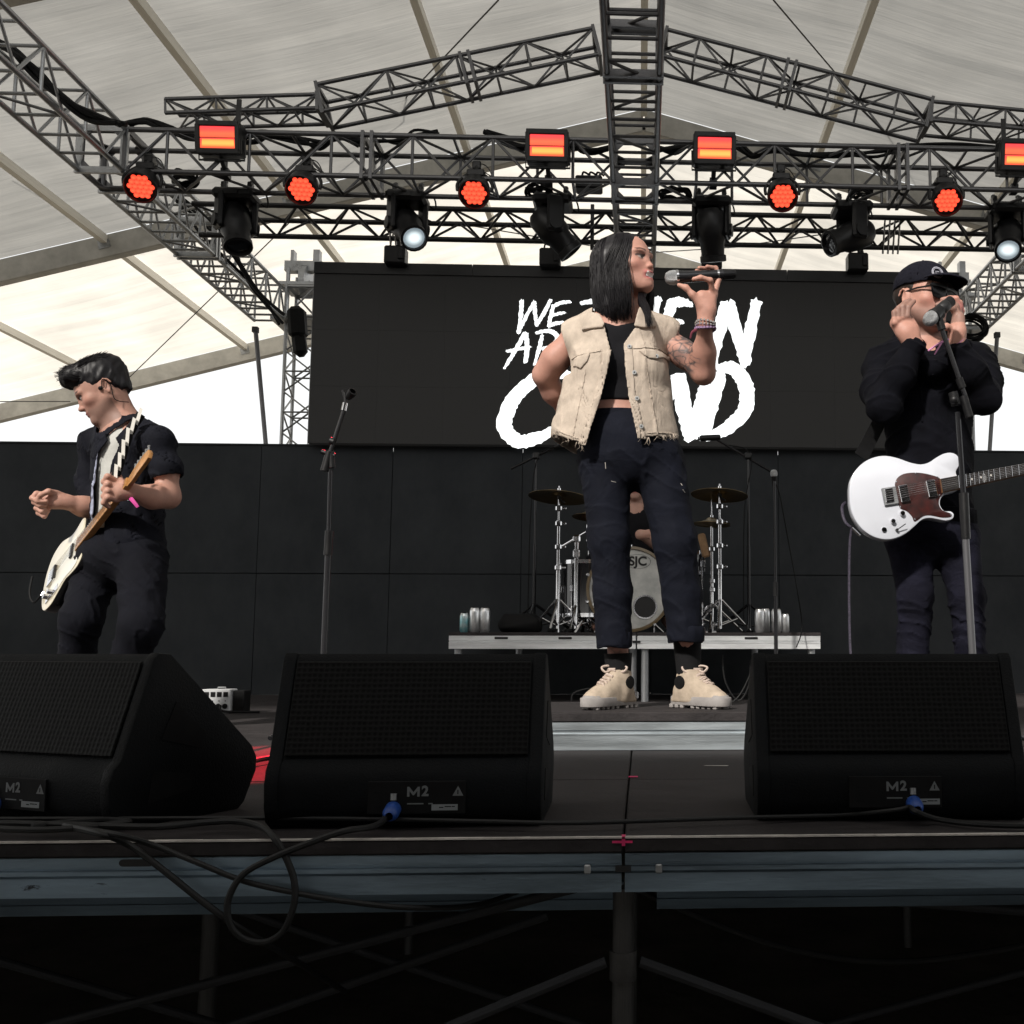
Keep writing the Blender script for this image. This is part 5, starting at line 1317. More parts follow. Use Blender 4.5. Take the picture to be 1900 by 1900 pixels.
for i, (x,y) in enumerate(st_pts[:-1]):                 # the zigzag lightning strap
    a, b = Vector((*st_pts[i],0)), Vector((*st_pts[i+1],0)); d = (b-a).normalized(); n_ = Vector((-d.y,d.x,0))
    e = 3.4; Y_ = -.215-.016*i
    A2_, B2_ = a+n_*5.5-d*9, b-n_*5.5+d*9; q = [A2_+n_*e, A2_-n_*e, (A2_+B2_)/2-n_*e, B2_-n_*e, B2_+n_*e, (A2_+B2_)/2+n_*e]
    zz_.add([at(v.x,v.y,p.Y+Y_-.004-.0005*i) for v in q]+[at(v.x,v.y,p.Y+Y_+.004-.0005*i) for v in q], [[5,4,3,2,1,0],[6,7,8,9,10,11]]+[[j,(j+1)%6,6+(j+1)%6,6+j] for j in range(6)])
zz_.build('strap', strap_w, g1_, 0)
bs_ = MB()
for i in range(len(st_pts)-1):                          # the dark band under the zigzag
    a, b = Vector((*st_pts[i],0)), Vector((*st_pts[i+1],0)); n_ = Vector((-(b-a).y,(b-a).x,0)).normalized()*9; Y_ = p.Y-.215-.016*i+.012
    bs_.add([at(v.x,v.y,Y_+dz) for dz in (-.003,.003) for v in (a+n_,a-n_,b-n_,b+n_)], [[3,2,1,0],[4,5,6,7],[0,1,5,4],[1,2,6,5],[2,3,7,6],[3,0,4,7]])
bs_.build('strap_band', rubber, g1_, 0)
MB().tube(smooth_path([a0+Vector((-.005,.0,-.01)), p(76,1104,.15), p(62,1118,.16), p(55,1100,.18), p(60,1070,.22)],6),.0045,6).build('lead', rubber, g1_)
MB().cyl(p(84,1096,.15), p(77,1106,.14), .008).build('jack_plug', chrome, g1_)

# ================================================================== guitarist at the right, in a cap
p = Px(3.80); rnd = random.Random(31)
RC = p(1713,556,-.03); RQ = head_frame((.56,-.82,-.06), R(-3)); RS = 1.06
S = Sdf(.0036); nb = p(1716,650,.03)
PR = head(S, RC, RQ, RS, male=True, mouth='open', neck=nb, neck_r=(.055,.068))
fy = (0,1,0)
shR, shL = p(1644,682,.02), p(1804,680,.02)
S.cone(shR, shL, .06,.06,.04); S.cone(p(1722,700), p(1724,960), .150,.140,.05, ax=fy, flat=.68); S.ell(p(1728,985), (.165,.13,.12), None, .05)
# right arm folded up to the ear
eR = p(1641,752,-.17); wR = p(1696,640,-.22)
S.chain([shR, p(1634,722,-.08), eR], [.052,.048,.040], .03); S.chain([eR, p(1664,702,-.20), wR], [.040,.039,.028], .03)
kn = p(1666,600,-.215)
S.cone(wR, p(1682,616,-.225), .031,.034,.02, ax=fy, flat=.8); S.cone(p(1685,620,-.225), kn, .034,.030,.02, ax=fy, flat=.75); S.cone(p(1690,612,-.22), p(1680,588,-.20), .028,.022,.02, ax=fy, flat=.75)
for k_, (x0,y0,x1,y1,x2,y2) in enumerate(((1660,599,1659,580,1672,567),(1667,593,1667,572,1680,560),(1675,589,1676,568,1688,556),(1683,587,1686,570,1696,559))):
    S.chain([p(x0+6,y0+12,-.222), p(x0,y0,-.236), p(x1,y1,-.238), p(x2,y2,-.205)], [.0125,.0112,.0100,.0082], .0035)
S.chain([p(1698,622,-.23), p(1694,604,-.22), p(1690,588,-.19)], [.016,.0125,.0095], .008)
# left arm folded up, hand cupped by the microphone
eL = p(1826,738,-.13); wL = p(1776,640,-.22)
S.chain([shL, p(1822,706,-.05), eL], [.052,.048,.040], .03); S.chain([eL, p(1802,692,-.19), wL], [.040,.039,.028], .03)
S.cone(wL, p(1776,618,-.225), .031,.034,.02, ax=(1,.3,0), flat=.8); S.cone(p(1776,618,-.225), p(1778,592,-.215), .033,.028,.02, ax=(1,.3,0), flat=.8)
for k_, (x1,y1,x2,y2,x3,y3,d_) in enumerate(((1768,566,1752,558,1738,566,-.23),(1774,562,1762,552,1748,556,-.21),(1780,564,1774,552,1762,552,-.19),(1784,572,1781,560,1774,557,-.17))):
    S.chain([p(1776+k_*2,590+k_,-.21+.01*k_), p(x1,y1+6,d_+.0), p(x2,y2+2,d_-.005), p(x3,y3,d_)], [.0122,.0115,.0105,.0085], .006)
S.chain([p(1770,612,-.23), p(1756,606,-.245), p(1746,612,-.25)], [.0155,.012,.0095], .008)
k1, k2 = p(1698,1105,-.04), p(1794,1108,-.05); f1 = Vector((k1.x-.01,p.Y+.02,.09)); f2 = Vector((k2.x+.03,p.Y+.0,.09))
S.chain([p(1686,995), k1, f1], [.085,.056,.04], .03); S.chain([p(1770,995), k2, f2], [.085,.056,.04], .03)
for f_ in (f1, f2): S.cone(f_-Vector((0,0,.05)), f_+Vector((.02,-.16,-.055)), .035,.03,.02)
S.eval()
def right_color(V):
    c = np.tile(np.array((.50,.26,.20)), (len(V),1)); paint_face(V, c, RC, RQ, RS, lip=(.42,.16,.14), mouth='open', stubble=.55, brow=(.06,.035,.022)); return c
gr = S.build('person', skin_m, None, color=right_color)
tag(gr, 'man in a black cap, sunglasses and hoodie with his hands at his ears', 'person')
# ---- hoodie
hd_m = mat('black_fleece', (.0036,.0038,.0062), .95, 0, .3, 10, .25, 420, spec=.12, fold=(.45,7,(1,1,1.2)))
T = Sdf(.0055)
T.cone(p(1722,700), p(1726,950), .166,.158,.06, ax=fy, flat=.74); T.cone(shR, shL, .074,.074,.05); T.cone(nb, shR, .06,.07,.06); T.cone(nb, shL, .06,.07,.06)
T.chain([shR, p(1632,722,-.08), eR], [.066,.060,.052], .05); T.chain([eR, p(1668,696,-.205), p(1693,647,-.22)], [.053,.050,.041], .05)
T.chain([shL, p(1824,706,-.05), eL], [.066,.061,.054], .05); T.chain([eL, p(1801,690,-.19), p(1779,650,-.22)], [.055,.051,.041], .05)
T.cone(p(1684,640,.03), p(1758,642,.03), .055,.055,.04); T.cone(p(1690,625,.10), p(1750,626,.10), .062,.062,.05)
T.chain([p(1664,646,-.02),p(1690,668,-.12),p(1730,684,-.15),p(1762,664,-.12),p(1778,644,-.03)],[.034,.036,.034,.034,.032],.03); T.ell(p(1734,630,-.12),(.040,.06,.036),None,.02,'-'); T.ell(p(1722,606,-.03),(.075,.085,.085),None,.02,'-')
T.eval(); X,Y,Z = T.grid(); D = T.D+waves(X,Y,Z,14,.0025,50,7,(.5,.3,.7))+creases(X,Y,Z,15,.0080,40,(.5,.3,.7)); D = np.maximum(D, float(p(1722,972).z)-Z)
hoodie = T.build('hoodie', hd_m, gr, D)
for (x,y) in ((1708,735),(1732,735)):
    q = [T.hit(x-2+i*1.2,y-40+i*22,D) for i in range(5)]
    q = [v+Vector((0,-.004,0)) for v in q if v]
    if len(q) > 2: MB().tube(smooth_path(q,4),.0035,5).build('drawstring', hd_m, hoodie)
for (c, d, r) in ((p(1694,644,-.22), wR-eR, .044), (p(1778,647,-.22), wL-eL, .044)):
    MB().lathe([(r-.008,-.02),(r,-.018),(r+.001,.012),(r-.006,.02),(r-.014,.019)], c, d, 28).build('sleeve_cuff', hd_m, hoodie)
MB().lathe([(.171,-.03),(.176,-.026),(.176,.026),(.168,.03)], (0,0,0), (0,0,1), 48).build('hem_band', hd_m, hoodie, 60, Matrix.Translation(p(1726,962)) @ Matrix.Diagonal((1,.76,1,1)))
pw = mat('pink_wrist_ribbon', (.72,.30,.55), .6)
MB().lathe([(.036,-.006),(.038,.006)], wL+Vector((-.002,0,.012)), wL-eL, 20).build('pink_wristband', pw, gr)
MB().tube(smooth_path([p(1760,630,-.26),p(1745,636,-.27),p(1722,651,-.27)],4),.0045,5,.003).tube(smooth_path([p(1748,634,-.268),p(1740,648,-.27),p(1734,658,-.268)],4),.004,5,.0025).build('wristband_tail', pw, gr)
# ---- dark jeans
jm = mat('dark_indigo_denim', (.0075,.0075,.015), .88, 0, .4, 9, .25, 420, spec=.15, fold=(.4,8,(.9,1,1.5)))
T = Sdf(.0065); T.ell(p(1728,992), (.172,.14,.12), None, .05); T.chain([p(1688,1000), k1, f1], [.092,.062,.052], .03); T.chain([p(1772,1000), k2, f2], [.092,.062,.052], .03)
T.eval(); X,Y,Z = T.grid(); low = np.clip((float(p(1722,1060).z)-Z)*6,0,1); D = np.maximum(T.D+creases(X,Y,Z,9,.0075,52,(.45,.4,.9))*(.3+low), .05-Z); D = np.maximum(D, Z-float(p(1722,955).z)); T.build('jeans', jm, gr, D)
for f_ in (f1, f2):
    T = Sdf(.006); T.cone(f_+Vector((0,.03,-.045)), f_+Vector((.02,-.17,-.050)), .044,.040,.03); T.rbox(f_+Vector((.01,-.07,-.082)),(.05,.15,.008),None,.006,.02); T.eval(); T.build('shoe', rubber, gr)
# ---- hair, cap, sunglasses
def RP(f,l,u): return RC+Vector(RQ @ (np.array((f,l,u))*RS))
hair_brown = hair_mat('dark_brown_hair', (.022,.012,.008), .5)
H = Sdf(.0045); H.ell(RP(-.022,0,.028), np.array((.100,.082,.080))*RS, RQ, .02); H.ell(RP(.115,0,-.035), np.array((.085,.09,.080))*RS, RQ, .01, '-')
for s in (-1,1): H.ell(RP(.035,s*.088,-.050), np.array((.055,.03,.062))*RS, RQ, .008, '-'); H.ell(RP(-.014,s*.088,-.012), np.array((.026,.022,.038))*RS, RQ, .006, '-')
H.cone(RP(-.05,0,-.075), RP(.0,0,-.16), .062,.07,.02,'-'); H.eval(); X,Y,Z = H.grid(); hr = H.build('hair', hair_brown, gr, H.D+waves(X,Y,Z,6,.002,150,6))
paths = []
for i in range(170):
    l_ = rnd.uniform(-.055,.06); fr = .086*math.sqrt(max(.1,1-(l_/.085)**2))
    paths.append([RP(fr-.01,l_*.9-.012,.070), RP(fr+.008,l_,.052), RP(fr+.012,l_+.012+rnd.uniform(0,.012),.034+rnd.uniform(-.006,.008))])
tag(strands('fringe', paths, .0020, hair_brown, hr, 4), kind='stuff')
cap_m = mat('black_cap_cloth', (.006,.006,.012), .85, 0, .2, 12, .25, 500, spec=.2)
T = Sdf(.0045); T.ell(RP(-.012,0,.052), np.array((.112,.091,.090))*RS, RQ, .02); T.eval(); X,Y,Z = T.grid()
lu = (X-RC.x)*RQ[0,2]+(Y-RC.y)*RQ[1,2]+(Z-RC.z)*RQ[2,2]; lf = (X-RC.x)*RQ[0,0]+(Y-RC.y)*RQ[1,0]+(Z-RC.z)*RQ[2,0]; ll = (X-RC.x)*RQ[0,1]+(Y-RC.y)*RQ[1,1]+(Z-RC.z)*RQ[2,1]
seam = -.0025*np.exp(-(np.abs(np.sin(np.arctan2(ll,lf+.012)*3))/.10)**2)
D = np.maximum(np.abs(T.D-seam+.003)-.003, (.038+.10*(lf-.05)*.35)*RS-lu); cap = T.build('cap', cap_m, gr, D)
T2 = Sdf(.0042); T2.ell(RP(.100,0,.058), np.array((.100,.098,.035))*RS, RQ, .01); T2.eval(); X,Y,Z = T2.grid()
def lo3(X,Y,Z): d = (X-RC.x,Y-RC.y,Z-RC.z); return [(d[0]*RQ[0,i]+d[1]*RQ[1,i]+d[2]*RQ[2,i])/RS for i in range(3)]
f_, l_, u_ = lo3(X,Y,Z)
rr = np.sqrt(((f_-.060)/.115)**2+(l_/.092)**2)-1; top_ = .066-.9*(f_-.09)**2*4-3.2*l_**2
D = np.maximum(np.maximum(rr*.09, np.abs(u_-top_)-.0035), .070-f_-.25*np.abs(l_)*0); T2.build('cap_peak', cap_m, cap, D)
MB().ball(RP(-.012,0,.146), .007, 10, (1,1,.7)).build('cap_button', cap_m, cap)
emb = mat('grey_white_thread', (.42,.42,.48), .8)
ec = T.hit(1738,507,T.D); en = (ec-RP(-.012,0,.040)).normalized(); ec = ec+en*.002; eb = basis(en)
def ring(r, t): return MB().lathe([(r-t,.0),(r-t,.003),(r+t,.003),(r+t,.0)], ec+en*.002, en, 28)
ring(.0225,.0016).build('emblem_ring', emb, cap); ring(.0175,.0010).build('emblem_ring', emb, cap)
for (x,y,w,h) in ((0,.004,.016,.0025),(-.004,-.003,.010,.0022),(.006,-.002,.006,.0022),(0,-.009,.008,.002)):
    MB().box(ec+en*.003+eb @ Vector((x,y,0)), (w,h,.002), eb).build('emblem_stitching', emb, cap, 0)
sg = mat('sunglass_lens', (.002,.002,.0025), .2, 0, spec=.25); sgl = MB()
gl_ = None
for s in (-1,1):
    lens = [(-.027,.016),(.0,.019),(.027,.017),(.029,.004),(.020,-.018),(.0,-.022),(-.018,-.017),(-.026,-.002)]
    if s < 0: lens = [(-x,y) for x,y in lens]
    Bq = Matrix(RQ.tolist()); ang = Matrix.Rotation(R(9*s),3,'Z')
    ax3 = Bq @ ang @ Matrix(((0,0,1),(1,0,0),(0,1,0)))
    M = Matrix.Translation(RP(.096,s*.032,.001)) @ ax3.to_4x4() @ Matrix.Scale(RS*1.22,4)
    fr = MB().prism(sub2(lens,4),.004,M,bev=.001).build('sunglass_lens', sg, gr)
    MB().prism(sub2([(x*1.05,y) for x,y in [(-.029,.010),(-.027,.019),(.0,.0225),(.028,.020),(.030,.010),(.0,.013)]],3),.007,M @ Matrix.Translation((0,0,-.0015)),bev=.001).build('sunglass_brow', blackplastic, gr)
    MB().tube([RP(.088,s*.064,.015), RP(.04,s*.080,.014), RP(-.01,s*.084,.010)],.0035,6).build('sunglass_temple', blackplastic, gr)
MB().tube([RP(.104,-.008,.012), RP(.107,0,.014), RP(.104,.008,.012)],.003,6).build('sunglass_bridge', blackplastic, gr)
# ---- white electric guitar facing us
GY = 3.56; s8 = 4.525
def G8(x, y, d=0): return at(1500+x/s8, 800+y/s8, GY+d)
og = G8(700,560); g2_ = thing('electric_guitar', og, 'white electric guitar with tortoiseshell pickguard hanging on the man in the cap', 'guitar')
tilt = Matrix.Translation(og) @ Matrix.Rotation(R(-4),4,'X') @ Matrix(((1,0,0,0),(0,0,-1,0),(0,1,0,0),(0,0,0,1)))   # local x right, y up, z towards us
def G(pts): return [((q.x-og.x), (q.z-og.z)) for q in [G8(x,y) for x,y in pts]]
def GT(x, y, z=0): q = G8(x,y); return tilt @ Vector((q.x-og.x, q.z-og.z, z))
white = mat('white_gloss_lacquer', (.62,.64,.70), .22, 0, .03, 6, spec=.5, coat=.5)
body = [(345,560),(352,430),(400,325),(480,248),(570,208),(660,198),(760,218),(860,254),(950,271),(1020,254),(1080,215),(1140,182),(1200,170),(1250,186),(1280,230),(1273,285),(1246,335),(1262,392),(1270,470),(1240,500),(1160,522),(1115,565),(1108,620),(1140,668),(1195,672),(1222,700),(1208,738),(1150,755),(1080,742),(1010,732),(950,748),(890,800),(820,858),(730,902),(640,914),(540,890),(450,828),(385,740),(354,650)]
MB().prism(sub2(G(body),3),.045,tilt @ Matrix.Translation((0,0,-.045)),bev=.006).build('body', white, g2_)
tort = mat('tortoiseshell', (.010,.003,.003), .35, 0, .9, 34, col2=(.055,.008,.006), coat=.1)
pgp = [(727,450),(745,395),(800,358),(880,346),(960,350),(1040,368),(1105,395),(1135,470),(1125,530),(1100,560),(1092,610),(1120,665),(1185,690),(1200,708),(1180,724),(1110,726),(1020,708),(960,715),(905,755),(880,757),(866,720),(820,672),(770,652),(752,600),(740,520)]
MB().prism(sub2(G(pgp),3),.0022,tilt @ Matrix.Translation((0,0,.0004)),bev=.0006).build('pickguard', tort, g2_)
for (x,y) in ((737,425),(900,352),(1085,385),(1098,540),(1190,705),(888,742),(768,638)): MB().lathe([(0,.004),(.0028,.0036),(.003,.002)],GT(x,y,.001),tilt.to_3x3() @ Vector((0,0,1)),8).build('screw', chrome, g2_)
def plate(name, c, w, h, z0, z1, m, par=None, bev=.002):
    q0 = G8(*c); ang = math.atan2(G8(1110,405).z-G8(1110,405).z-.0, 1); rot = Matrix.Rotation(R(9.5),4,'Z')
    return MB().box((0,0,0),(w,h,z1-z0),bev=bev).build(name, m, par or g2_, 35, tilt @ Matrix.Translation((q0.x-og.x,q0.z-og.z,(z0+z1)/2)) @ rot)
plate('pickup', (800,528), .033,.062,.002,.013,chrome); plate('pickup', (1032,485), .033,.062,.002,.013,chrome)
br = plate('bridge', (682,548), .052,.064,.0005,.010,galv)
for i in range(6): plate('saddle', (672-i*2.3+6,592-i*19), .030,.0075,.010,.0165,chrome,br,.0015)
for (x,y) in ((782,695),(703,762)): MB().lathe([(.0085,0),(.0085,.012),(.007,.014),(0,.0145)],GT(x,y,.001),tilt.to_3x3() @ Vector((0,0,1)),16).build('knob', chrome, g2_)
MB().cyl(GT(735,835,.0),GT(735,835,.012),.005).cyl(GT(735,835,.01),GT(800,790,.022),.0018,n=6).build('switch', blackmetal, g2_); MB().lathe([(.009,0),(.009,.004),(.004,.0045),(0,.0046)],GT(630,832,.0005),tilt.to_3x3() @ Vector((0,0,1)),14).build('output_ring', chrome, g2_)
ebony = mat('dark_fretboard', (.014,.011,.010), .4, 0, .3, 20, stretch=(1,6,1))
nx_ = [(1108,404),(2700,40),(2700,148),(1120,520)]
nk2 = MB().prism(G([(1102,404),(2560,132),(2565,202),(1118,521)]),.022,tilt @ Matrix.Translation((0,0,-.008)),bev=.004).build('neck', mat('roasted_maple',(.25,.12,.05),.4,0,.2,10), g2_)
fbd = MB().prism(G([(1104,407),(2560,135),(2565,199),(1119,518)]),.004,tilt @ Matrix.Translation((0,0,.0145))).build('fretboard', ebony, g2_, 0)
xb0, xn = 1100, 2540; Lsc = 1795.0
for i in range(1, 23):
    x = 2540-Lsc*(1-2**(-i/12)); t = (x-1104)/(2560-1104); ya, yb = 407+(135-407)*t, 518+(199-518)*t
    a, b = GT(x,ya,.0195), GT(x+6,yb,.0195); rod('fret', a, b, .0011, chrome, fbd, 6)
for i, n_ in enumerate((3,5,7,9,15,17,19,21)):
    x = 2540-Lsc*(1-(2**(-n_/12)+2**(-(n_-1)/12))/2); t = (x-1104)/(2560-1104); y = (407+518)/2+((135+199)/2-(407+518)/2)*t
    MB().lathe([(0,.0006),(.0035,.0005),(.0036,0)],GT(x,y,.0187),tilt.to_3x3() @ Vector((0,0,1)),10).build('inlay_dot', whitepaint, fbd)
MB().prism(G([(1450,372),(1470,360),(1485,395),(1482,432),(1458,440),(1446,405)]),.0006,tilt @ Matrix.Translation((0,0,.0187))).build('inlay', brc, fbd, 0)
MB().prism(G([(2555,118),(2660,70),(2960,20),(2990,60),(2960,130),(2700,190),(2570,215)]),.015,tilt @ Matrix.Translation((0,0,-.004)),bev=.002).build('headstock', white, g2_)
for i in range(6):
    rod('string', GT(672,585-i*19,.0185), GT(2560,190-i*10,.0205), .0006, chrome, g2_, 4)
    MB().lathe([(.005,0),(.004,.014),(0,.0145)],GT(2640+i*48,150-i*12,.011),tilt.to_3x3() @ Vector((0,0,1)),10).build('tuning_peg', chrome, g2_)
# strap, lead and plug
stp = [p(1652,742,.14),p(1634,778,.06),p(1612,820,-.10),p(1598,848,-.19)]
sm_ = MB(); P_ = smooth_path(stp,6); n_ = len(P_)
for j, q in enumerate(P_):
    t = (P_[min(j+1,n_-1)]-P_[max(j-1,0)]).normalized(); w_ = t.cross(Vector((0,-1,0))).normalized()*.027
    sm_.v += [tuple(q+w_+Vector((0,-.002,0))), tuple(q-w_+Vector((0,-.002,0))), tuple(q-w_+Vector((0,.003,0))), tuple(q+w_+Vector((0,.003,0)))]
for j in range(n_-1):
    for i in range(4): sm_.f.append([j*4+i,j*4+(i+1)%4,(j+1)*4+(i+1)%4,(j+1)*4+i])
sm_.build('strap', rubber, g2_, 0)
P2 = [T_ for T_ in [p(1768,700,-.16),p(1772,760,-.17),p(1776,830,-.17)]]
lead_m = mat('braided_lead', (.010,.009,.015), .7, 0, .9, 160, col2=(.06,.05,.08))
MB().cyl(GT(440,872,-.02),GT(372,805,-.02),.005).build('jack_plug', chrome, g2_)
MB().tube(smooth_path([GT(360,800,-.02),GT(318,760,-.02),GT(300,690,-.03),GT(310,600,-.06),GT(350,560,-.08)],6),.0055,6).tube(smooth_path([GT(372,800,-.02),GT(360,900,-.03),GT(350,1100,-.03),GT(340,1500,-.02),GT(335,1850,.0),GT(332,2150,.05)],8),.0048,6).build('lead', lead_m, g2_)
# ================================================================== drum riser
RYF, RZT = 6.55, .447; x0, x1 = at(832,1174,RYF).x, at(1523,1174,RYF).x; xm = at(1181,1174,RYF).x; RD = 1.24
rs = thing('drum_riser', (xm,RYF,0), 'drum riser with bright aluminium edge standing on short pipe legs', 'riser')
bright = mat('bright_aluminium', (.78,.80,.81), .42, .3, .2, 5, .05, 80, stretch=(.5,1,5), rvar=.12)
for a, b in ((x0,xm-.002),(xm+.002,x1)):
    MB().box(((a+b)/2,RYF+RD/2,RZT-.010),(b-a,RD,.020),bev=.002).build('deck_panel', deckblack, rs, 0)
    prof = [(0,RZT-.021),(0,RZT-.052),(.008,RZT-.053),(.008,RZT-.060),(-.004,RZT-.061),(-.004,RZT-.066),(0,RZT-.067),(0,RZT-.104),(.03,RZT-.104),(.03,RZT-.021)]
    MB().prism(prof, b-a-.006, Matrix.Translation((a+.003,RYF+.005,0)) @ Matrix(((0,0,1,0),(1,0,0,0),(0,1,0,0),(0,0,0,1)))).build('frame_rail', bright, rs, 0)
    for f_ in (.28,.62): MB().box((a+(b-a)*f_,RYF+.002,RZT-.036),(.085,.008,.014),bev=.004).build('hand_slot', blackmetal, rs)
    block('frame_rail', ((a+b)/2,RYF+RD-.02,RZT-.062), (b-a-.02,.03,.08), bright, rs)
MB().box((xm,RYF+.001,RZT-.060),(.05,.012,.014)).build('coupler', blackmetal, rs, 0)
for (x, y) in ((x0+.055,RYF+.05),(x1-.055,RYF+.05),(xm-.022,RYF+.10),(xm+.055,RYF+.05),(x0+.31,RYF+RD-.1),(x1-.3,RYF+RD-.1)): rod('leg', (x,y,0), (x,y,RZT-.03), .0245, galv, rs, 16)
MB().box((xm-.03,RYF+.06,.05),(.09,.05,.05),bev=.008).build('leg_clamp', chrome, rs)
# ================================================================== drums
def q(x, y, Y=6.95): return at(x, y, Y)
def riserpt(x, Y): v = at(x,1170,Y); v.z = RZT; return v
gloss_black = mat('gloss_black_shell', (.006,.006,.008), .12, 0, coat=.6, spec=.6)
head_m = mat('mottled_drum_head', (.40,.41,.40), .7, 0, .4, 9, col2=(.66,.66,.63))
bronze = mat('dark_bronze', (.22,.16,.08), .38, .9, .3, 10); hoop_m = mat('gold_wood_hoop', (.16,.115,.06), .35, 0, .2, 10, coat=.3)
bc = q(1168,1092,6.86); br_ = .282
bd = thing('bass_drum', (bc.x,bc.y,RZT), 'bass drum with grey mottled head and oval logo behind the singer\'s legs', 'drum')
axd = Vector((0,-1,0)); bc.z = RZT+br_+.012
MB().lathe([(.270,-.46),(.270,0.0)], bc, axd, 48).build('shell', gloss_black, bd)
MB().lathe([(.262,-.02),(.288,-.02),(.290,.0),(.288,.020),(.270,.022),(.266,.010)], bc, axd, 48).build('hoop', hoop_m, bd)
hdd = MB().lathe([(0,.008),(.12,.008),(.268,.006)], bc, axd, 48).build('drum_head', head_m, bd)
ph = bc+Vector((.105,0,-.120))
MB().lathe([(0,.0105),(.070,.0105)], ph, axd, 28).build('port_hole', blackmetal, hdd); MB().lathe([(.070,.009),(.071,.016),(.080,.016),(.083,.009)], ph, axd, 28).build('port_ring', chrome, hdd)
lo = bc+Vector((.055,-.0105,.185)); Mt = Matrix.Translation(lo) @ Matrix.Rotation(R(90),4,'X')
ink = mat('black_print', (.01,.01,.01), .6)
text_mb('SJC', .085, Mt, .0004, .0028).build('logo_lettering', ink, hdd, 0)
ov = MB()
for r_, z in ((1,0),): ov.lathe([(.984,-.0002),(.984,.0006),(1.016,.0006),(1.016,-.0002)],(0,0,0),(0,0,1),40)
ov.build('logo_oval', ink, hdd, 0, Mt @ Matrix.Diagonal((.085,.048,1,1)))
for i in range(10):
    a = 2*math.pi*i/10+.3; c = bc+Vector((math.cos(a)*.292,0,math.sin(a)*.292)); MB().box(c+Vector((0,.0,0)),(.022,.05,.022),Matrix.Rotation(-a,3,'Y'),bev=.005).build('claw_hook', chrome, bd); rod('tension_rod', c+Vector((0,.02,0)), c+Vector((0,.20,0)), .005, chrome, bd, 6)
for s in (-1,1): rod('spur', bc+Vector((s*.26,.10,-.12)), Vector((bc.x+s*.36,bc.y-.06,RZT)), .010, chrome, bd)
def drum(name, label, c, r, h, legs=True):
    t = thing(name, (c.x,c.y,RZT), label, 'drum')
    MB().lathe([(r,0),(r,h)], c, (0,0,1), 36).build('shell', gloss_black, t); MB().lathe([(0,h+.006),(r,h+.006)], c, (0,0,1), 36).build('drum_head', head_m, t)
    for z in (0.0,h): MB().lathe([(r-.004,z-.012),(r+.010,z-.012),(r+.010,z+.014),(r-.004,z+.014)], c, (0,0,1), 36).build('hoop', chrome, t)
    for i in range(8):
        a = 2*math.pi*i/8+.2; d = Vector((math.cos(a),math.sin(a),0)); MB().box(c+d*(r+.010)+Vector((0,0,h*.5)),(.022,.022,.05),Matrix.Rotation(a,3,'Z'),bev=.005).build('lug', chrome, t); rod('tension_rod', c+d*(r+.012)+Vector((0,0,.0)), c+d*(r+.012)+Vector((0,0,h)), .0035, chrome, t, 6)
    if legs:
        for i in range(3):
            a = 2*math.pi*i/3-.7; d = Vector((math.cos(a),math.sin(a),0)); rod('leg', c+d*(r+.022)+Vector((0,0,h*.55)), Vector((c.x+d.x*(r+.03),c.y+d.y*(r+.03),RZT)), .009, chrome, t)
    return t
fc = riserpt(1092,7.05); fc.z = RZT+.12; drum('floor_tom', 'black floor tom at the left of the bass drum', fc, .185, .36)
sc_ = riserpt(1262,7.15); sc_.z = RZT+.42; drum('snare_drum', 'black snare drum behind the singer\'s knee', sc_, .165, .14)
def tripod(t, base, z0, spread=.24, m=None):
    m = m or chrome
    for i in range(3):
        a = 2*math.pi*i/3+.4; d = Vector((math.cos(a),math.sin(a),0))
        rod('leg', base+Vector((0,0,z0))+d*.015, Vector((base.x,base.y,base.z+.012))+d*spread, .010, m, t); rod('leg_strut', base+Vector((0,0,.05)), base+Vector((0,0,z0*.45))+d*spread*.55, .007, m, t)
        MB().ball(Vector((base.x,base.y,base.z+.014))+d*spread, .016, 8).build('rubber_foot', rubber, t)
def cymbal(t, c, r, tilt, m=None):
    B = Matrix.Rotation(tilt,3,'X') @ Matrix.Rotation(.06,3,'Y')
    MB().lathe([(.006,.028),(.03,.025),(.045,.010),(.06,.004),(r*.6,-.006),(r,-.020),(r,-.0215),(r*.6,-.008),(.06,.002)], c, B @ Vector((0,0,1)), 40).build('cymbal', m or bronze, t)
    MB().cyl(c+Vector((0,0,.0)),c+Vector((0,0,.06)),.005).lathe([(.013,.030),(.013,.044),(.006,.046)], c, (0,0,1), 12).build('wing_nut', chrome, t)
    MB().lathe([(.013,-.03),(.016,-.01),(.006,-.004)], c, (0,0,1), 12).build('felt_washer', blackmetal, t)
def cymbal_stand(label, px, pyc, Y, r, pybase=1156, tilt=-.10):
    base = riserpt(px, Y); c = at(px, pyc, Y); t = thing('cymbal_stand', base, label, 'cymbal', 'cymbals on chrome stands')
    c.x = base.x; h = c.z-base.z
    for (z0, z1, r_) in ((.03,h*.48,.0145),(h*.48,h*.80,.0115),(h*.80,h,.007)): rod('tube', base+Vector((0,0,z0)), base+Vector((0,0,z1)), r_, chrome, t, 12)
    for f_ in (.47,.62,.79,.90): MB().box(base+Vector((0,0,h*f_)),(.042,.036,.040),bev=.008).box(base+Vector((.034,-.004,h*f_)),(.032,.010,.014),bev=.003).build('clamp', chrome, t)
    MB().box(base+Vector((.02,-.01,h*.955)),(.05,.014,.012),Matrix.Rotation(.6,3,'Y'),bev=.003).build('tilter', blackmetal, t)
    tripod(t, base, .22); cymbal(t, c, r, tilt); return t
cymbal_stand('large dark cymbal on a chrome stand left of the bass drum', 1034, 918, 6.86, .205)
cymbal_stand('large dark cymbal on a chrome stand right of the singer\'s legs', 1336, 914, 6.86, .195)
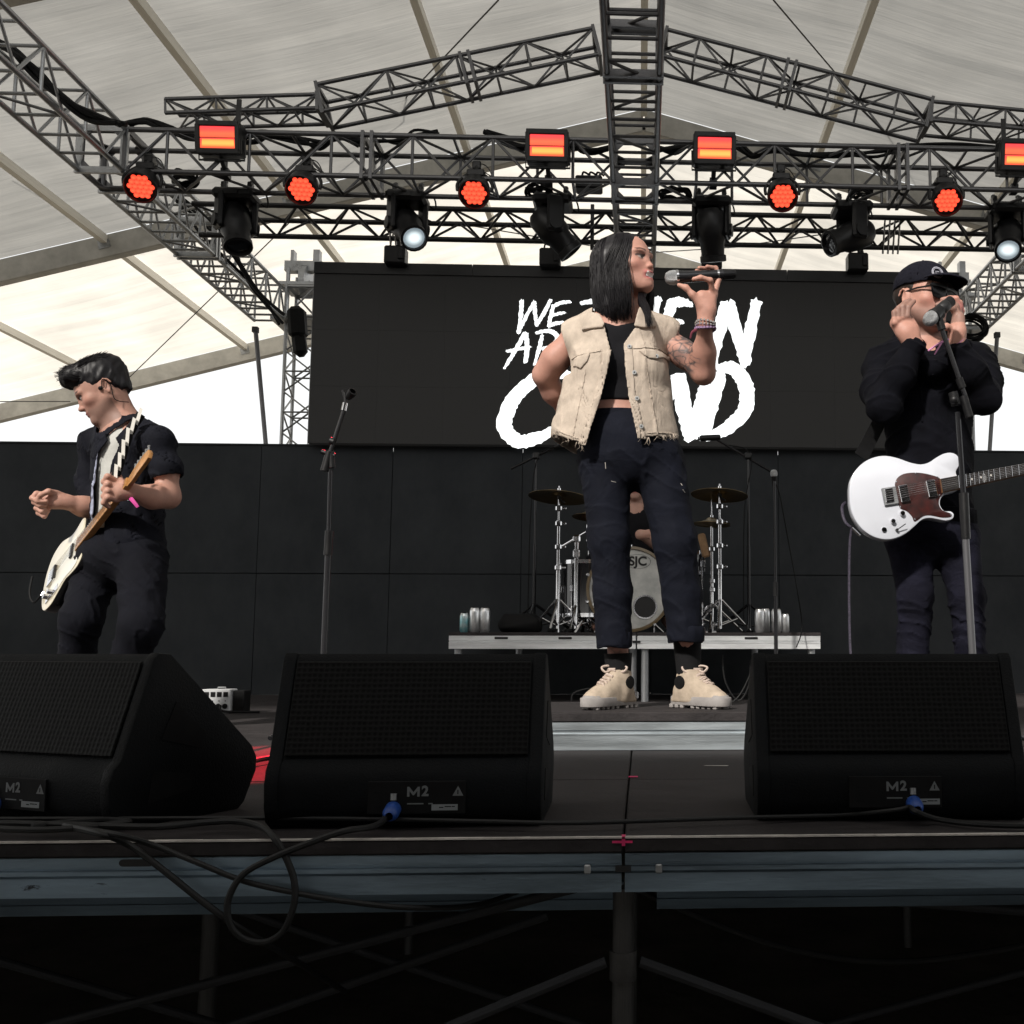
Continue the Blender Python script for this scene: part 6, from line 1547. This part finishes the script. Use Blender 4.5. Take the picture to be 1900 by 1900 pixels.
cymbal_stand('lower dark cymbal half hidden behind the singer\'s thigh', 1092, 955, 7.25, .125)
hb = riserpt(1321,7.0); t = thing('hi_hat', hb, 'hi-hat cymbals on a thin chrome stand beside the right cymbal stand', 'cymbal'); hc_ = at(1321,968,7.0); hc_.x = hb.x
for (z0,z1,r_) in ((.03,.36,.0135),(.36,hc_.z-RZT,.010),(hc_.z-RZT,at(1321,925,7.0).z-RZT,.004)): rod('tube', hb+Vector((0,0,z0)), hb+Vector((0,0,z1)), r_, chrome, t, 12)
for f_ in (.30,.36,.58): MB().box(hb+Vector((0,0,f_)),(.038,.034,.036),bev=.007).build('clamp', chrome, t)
cymbal(t, hc_, .130, -.04); MB().lathe([(.006,-.035),(.05,-.02),(.13,-.016)], hc_, (0,0,1), 36).build('bottom_cymbal', bronze, t); tripod(t, hb, .20)
MB().box(hb+Vector((-.02,-.10,.03)),(.08,.26,.02),Matrix.Rotation(R(14),3,'X'),bev=.005).build('pedal', chrome, t)
tb = riserpt(1068,6.88); t = thing('boom_cymbal_stand', tb, 'short chrome boom stand in front of the floor tom', 'stand'); tp = at(1068,1000,6.88); tp.x = tb.x
rod('tube', tb+Vector((0,0,.03)), Vector((tp.x,tp.y,tp.z)), .0155, chrome, t, 12); rod('boom', at(1040,1015,6.88), at(1112,972,6.95), .008, chrome, t); MB().box(tp,(.05,.045,.05),bev=.01).build('clamp', chrome, t); MB().box(tp+Vector((0,0,-.10)),(.045,.04,.06),bev=.008).build('clamp', chrome, t); tripod(t, tb, .18, .20)
sbg = thing('tan_shape', at(1308,1030,7.0), 'unidentified tan shape beside the hi-hat, built in bag form', 'bag'); MB().box(at(1306,1012,7.02),(.055,.03,.17),Matrix.Rotation(R(-14),3,'Y'),bev=.012).build('tan_block', mat('tan_surface',(.28,.17,.09),.85,0,.2,20), sbg)  # what this tan shape is stays unknown; given a bag form
# ---- microphone stands
def stick(t, pts, Y, rs_, m, names):
    for (a, b), r_, nm in zip(zip(pts[:-1], pts[1:]), rs_, names): rod(nm, at(*a,Y), at(*b,Y), r_, m, t, 12)
def small_mic(t, a, d, L=.15, r=.017, gr=None):
    d = d.normalized(); MB().lathe([(0,-.03),(.014,-.027),(.022,-.014),(.0235,.0),(.020,.012)], a, d, 18).build('grille', gr or grille, t); MB().lathe([(.020,.010),(r,.03),(.011,L),(0,L)], a, d, 16).build('body', blackplastic, t)
blackgloss = mat('black_stand_tube', (.012,.012,.014), .25, .2, spec=.6)
YL = 4.15; bL = at(597,1215,YL); t = thing('microphone_stand', Vector((bL.x,YL,0)), 'empty black microphone stand with boom arm between the left guitarist and the screen', 'stand')
k_ = at(613,872,YL); lowx = k_.x
rod('lower_tube', (lowx,YL,.02), at(609,1025,YL), .0125, blackgloss, t, 14); rod('upper_tube', at(609,1030,YL), k_, .0085, blackgloss, t, 12)
MB().cyl(at(608,1030,YL),at(611,985,YL),.0165,n=14).build('grip_clutch', blackplastic, t)
MB().cyl(at(602,874,YL),at(612,838,YL),.0165,n=14).cyl(at(616,868,YL),at(615,838,YL),.013).build('boom_clutch', blackplastic, t)
MB().cyl(at(597,838,YL),at(622,846,YL),.010).build('wing_knob', blackplastic, t)
rod('boom', at(606,860,YL), at(638,762,YL), .0085, blackgloss, t); MB().cyl(at(613,818,YL),at(620,820,YL),.016).build('collar', blackplastic, t)
MB().cyl(at(638,762,YL),at(641,748,YL),.012).build('swivel', chrome, t)
MB().cyl(at(641,748,YL),at(640,728,YL),.006).cyl(at(636,724,YL),at(640,736,YL),.006).lathe([(.013,-.02),(.018,.0),(.019,.02),(.014,.021)], at(650,732,YL), (.6,-.5,.5), 14).build('microphone_clip', blackplastic, t)
for i in range(3):
    a = 2*math.pi*i/3+.2; rod('leg', (lowx,YL,.10), (lowx+.30*math.cos(a),YL+.30*math.sin(a),.012), .009, blackgloss, t)
YR = 3.42; t = thing('microphone_stand', Vector((at(1803,1212,YR).x,YR,0)), 'black boom microphone stand in front of the man in the cap', 'stand')
bx2 = at(1803,1212,YR).x
rod('lower_tube', (bx2+.012,YR,.02), at(1790,975,YR), .0125, mat('worn_steel_tube',(.16,.16,.17),.35,.7), t, 14); MB().cyl(at(1792,1000,YR),at(1788,915,YR),.0165,n=14).build('grip_clutch', blackplastic, t)
rod('upper_tube', at(1788,925,YR), at(1777,765,YR), .0095, blackgloss, t); MB().cyl(at(1774,752,YR),at(1768,728,YR),.017).build('boom_clutch', blackplastic, t); MB().ball(at(1770,742,YR-.02),.016,10).build('wing_knob', blackplastic, t)
rod('boom', at(1748,612,YR), at(1794,745,YR), .0085, blackgloss, t); MB().cyl(at(1779,702,YR),at(1786,720,YR),.0135).build('collar', blackplastic, t); MB().cyl(at(1787,735,YR),at(1799,774,YR),.0145,n=12).build('counterweight', blackplastic, t)
MB().cyl(at(1748,612,YR),at(1742,592,YR),.0145).lathe([(.012,-.02),(.016,.02)],at(1741,590,YR),(.5,.2,.6),12).build('microphone_clip', blackplastic, t)
for i in range(3):
    a = 2*math.pi*i/3+.5; rod('leg', (bx2,YR,.10), (bx2+.30*math.cos(a),YR+.30*math.sin(a),.012), .009, blackgloss, t)
mv = at(1728,590,YR-.01); mt = thing('vocal_microphone', mv, 'black microphone on the boom stand at the capped man\'s mouth', 'microphone')
dmic = at(1772,552,YR+.03)-mv; dn = dmic.normalized()
MB().lathe([(0,-.034),(.016,-.029),(.0245,-.014),(.026,.0),(.023,.014)], mv, dn, 20).build('grille', grille, mt); MB().lathe([(.0255,.010),(.0265,.014),(.0245,.018),(.021,.045),(.019,.10),(.0195,.115),(.0,.118)], mv, dn, 18).build('body', blackplastic, mt); MB().lathe([(.0185,.05),(.0215,.055),(.0215,.085),(.019,.09)], mv, dn, 18).build('clip_band', blackmetal, mt)
YS = 6.25; bs = at(1440,1230,YS); t = thing('microphone_stand', Vector((bs.x,YS,0)), 'straight black microphone stand with a ball microphone in front of the riser', 'stand')
rod('lower_tube', (bs.x,YS,.02), at(1439,1100,YS), .0125, blackgloss, t); rod('upper_tube', at(1439,1100,YS), at(1437,893,YS), .009, blackgloss, t); MB().cyl(at(1439,1106,YS),at(1439,1080,YS),.015).build('grip_clutch', blackplastic, t); MB().lathe([(.20,0),(.20,.012),(.02,.03)],(bs.x,YS,0),(0,0,1),28).build('round_base', blackmetal, t)
small_mic(t, at(1436,880,YS), Vector((.05,.2,-1)), .10)
MB().tube(smooth_path([at(1437,895,YS),at(1446,915,YS),at(1462,1000,YS+.05),at(1480,1100,YS+.1),at(1488,1165,YS+.25),at(1478,1200,YS)],6),.004,6).build('lead', rubber, t)
for (px, pb, ends, lb_) in ((990,1150,((948,870),(1062,814)),'black overhead microphone stand left of the drums'),(1390,1152,((1324,812),(1432,876)),'black overhead microphone stand right of the drums')):
    Yo = 7.15; b0 = riserpt(px,Yo); t = thing('overhead_stand', b0, lb_, 'stand', 'overhead microphone stands of the drums')
    j = at(px,846,Yo); j.x = b0.x; rod('lower_tube', b0+Vector((0,0,.02)), b0+Vector((0,0,.62)), .0125, blackgloss, t); rod('upper_tube', b0+Vector((0,0,.6)), j, .009, blackgloss, t); rod('boom', at(*ends[0],Yo), at(*ends[1],Yo), .009, blackgloss, t); MB().box(j,(.05,.05,.05),bev=.01).build('clamp', blackplastic, t); tripod(t, b0, .20, .30, blackgloss)
    me_ = ends[1] if px < 1100 else ends[0]; dd = at(me_[0]+(18 if px < 1100 else -20),me_[1]+1,Yo)-at(*me_,Yo)
    MB().lathe([(.012,-.05),(.020,-.045),(.022,.0),(.022,.09),(.014,.10)], at(*me_,Yo), dd, 16).build('condenser_microphone', blackplastic, t)
    MB().tube(smooth_path([at(me_[0],me_[1],Yo),at(me_[0]+(20 if px > 1100 else -10),me_[1]+12,Yo),j+Vector((.02,-.02,.0)),j+Vector((-.03,-.02,-.4)),b0+Vector((-.04,-.02,.1))],6),.004,5).build('lead', rubber, t)
# ---- cans and bag on the riser
def can(px, top, Y, r, h, m, label):
    c = riserpt(px, Y); t = thing('drinks_can', c, label, 'can', 'drinks cans along the front of the riser')
    MB().lathe([(r*.78,0),(r*.86,.006),(r,.014),(r,h-.022),(r*.93,h-.014),(r*.82,h-.004)], c, (0,0,1), 24).build('can_body', m, t); MB().lathe([(r*.82,h-.004),(r*.83,h),(r*.78,h),(r*.75,h-.006),(0,h-.006)], c, (0,0,1), 24).build('can_top', chrome, t)
silver = mat('printed_silver_can', (.72,.73,.74), .28, .85, .35, 30, stretch=(1,1,.5)); teal = mat('teal_and_silver_can', (.08,.42,.48), .3, .7, .5, 14, col2=(.7,.72,.72))
can(861,1135,6.62,.029,.124,teal,'short teal can at the left end of the riser')
can(880,1128,6.62,.033,.158,silver,'tall silver can second from the left end of the riser'); can(899,1128,6.63,.033,.158,silver,'tall silver can beside the black bag on the riser')
can(1410,1130,6.64,.033,.155,silver,'tall silver can leftmost of the right-hand cans'); can(1420,1130,6.72,.033,.160,silver,'tall silver can just behind the leftmost right-hand can')
can(1441,1131,6.64,.033,.155,silver,'tall silver can behind the straight microphone stand'); can(1457,1136,6.66,.028,.124,silver,'short silver can at the right end of the riser')
bg_c = riserpt(966,6.85); t = thing('soft_bag', bg_c, 'flat black bag lying on the riser left of the drums', 'bag')
T = Sdf(.009); T.rbox((bg_c.x,bg_c.y,RZT+.055),(.135,.10,.050),None,.035,.02); T.rbox((bg_c.x-.01,bg_c.y,RZT+.10),(.10,.08,.025),None,.02,.03); T.eval(); X,Y,Z = T.grid(); T.build('bag_body', rubber, t, T.D+waves(X,Y,Z,4,.006,45))
# ---- drummer, seated behind the bass drum
p = Px(7.45); S = Sdf(.007); cx = 1178
DC = Vector((p(cx,900).x, 7.42, RZT+1.10)); DQ = head_frame((0,-1,-.1)); nbd = Vector((DC.x,7.46,RZT+.90)); head(S, DC, DQ, 1.0, male=True, neck=nbd)
hz = RZT+.50
S.cone((DC.x-.17,7.47,RZT+.83),(DC.x+.17,7.47,RZT+.83),.06,.06,.04); S.cone((DC.x,7.47,RZT+.80),(DC.x,7.50,hz),.15,.14,.05,ax=(0,1,0),flat=.68)
dh = at(1188,992,7.05); S.chain([Vector((DC.x+.18,7.47,RZT+.82)), Vector((DC.x+.25,7.40,RZT+.58)), dh], [.055,.042,.028], .03); S.cone(dh, dh+Vector((.06,-.03,.0)), .034,.03,.02)
for i in range(4): S.chain([dh+Vector((.055,-.03,.024-.016*i)), dh+Vector((.085,-.055,.022-.016*i)), dh+Vector((.075,-.07,.010-.016*i))], [.012,.011,.009], .005)
dh2 = Vector((DC.x-.22,7.1,RZT+.62)); S.chain([Vector((DC.x-.18,7.47,RZT+.82)), Vector((DC.x-.27,7.38,RZT+.60)), dh2], [.055,.042,.028], .03); S.cone(dh2, dh2+Vector((.04,-.06,.01)), .034,.028,.02)
for s in (-1,1): S.chain([Vector((DC.x+s*.1,7.5,hz)), Vector((DC.x+s*.26,7.12,hz-.02)), Vector((DC.x+s*.24,7.10,RZT+.10)), Vector((DC.x+s*.25,6.98,RZT+.05))], [.085,.06,.045,.035], .03)
S.eval()
def dcol(V): c = np.tile(np.array((.55,.32,.25)),(len(V),1)); paint_face(V,c,DC,DQ,1.0,stubble=.3); return c
drm = S.build('person', skin_m, None, color=dcol); tag(drm, 'drummer in a black shirt seated behind the bass drum, mostly hidden', 'person')
T = Sdf(.009); T.cone((DC.x-.17,7.47,RZT+.83),(DC.x+.17,7.47,RZT+.83),.07,.07,.04); T.cone((DC.x,7.47,RZT+.80),(DC.x,7.50,hz),.165,.155,.05,ax=(0,1,0),flat=.74)
for s in (-1,1): T.cone((DC.x+s*.18,7.47,RZT+.82),(DC.x+s*.24,7.41,RZT+.66),.072,.066,.04)
T.eval(); X,Y,Z = T.grid(); T.build('t_shirt', topm, drm, np.maximum(T.D+waves(X,Y,Z,4,.004,50), .07-np.sqrt((X-nbd.x)**2+(Y-nbd.y+.03)**2+(Z-nbd.z)**2)))
T = Sdf(.010)
for s in (-1,1): T.chain([Vector((DC.x+s*.1,7.5,hz)), Vector((DC.x+s*.26,7.12,hz-.02)), Vector((DC.x+s*.24,7.10,RZT+.14))], [.10,.08,.065], .04)
T.eval(); T.build('trousers', dt, drm); H = Sdf(.007); H.ell(DC+Vector((0,.02,.045)),(.084,.104,.088)); H.ell(DC+Vector((0,-.10,-.03)),(.09,.07,.085),None,.01,'-'); H.eval(); H.build('hair', hair_black, drm)
th = thing('drum_throne', (DC.x,7.5,RZT), 'round drum stool under the drummer', 'stool'); MB().lathe([(0,-.07),(.16,-.07),(.17,-.02),(.15,.0),(0,.0)],(DC.x,7.52,hz-.09),(0,0,1),28).build('seat', rubber, th); rod('post', (DC.x,7.52,RZT+.05), (DC.x,7.52,hz-.15), .014, chrome, th); tripod(th, Vector((DC.x,7.52,RZT)), .2)
# ================================================================== floor monitors
gr_m = bpy.data.materials.new('speaker_grille'); gr_m.use_nodes = True; nt = gr_m.node_tree; n = nt.nodes; L = nt.links; b = n['Principled BSDF']
tc = n.new('ShaderNodeTexCoord'); vo = n.new('ShaderNodeTexVoronoi'); vo.inputs['Scale'].default_value = 95; vo.inputs['Randomness'].default_value = .12; L.new(tc.outputs['Object'], vo.inputs['Vector'])
mr = n.new('ShaderNodeMapRange'); mr.inputs[1].default_value = .30; mr.inputs[2].default_value = .46; mr.inputs[3].default_value = .0012; mr.inputs[4].default_value = .0075; L.new(vo.outputs['Distance'], mr.inputs[0]); L.new(mr.outputs[0], b.inputs['Base Color'])
b.inputs['Roughness'].default_value = .6; b.inputs['Specular IOR Level'].default_value = .12
bp = n.new('ShaderNodeBump'); bp.inputs['Strength'].default_value = .6; bp.inputs['Distance'].default_value = .003; L.new(vo.outputs['Distance'], bp.inputs['Height']); L.new(bp.outputs[0], b.inputs['Normal'])
cab_m = mat('textured_black_cabinet', (.0042,.0050,.0060), .62, 0, .5, 5, .25, 260, spec=.14, rvar=.12, specks=(16,.68,(.030,.031,.032),(1,1,1.6)))
blue = mat('blue_connector', (.02,.07,.30), .4, 0, .2, 30); sticker = mat('white_sticker', (.26,.28,.29), .6); printm = mat('pale_grey_print', (.17,.18,.185), .6)
def monitor(M, w, label, fx, ang):
    """M: front left floor corner frame; x along the front, y depth, z up"""
    t = thing('floor_monitor', M.translation, label, 'speaker', 'black wedge monitors along the stage edge')
    prof = [(.035,0),(.012,.012),(.0,.04),(-.004,.085),(.004,.112),(.018,.126),(.078,.312),(.090,.324),(.110,.322),(.330,.130),(.345,.105),(.345,.075),(.315,.012),(.30,0)]
    P = lambda x0: M @ Matrix.Translation((x0,0,0)) @ Matrix(((0,0,1,0),(1,0,0,0),(0,1,0,0),(0,0,0,1)))
    MB().prism([(y,z) for y,z in prof], w-.05, P(.025)).build('cabinet', cab_m, t, 40)
    side = [(y+(-.004 if y < .1 else .004),z+(.002 if z > .2 else 0)) for y,z in prof]
    for x_ in (.0,w-.026):
        sp = MB().prism(side, .026, P(x_), bev=.004).build('side_panel', cab_m, t, 40)
        xo = x_-.0015 if x_ == 0 else x_+.026-.0005
        MB().prism([(.10,.16),(.13,.23),(.205,.165),(.195,.135)], .002, P(xo)).build('hand_grip', rubber, sp, 0); MB().prism([(.075,.04),(.085,.10),(.185,.085),(.175,.055)], .002, P(xo)).build('hand_grip', rubber, sp, 0)
    dirv = Vector((0,.060,.186)).normalized(); nrm_ = Vector((0,-dirv.z,dirv.y))
    Mg = M @ Matrix(((1,0,0,w/2),(0,dirv.y,nrm_.y,.018+.060*.5-.0035),(0,dirv.z,nrm_.z,.126+.186*.5+.0015),(0,0,0,1)))
    MB().box((0,0,0),(w-.056,.186,.005),bev=.002).build('grille', gr_m, t, 35, Mg)
    Mp = M @ Matrix(((1,0,0,0),(0,0,-1,-.0045),(0,1,0,.058),(0,0,0,1)))      # label plate on the lower front: x right, y up, z towards us
    pl_ = MB().box((0,0,0),(.180,.060,.004),bev=.001).build('connector_plate', rubber, t, 35, Mp @ Matrix.Translation((fx,0,.001)))
    Z4 = .0036
    MB().prism([(-.0115,-.009),(-.0072,-.009),(-.0072,.0015),(-.001,-.0065),(.001,-.0065),(.0072,.0015),(.0072,-.009),(.0115,-.009),(.0115,.009),(.008,.009),(0,-.001),(-.008,.009),(-.0115,.009)], .0004, Mp @ Matrix.Translation((fx-.006,.011,Z4-.0004))).build('plate_lettering', printm, pl_, 0)
    text_mb('2', .0255, Mp @ Matrix.Translation((fx+.0155,.0112,Z4)), .0003, .0009).build('plate_lettering', printm, pl_, 0)
    MB().prism([(-.010,-.008),(.010,-.008),(0,.010)], .0004, Mp @ Matrix.Translation((fx+.076,.011,Z4-.0004))).build('warning_sign', printm, pl_, 0); MB().box((0,0,0),(.002,.008,.0004)).build('warning_mark', rubber, pl_, 0, Mp @ Matrix.Translation((fx+.076,.010,Z4+.0004)))
    MB().box((0,0,0),(.048,.011,.0006)).build('sticker', sticker, pl_, 0, Mp @ Matrix.Translation((fx+.052+ang*.012,-.018,Z4)))
    for (dx, ww) in ((-.006,.008),(.006,.012),(.016,.006)): MB().box((0,0,0),(ww,.0018,.0004)).build('sticker_print', rubber, pl_, 0, Mp @ Matrix.Translation((fx+.052+ang*.012+dx,-.018+.0015*(dx > 0),Z4+.0006)))
    for (dx,dy,ww) in ((-.002,-.011,.030),(.026,-.011,.008),(-.070,.010,.016),(-.070,-.016,.014)): MB().box((0,0,0),(ww,.0022,.0004)).build('plate_print', printm if dx > -.05 else cab_m, pl_, 0, Mp @ Matrix.Translation((fx+dx,dy,Z4)))
    cxn = fx-.042+ang*.095; c = Mp @ Vector((cxn,-.022,.012)); d = (Mp.to_3x3() @ Vector((0,-.25,1)))
    MB().lathe([(.0125,-.012),(.0150,-.008),(.0150,.012),(.012,.022),(.007,.026)], c, d, 18).build('blue_connector', blue, t); MB().cyl(c+Mp.to_3x3() @ Vector((0,.018,-.008)), c+Mp.to_3x3() @ Vector((0,.030,-.009)), .006).build('connector_latch', galv, t)
    return t, c
def MF(px, py, ang): 
    Y_ = F*CAM_Z/(py-1208); v = at(px,py,Y_); return Matrix.Translation((v.x,v.y,0)) @ Matrix.Rotation(ang,4,'Z')
m2, con2 = monitor(MF(488,1526,R(1)), .510, 'black wedge monitor in the middle, left of the singer', .280, 0)
m3, con3 = monitor(MF(1405,1519,R(-1.5)), .530, 'black wedge monitor at the right below the man in the cap', .268, .8)
rt = MF(206,1527,R(-24)); m1, con1 = monitor(rt @ Matrix.Translation((-.60,0,0)), .60, 'black wedge monitor cut by the left edge, its side turned to us', .345, 0)
# ---- loose cables on and over the stage edge
def lead(label, pts, r=.0052, m=None):
    """points: photo x, y and distance; cable of even thickness"""
    P = [at(*q_) for q_ in pts]; o = MB().tube(smooth_path(P,8),r,8).build('floor_cable', m or rubber)
    return tag(o, label, 'cable', 'black cables on the stage front')
cable2 = mat('black_cable_jacket', (.005,.0052,.0056), .6, 0, .2, 40); lead_ = lead
def dk(px, py, lift=.006):                               # a point lying on the deck under a photo pixel
    Y_ = F*(CAM_Z-lift)/(py-1208); return (px, py, Y_)
lead('black cable from the blue plug of the middle monitor looping over the stage edge', [(con2.x*0+717,1508,1.955),(712,1522,1.93),dk(690,1534),dk(640,1542),(580,1562,1.845),(510,1590,1.84),(452,1622,1.835),(424,1668,1.83),(426,1712,1.83),(450,1740,1.835),(490,1748,1.84),(525,1728,1.84),(545,1680,1.84),(546,1635,1.842),(530,1590,1.845),(510,1556,1.85),dk(484,1534),dk(440,1524),dk(380,1526),dk(290,1534),dk(150,1531),dk(20,1528),dk(-60,1528)], .0058, cable2)
lead('black cable hanging diagonally off the stage edge at the left', [dk(120,1532),dk(190,1548),(240,1568,1.85),(300,1612,1.845),(370,1668,1.845),(430,1712,1.85),(490,1748,1.9),(560,1790,2.0),(640,1840,2.2)], .0056, cable2)
lead('black cable drooping along the aluminium rail at the left', [dk(150,1538),dk(220,1549),(290,1570,1.85),(370,1602,1.845),(450,1634,1.845),(540,1655,1.845),(640,1672,1.85),(760,1684,1.87),(880,1680,1.95),(960,1655,2.1)], .0048, cable2)
lead('thin black cable lying along the deck in front of the middle monitor', [dk(-40,1520),dk(200,1519),dk(480,1518),dk(700,1520),dk(900,1524),dk(1050,1527),dk(1200,1523),dk(1380,1517),dk(1560,1512),(1660,1503,1.97),(1686,1497,1.98)], .0042, cable2)
lead('black cable from the right monitor\'s blue plug to the right edge', [(1688,1496,1.985),(1700,1506,1.95),dk(1740,1520),dk(1800,1528),dk(1880,1532),dk(1960,1532)], .0056, cable2)
lead('black cable tangle on the deck below the left monitor', [dk(-40,1536),dk(60,1540),dk(140,1537),dk(200,1530),dk(240,1525),dk(200,1521),dk(120,1526),dk(60,1533)], .0056, cable2)
lead('black cable sagging under the stage at the right', [(1160,1640,2.25),(1230,1672,2.25),(1330,1716,2.27),(1450,1757,2.3),(1580,1781,2.35),(1700,1783,2.4),(1820,1768,2.4),(1930,1748,2.4)], .007, cable2)
lead('black cable lying across the red patch of light', [dk(400,1434),dk(440,1424),dk(470,1412),dk(500,1406),dk(540,1402)], .008, cable2)
for i, pts in enumerate((((1340,1215),(1346,1265),(1370,1300),(1390,1270),(1392,1225)),((1060,1300),(1066,1285),(1100,1278),(1130,1295)),((1400,1212),(1392,1250),(1372,1290),(1350,1308)))):
    lead(('white-edged thin cable hanging under the riser at the right','black cable curled under the riser at the left','second thin cable hanging under the riser at the right')[i], [(x,y,6.7) for x,y in pts], .006, cable2)
# ---- tape marks, pedal box
tp_ = thing('tape_cross', at(1157,1549,SF), 'pink tape cross on the front edge of the stage', 'tape'); xq = at(1157,1545,SF).x
MB().box((xq,SF+.012,.0022),(.007,.022,.001)).build('tape_strip', pink, tp_, 0); MB().box((xq-.002,SF-.0012,-.006),(.036,.001,.004)).box((xq,SF-.0018,-.007),(.006,.001,.012)).build('tape_strip', pink, tp_, 0)
v = at(1175,1437,F*CAM_Z/(1437-1208)); o = MB().box((v.x,v.y,.0022),(.024,.02,.001)).build('tape_mark', pink, None, 0); tag(o, 'small pink tape mark on the deck in front of the singer', 'tape')
v = at(1330,1418,F*CAM_Z/(1418-1208)); o = MB().add([(v.x-.04,v.y,.0022),(v.x+.03,v.y-.008,.0022),(v.x+.035,v.y+.006,.0022),(v.x-.03,v.y+.008,.0022)],[[0,1,2,3]]).build('tape_scrap', whitepaint, None, 0); tag(o, 'pale scrap of tape on the deck at the right of the low riser', 'tape')
YP = 5.6; c = at(400,1299,YP); c.z = .064; t = thing('power_distributor', (c.x,YP,0), 'white power box with four dark sockets on the floor by the wall', 'box')
MB().box((c.x,YP+.05,.064),(.150,.10,.126),bev=.004).build('case', mat('white_enamel_box',(.55,.56,.57),.45,0,.08,10), t); MB().box((c.x+.11,YP+.07,.06),(.06,.09,.12),bev=.004).build('side_case', rubber, t)
for i in range(4): MB().box((c.x-.048+.033*i,YP-.001,.100),(.024,.004,.026),bev=.001).build('socket', rubber, t); MB().cyl((c.x-.048+.033*i,YP-.002,.066),(c.x-.048+.033*i,YP+.002,.066),.003,n=8).build('indicator', rubber, t)
for i in (1,2,3): MB().cyl((c.x-.055+.035*i,YP-.004,.038),(c.x-.055+.035*i,YP+.002,.038),.014,n=16).build('jack', rubber, t)
MB().tube(smooth_path([(c.x+.03,YP-.01,.04),(c.x+.05,YP-.05,.02),(c.x+.10,YP-.06,.012),(c.x+.25,YP-.05,.010)],6),.007,6).build('lead', rubber, t)
MB().tube([(c.x-.01,YP+.05,.128),(c.x-.01,YP+.05,.136),(c.x+.03,YP+.05,.136),(c.x+.03,YP+.05,.128)],.004,6).build('handle', galv, t)
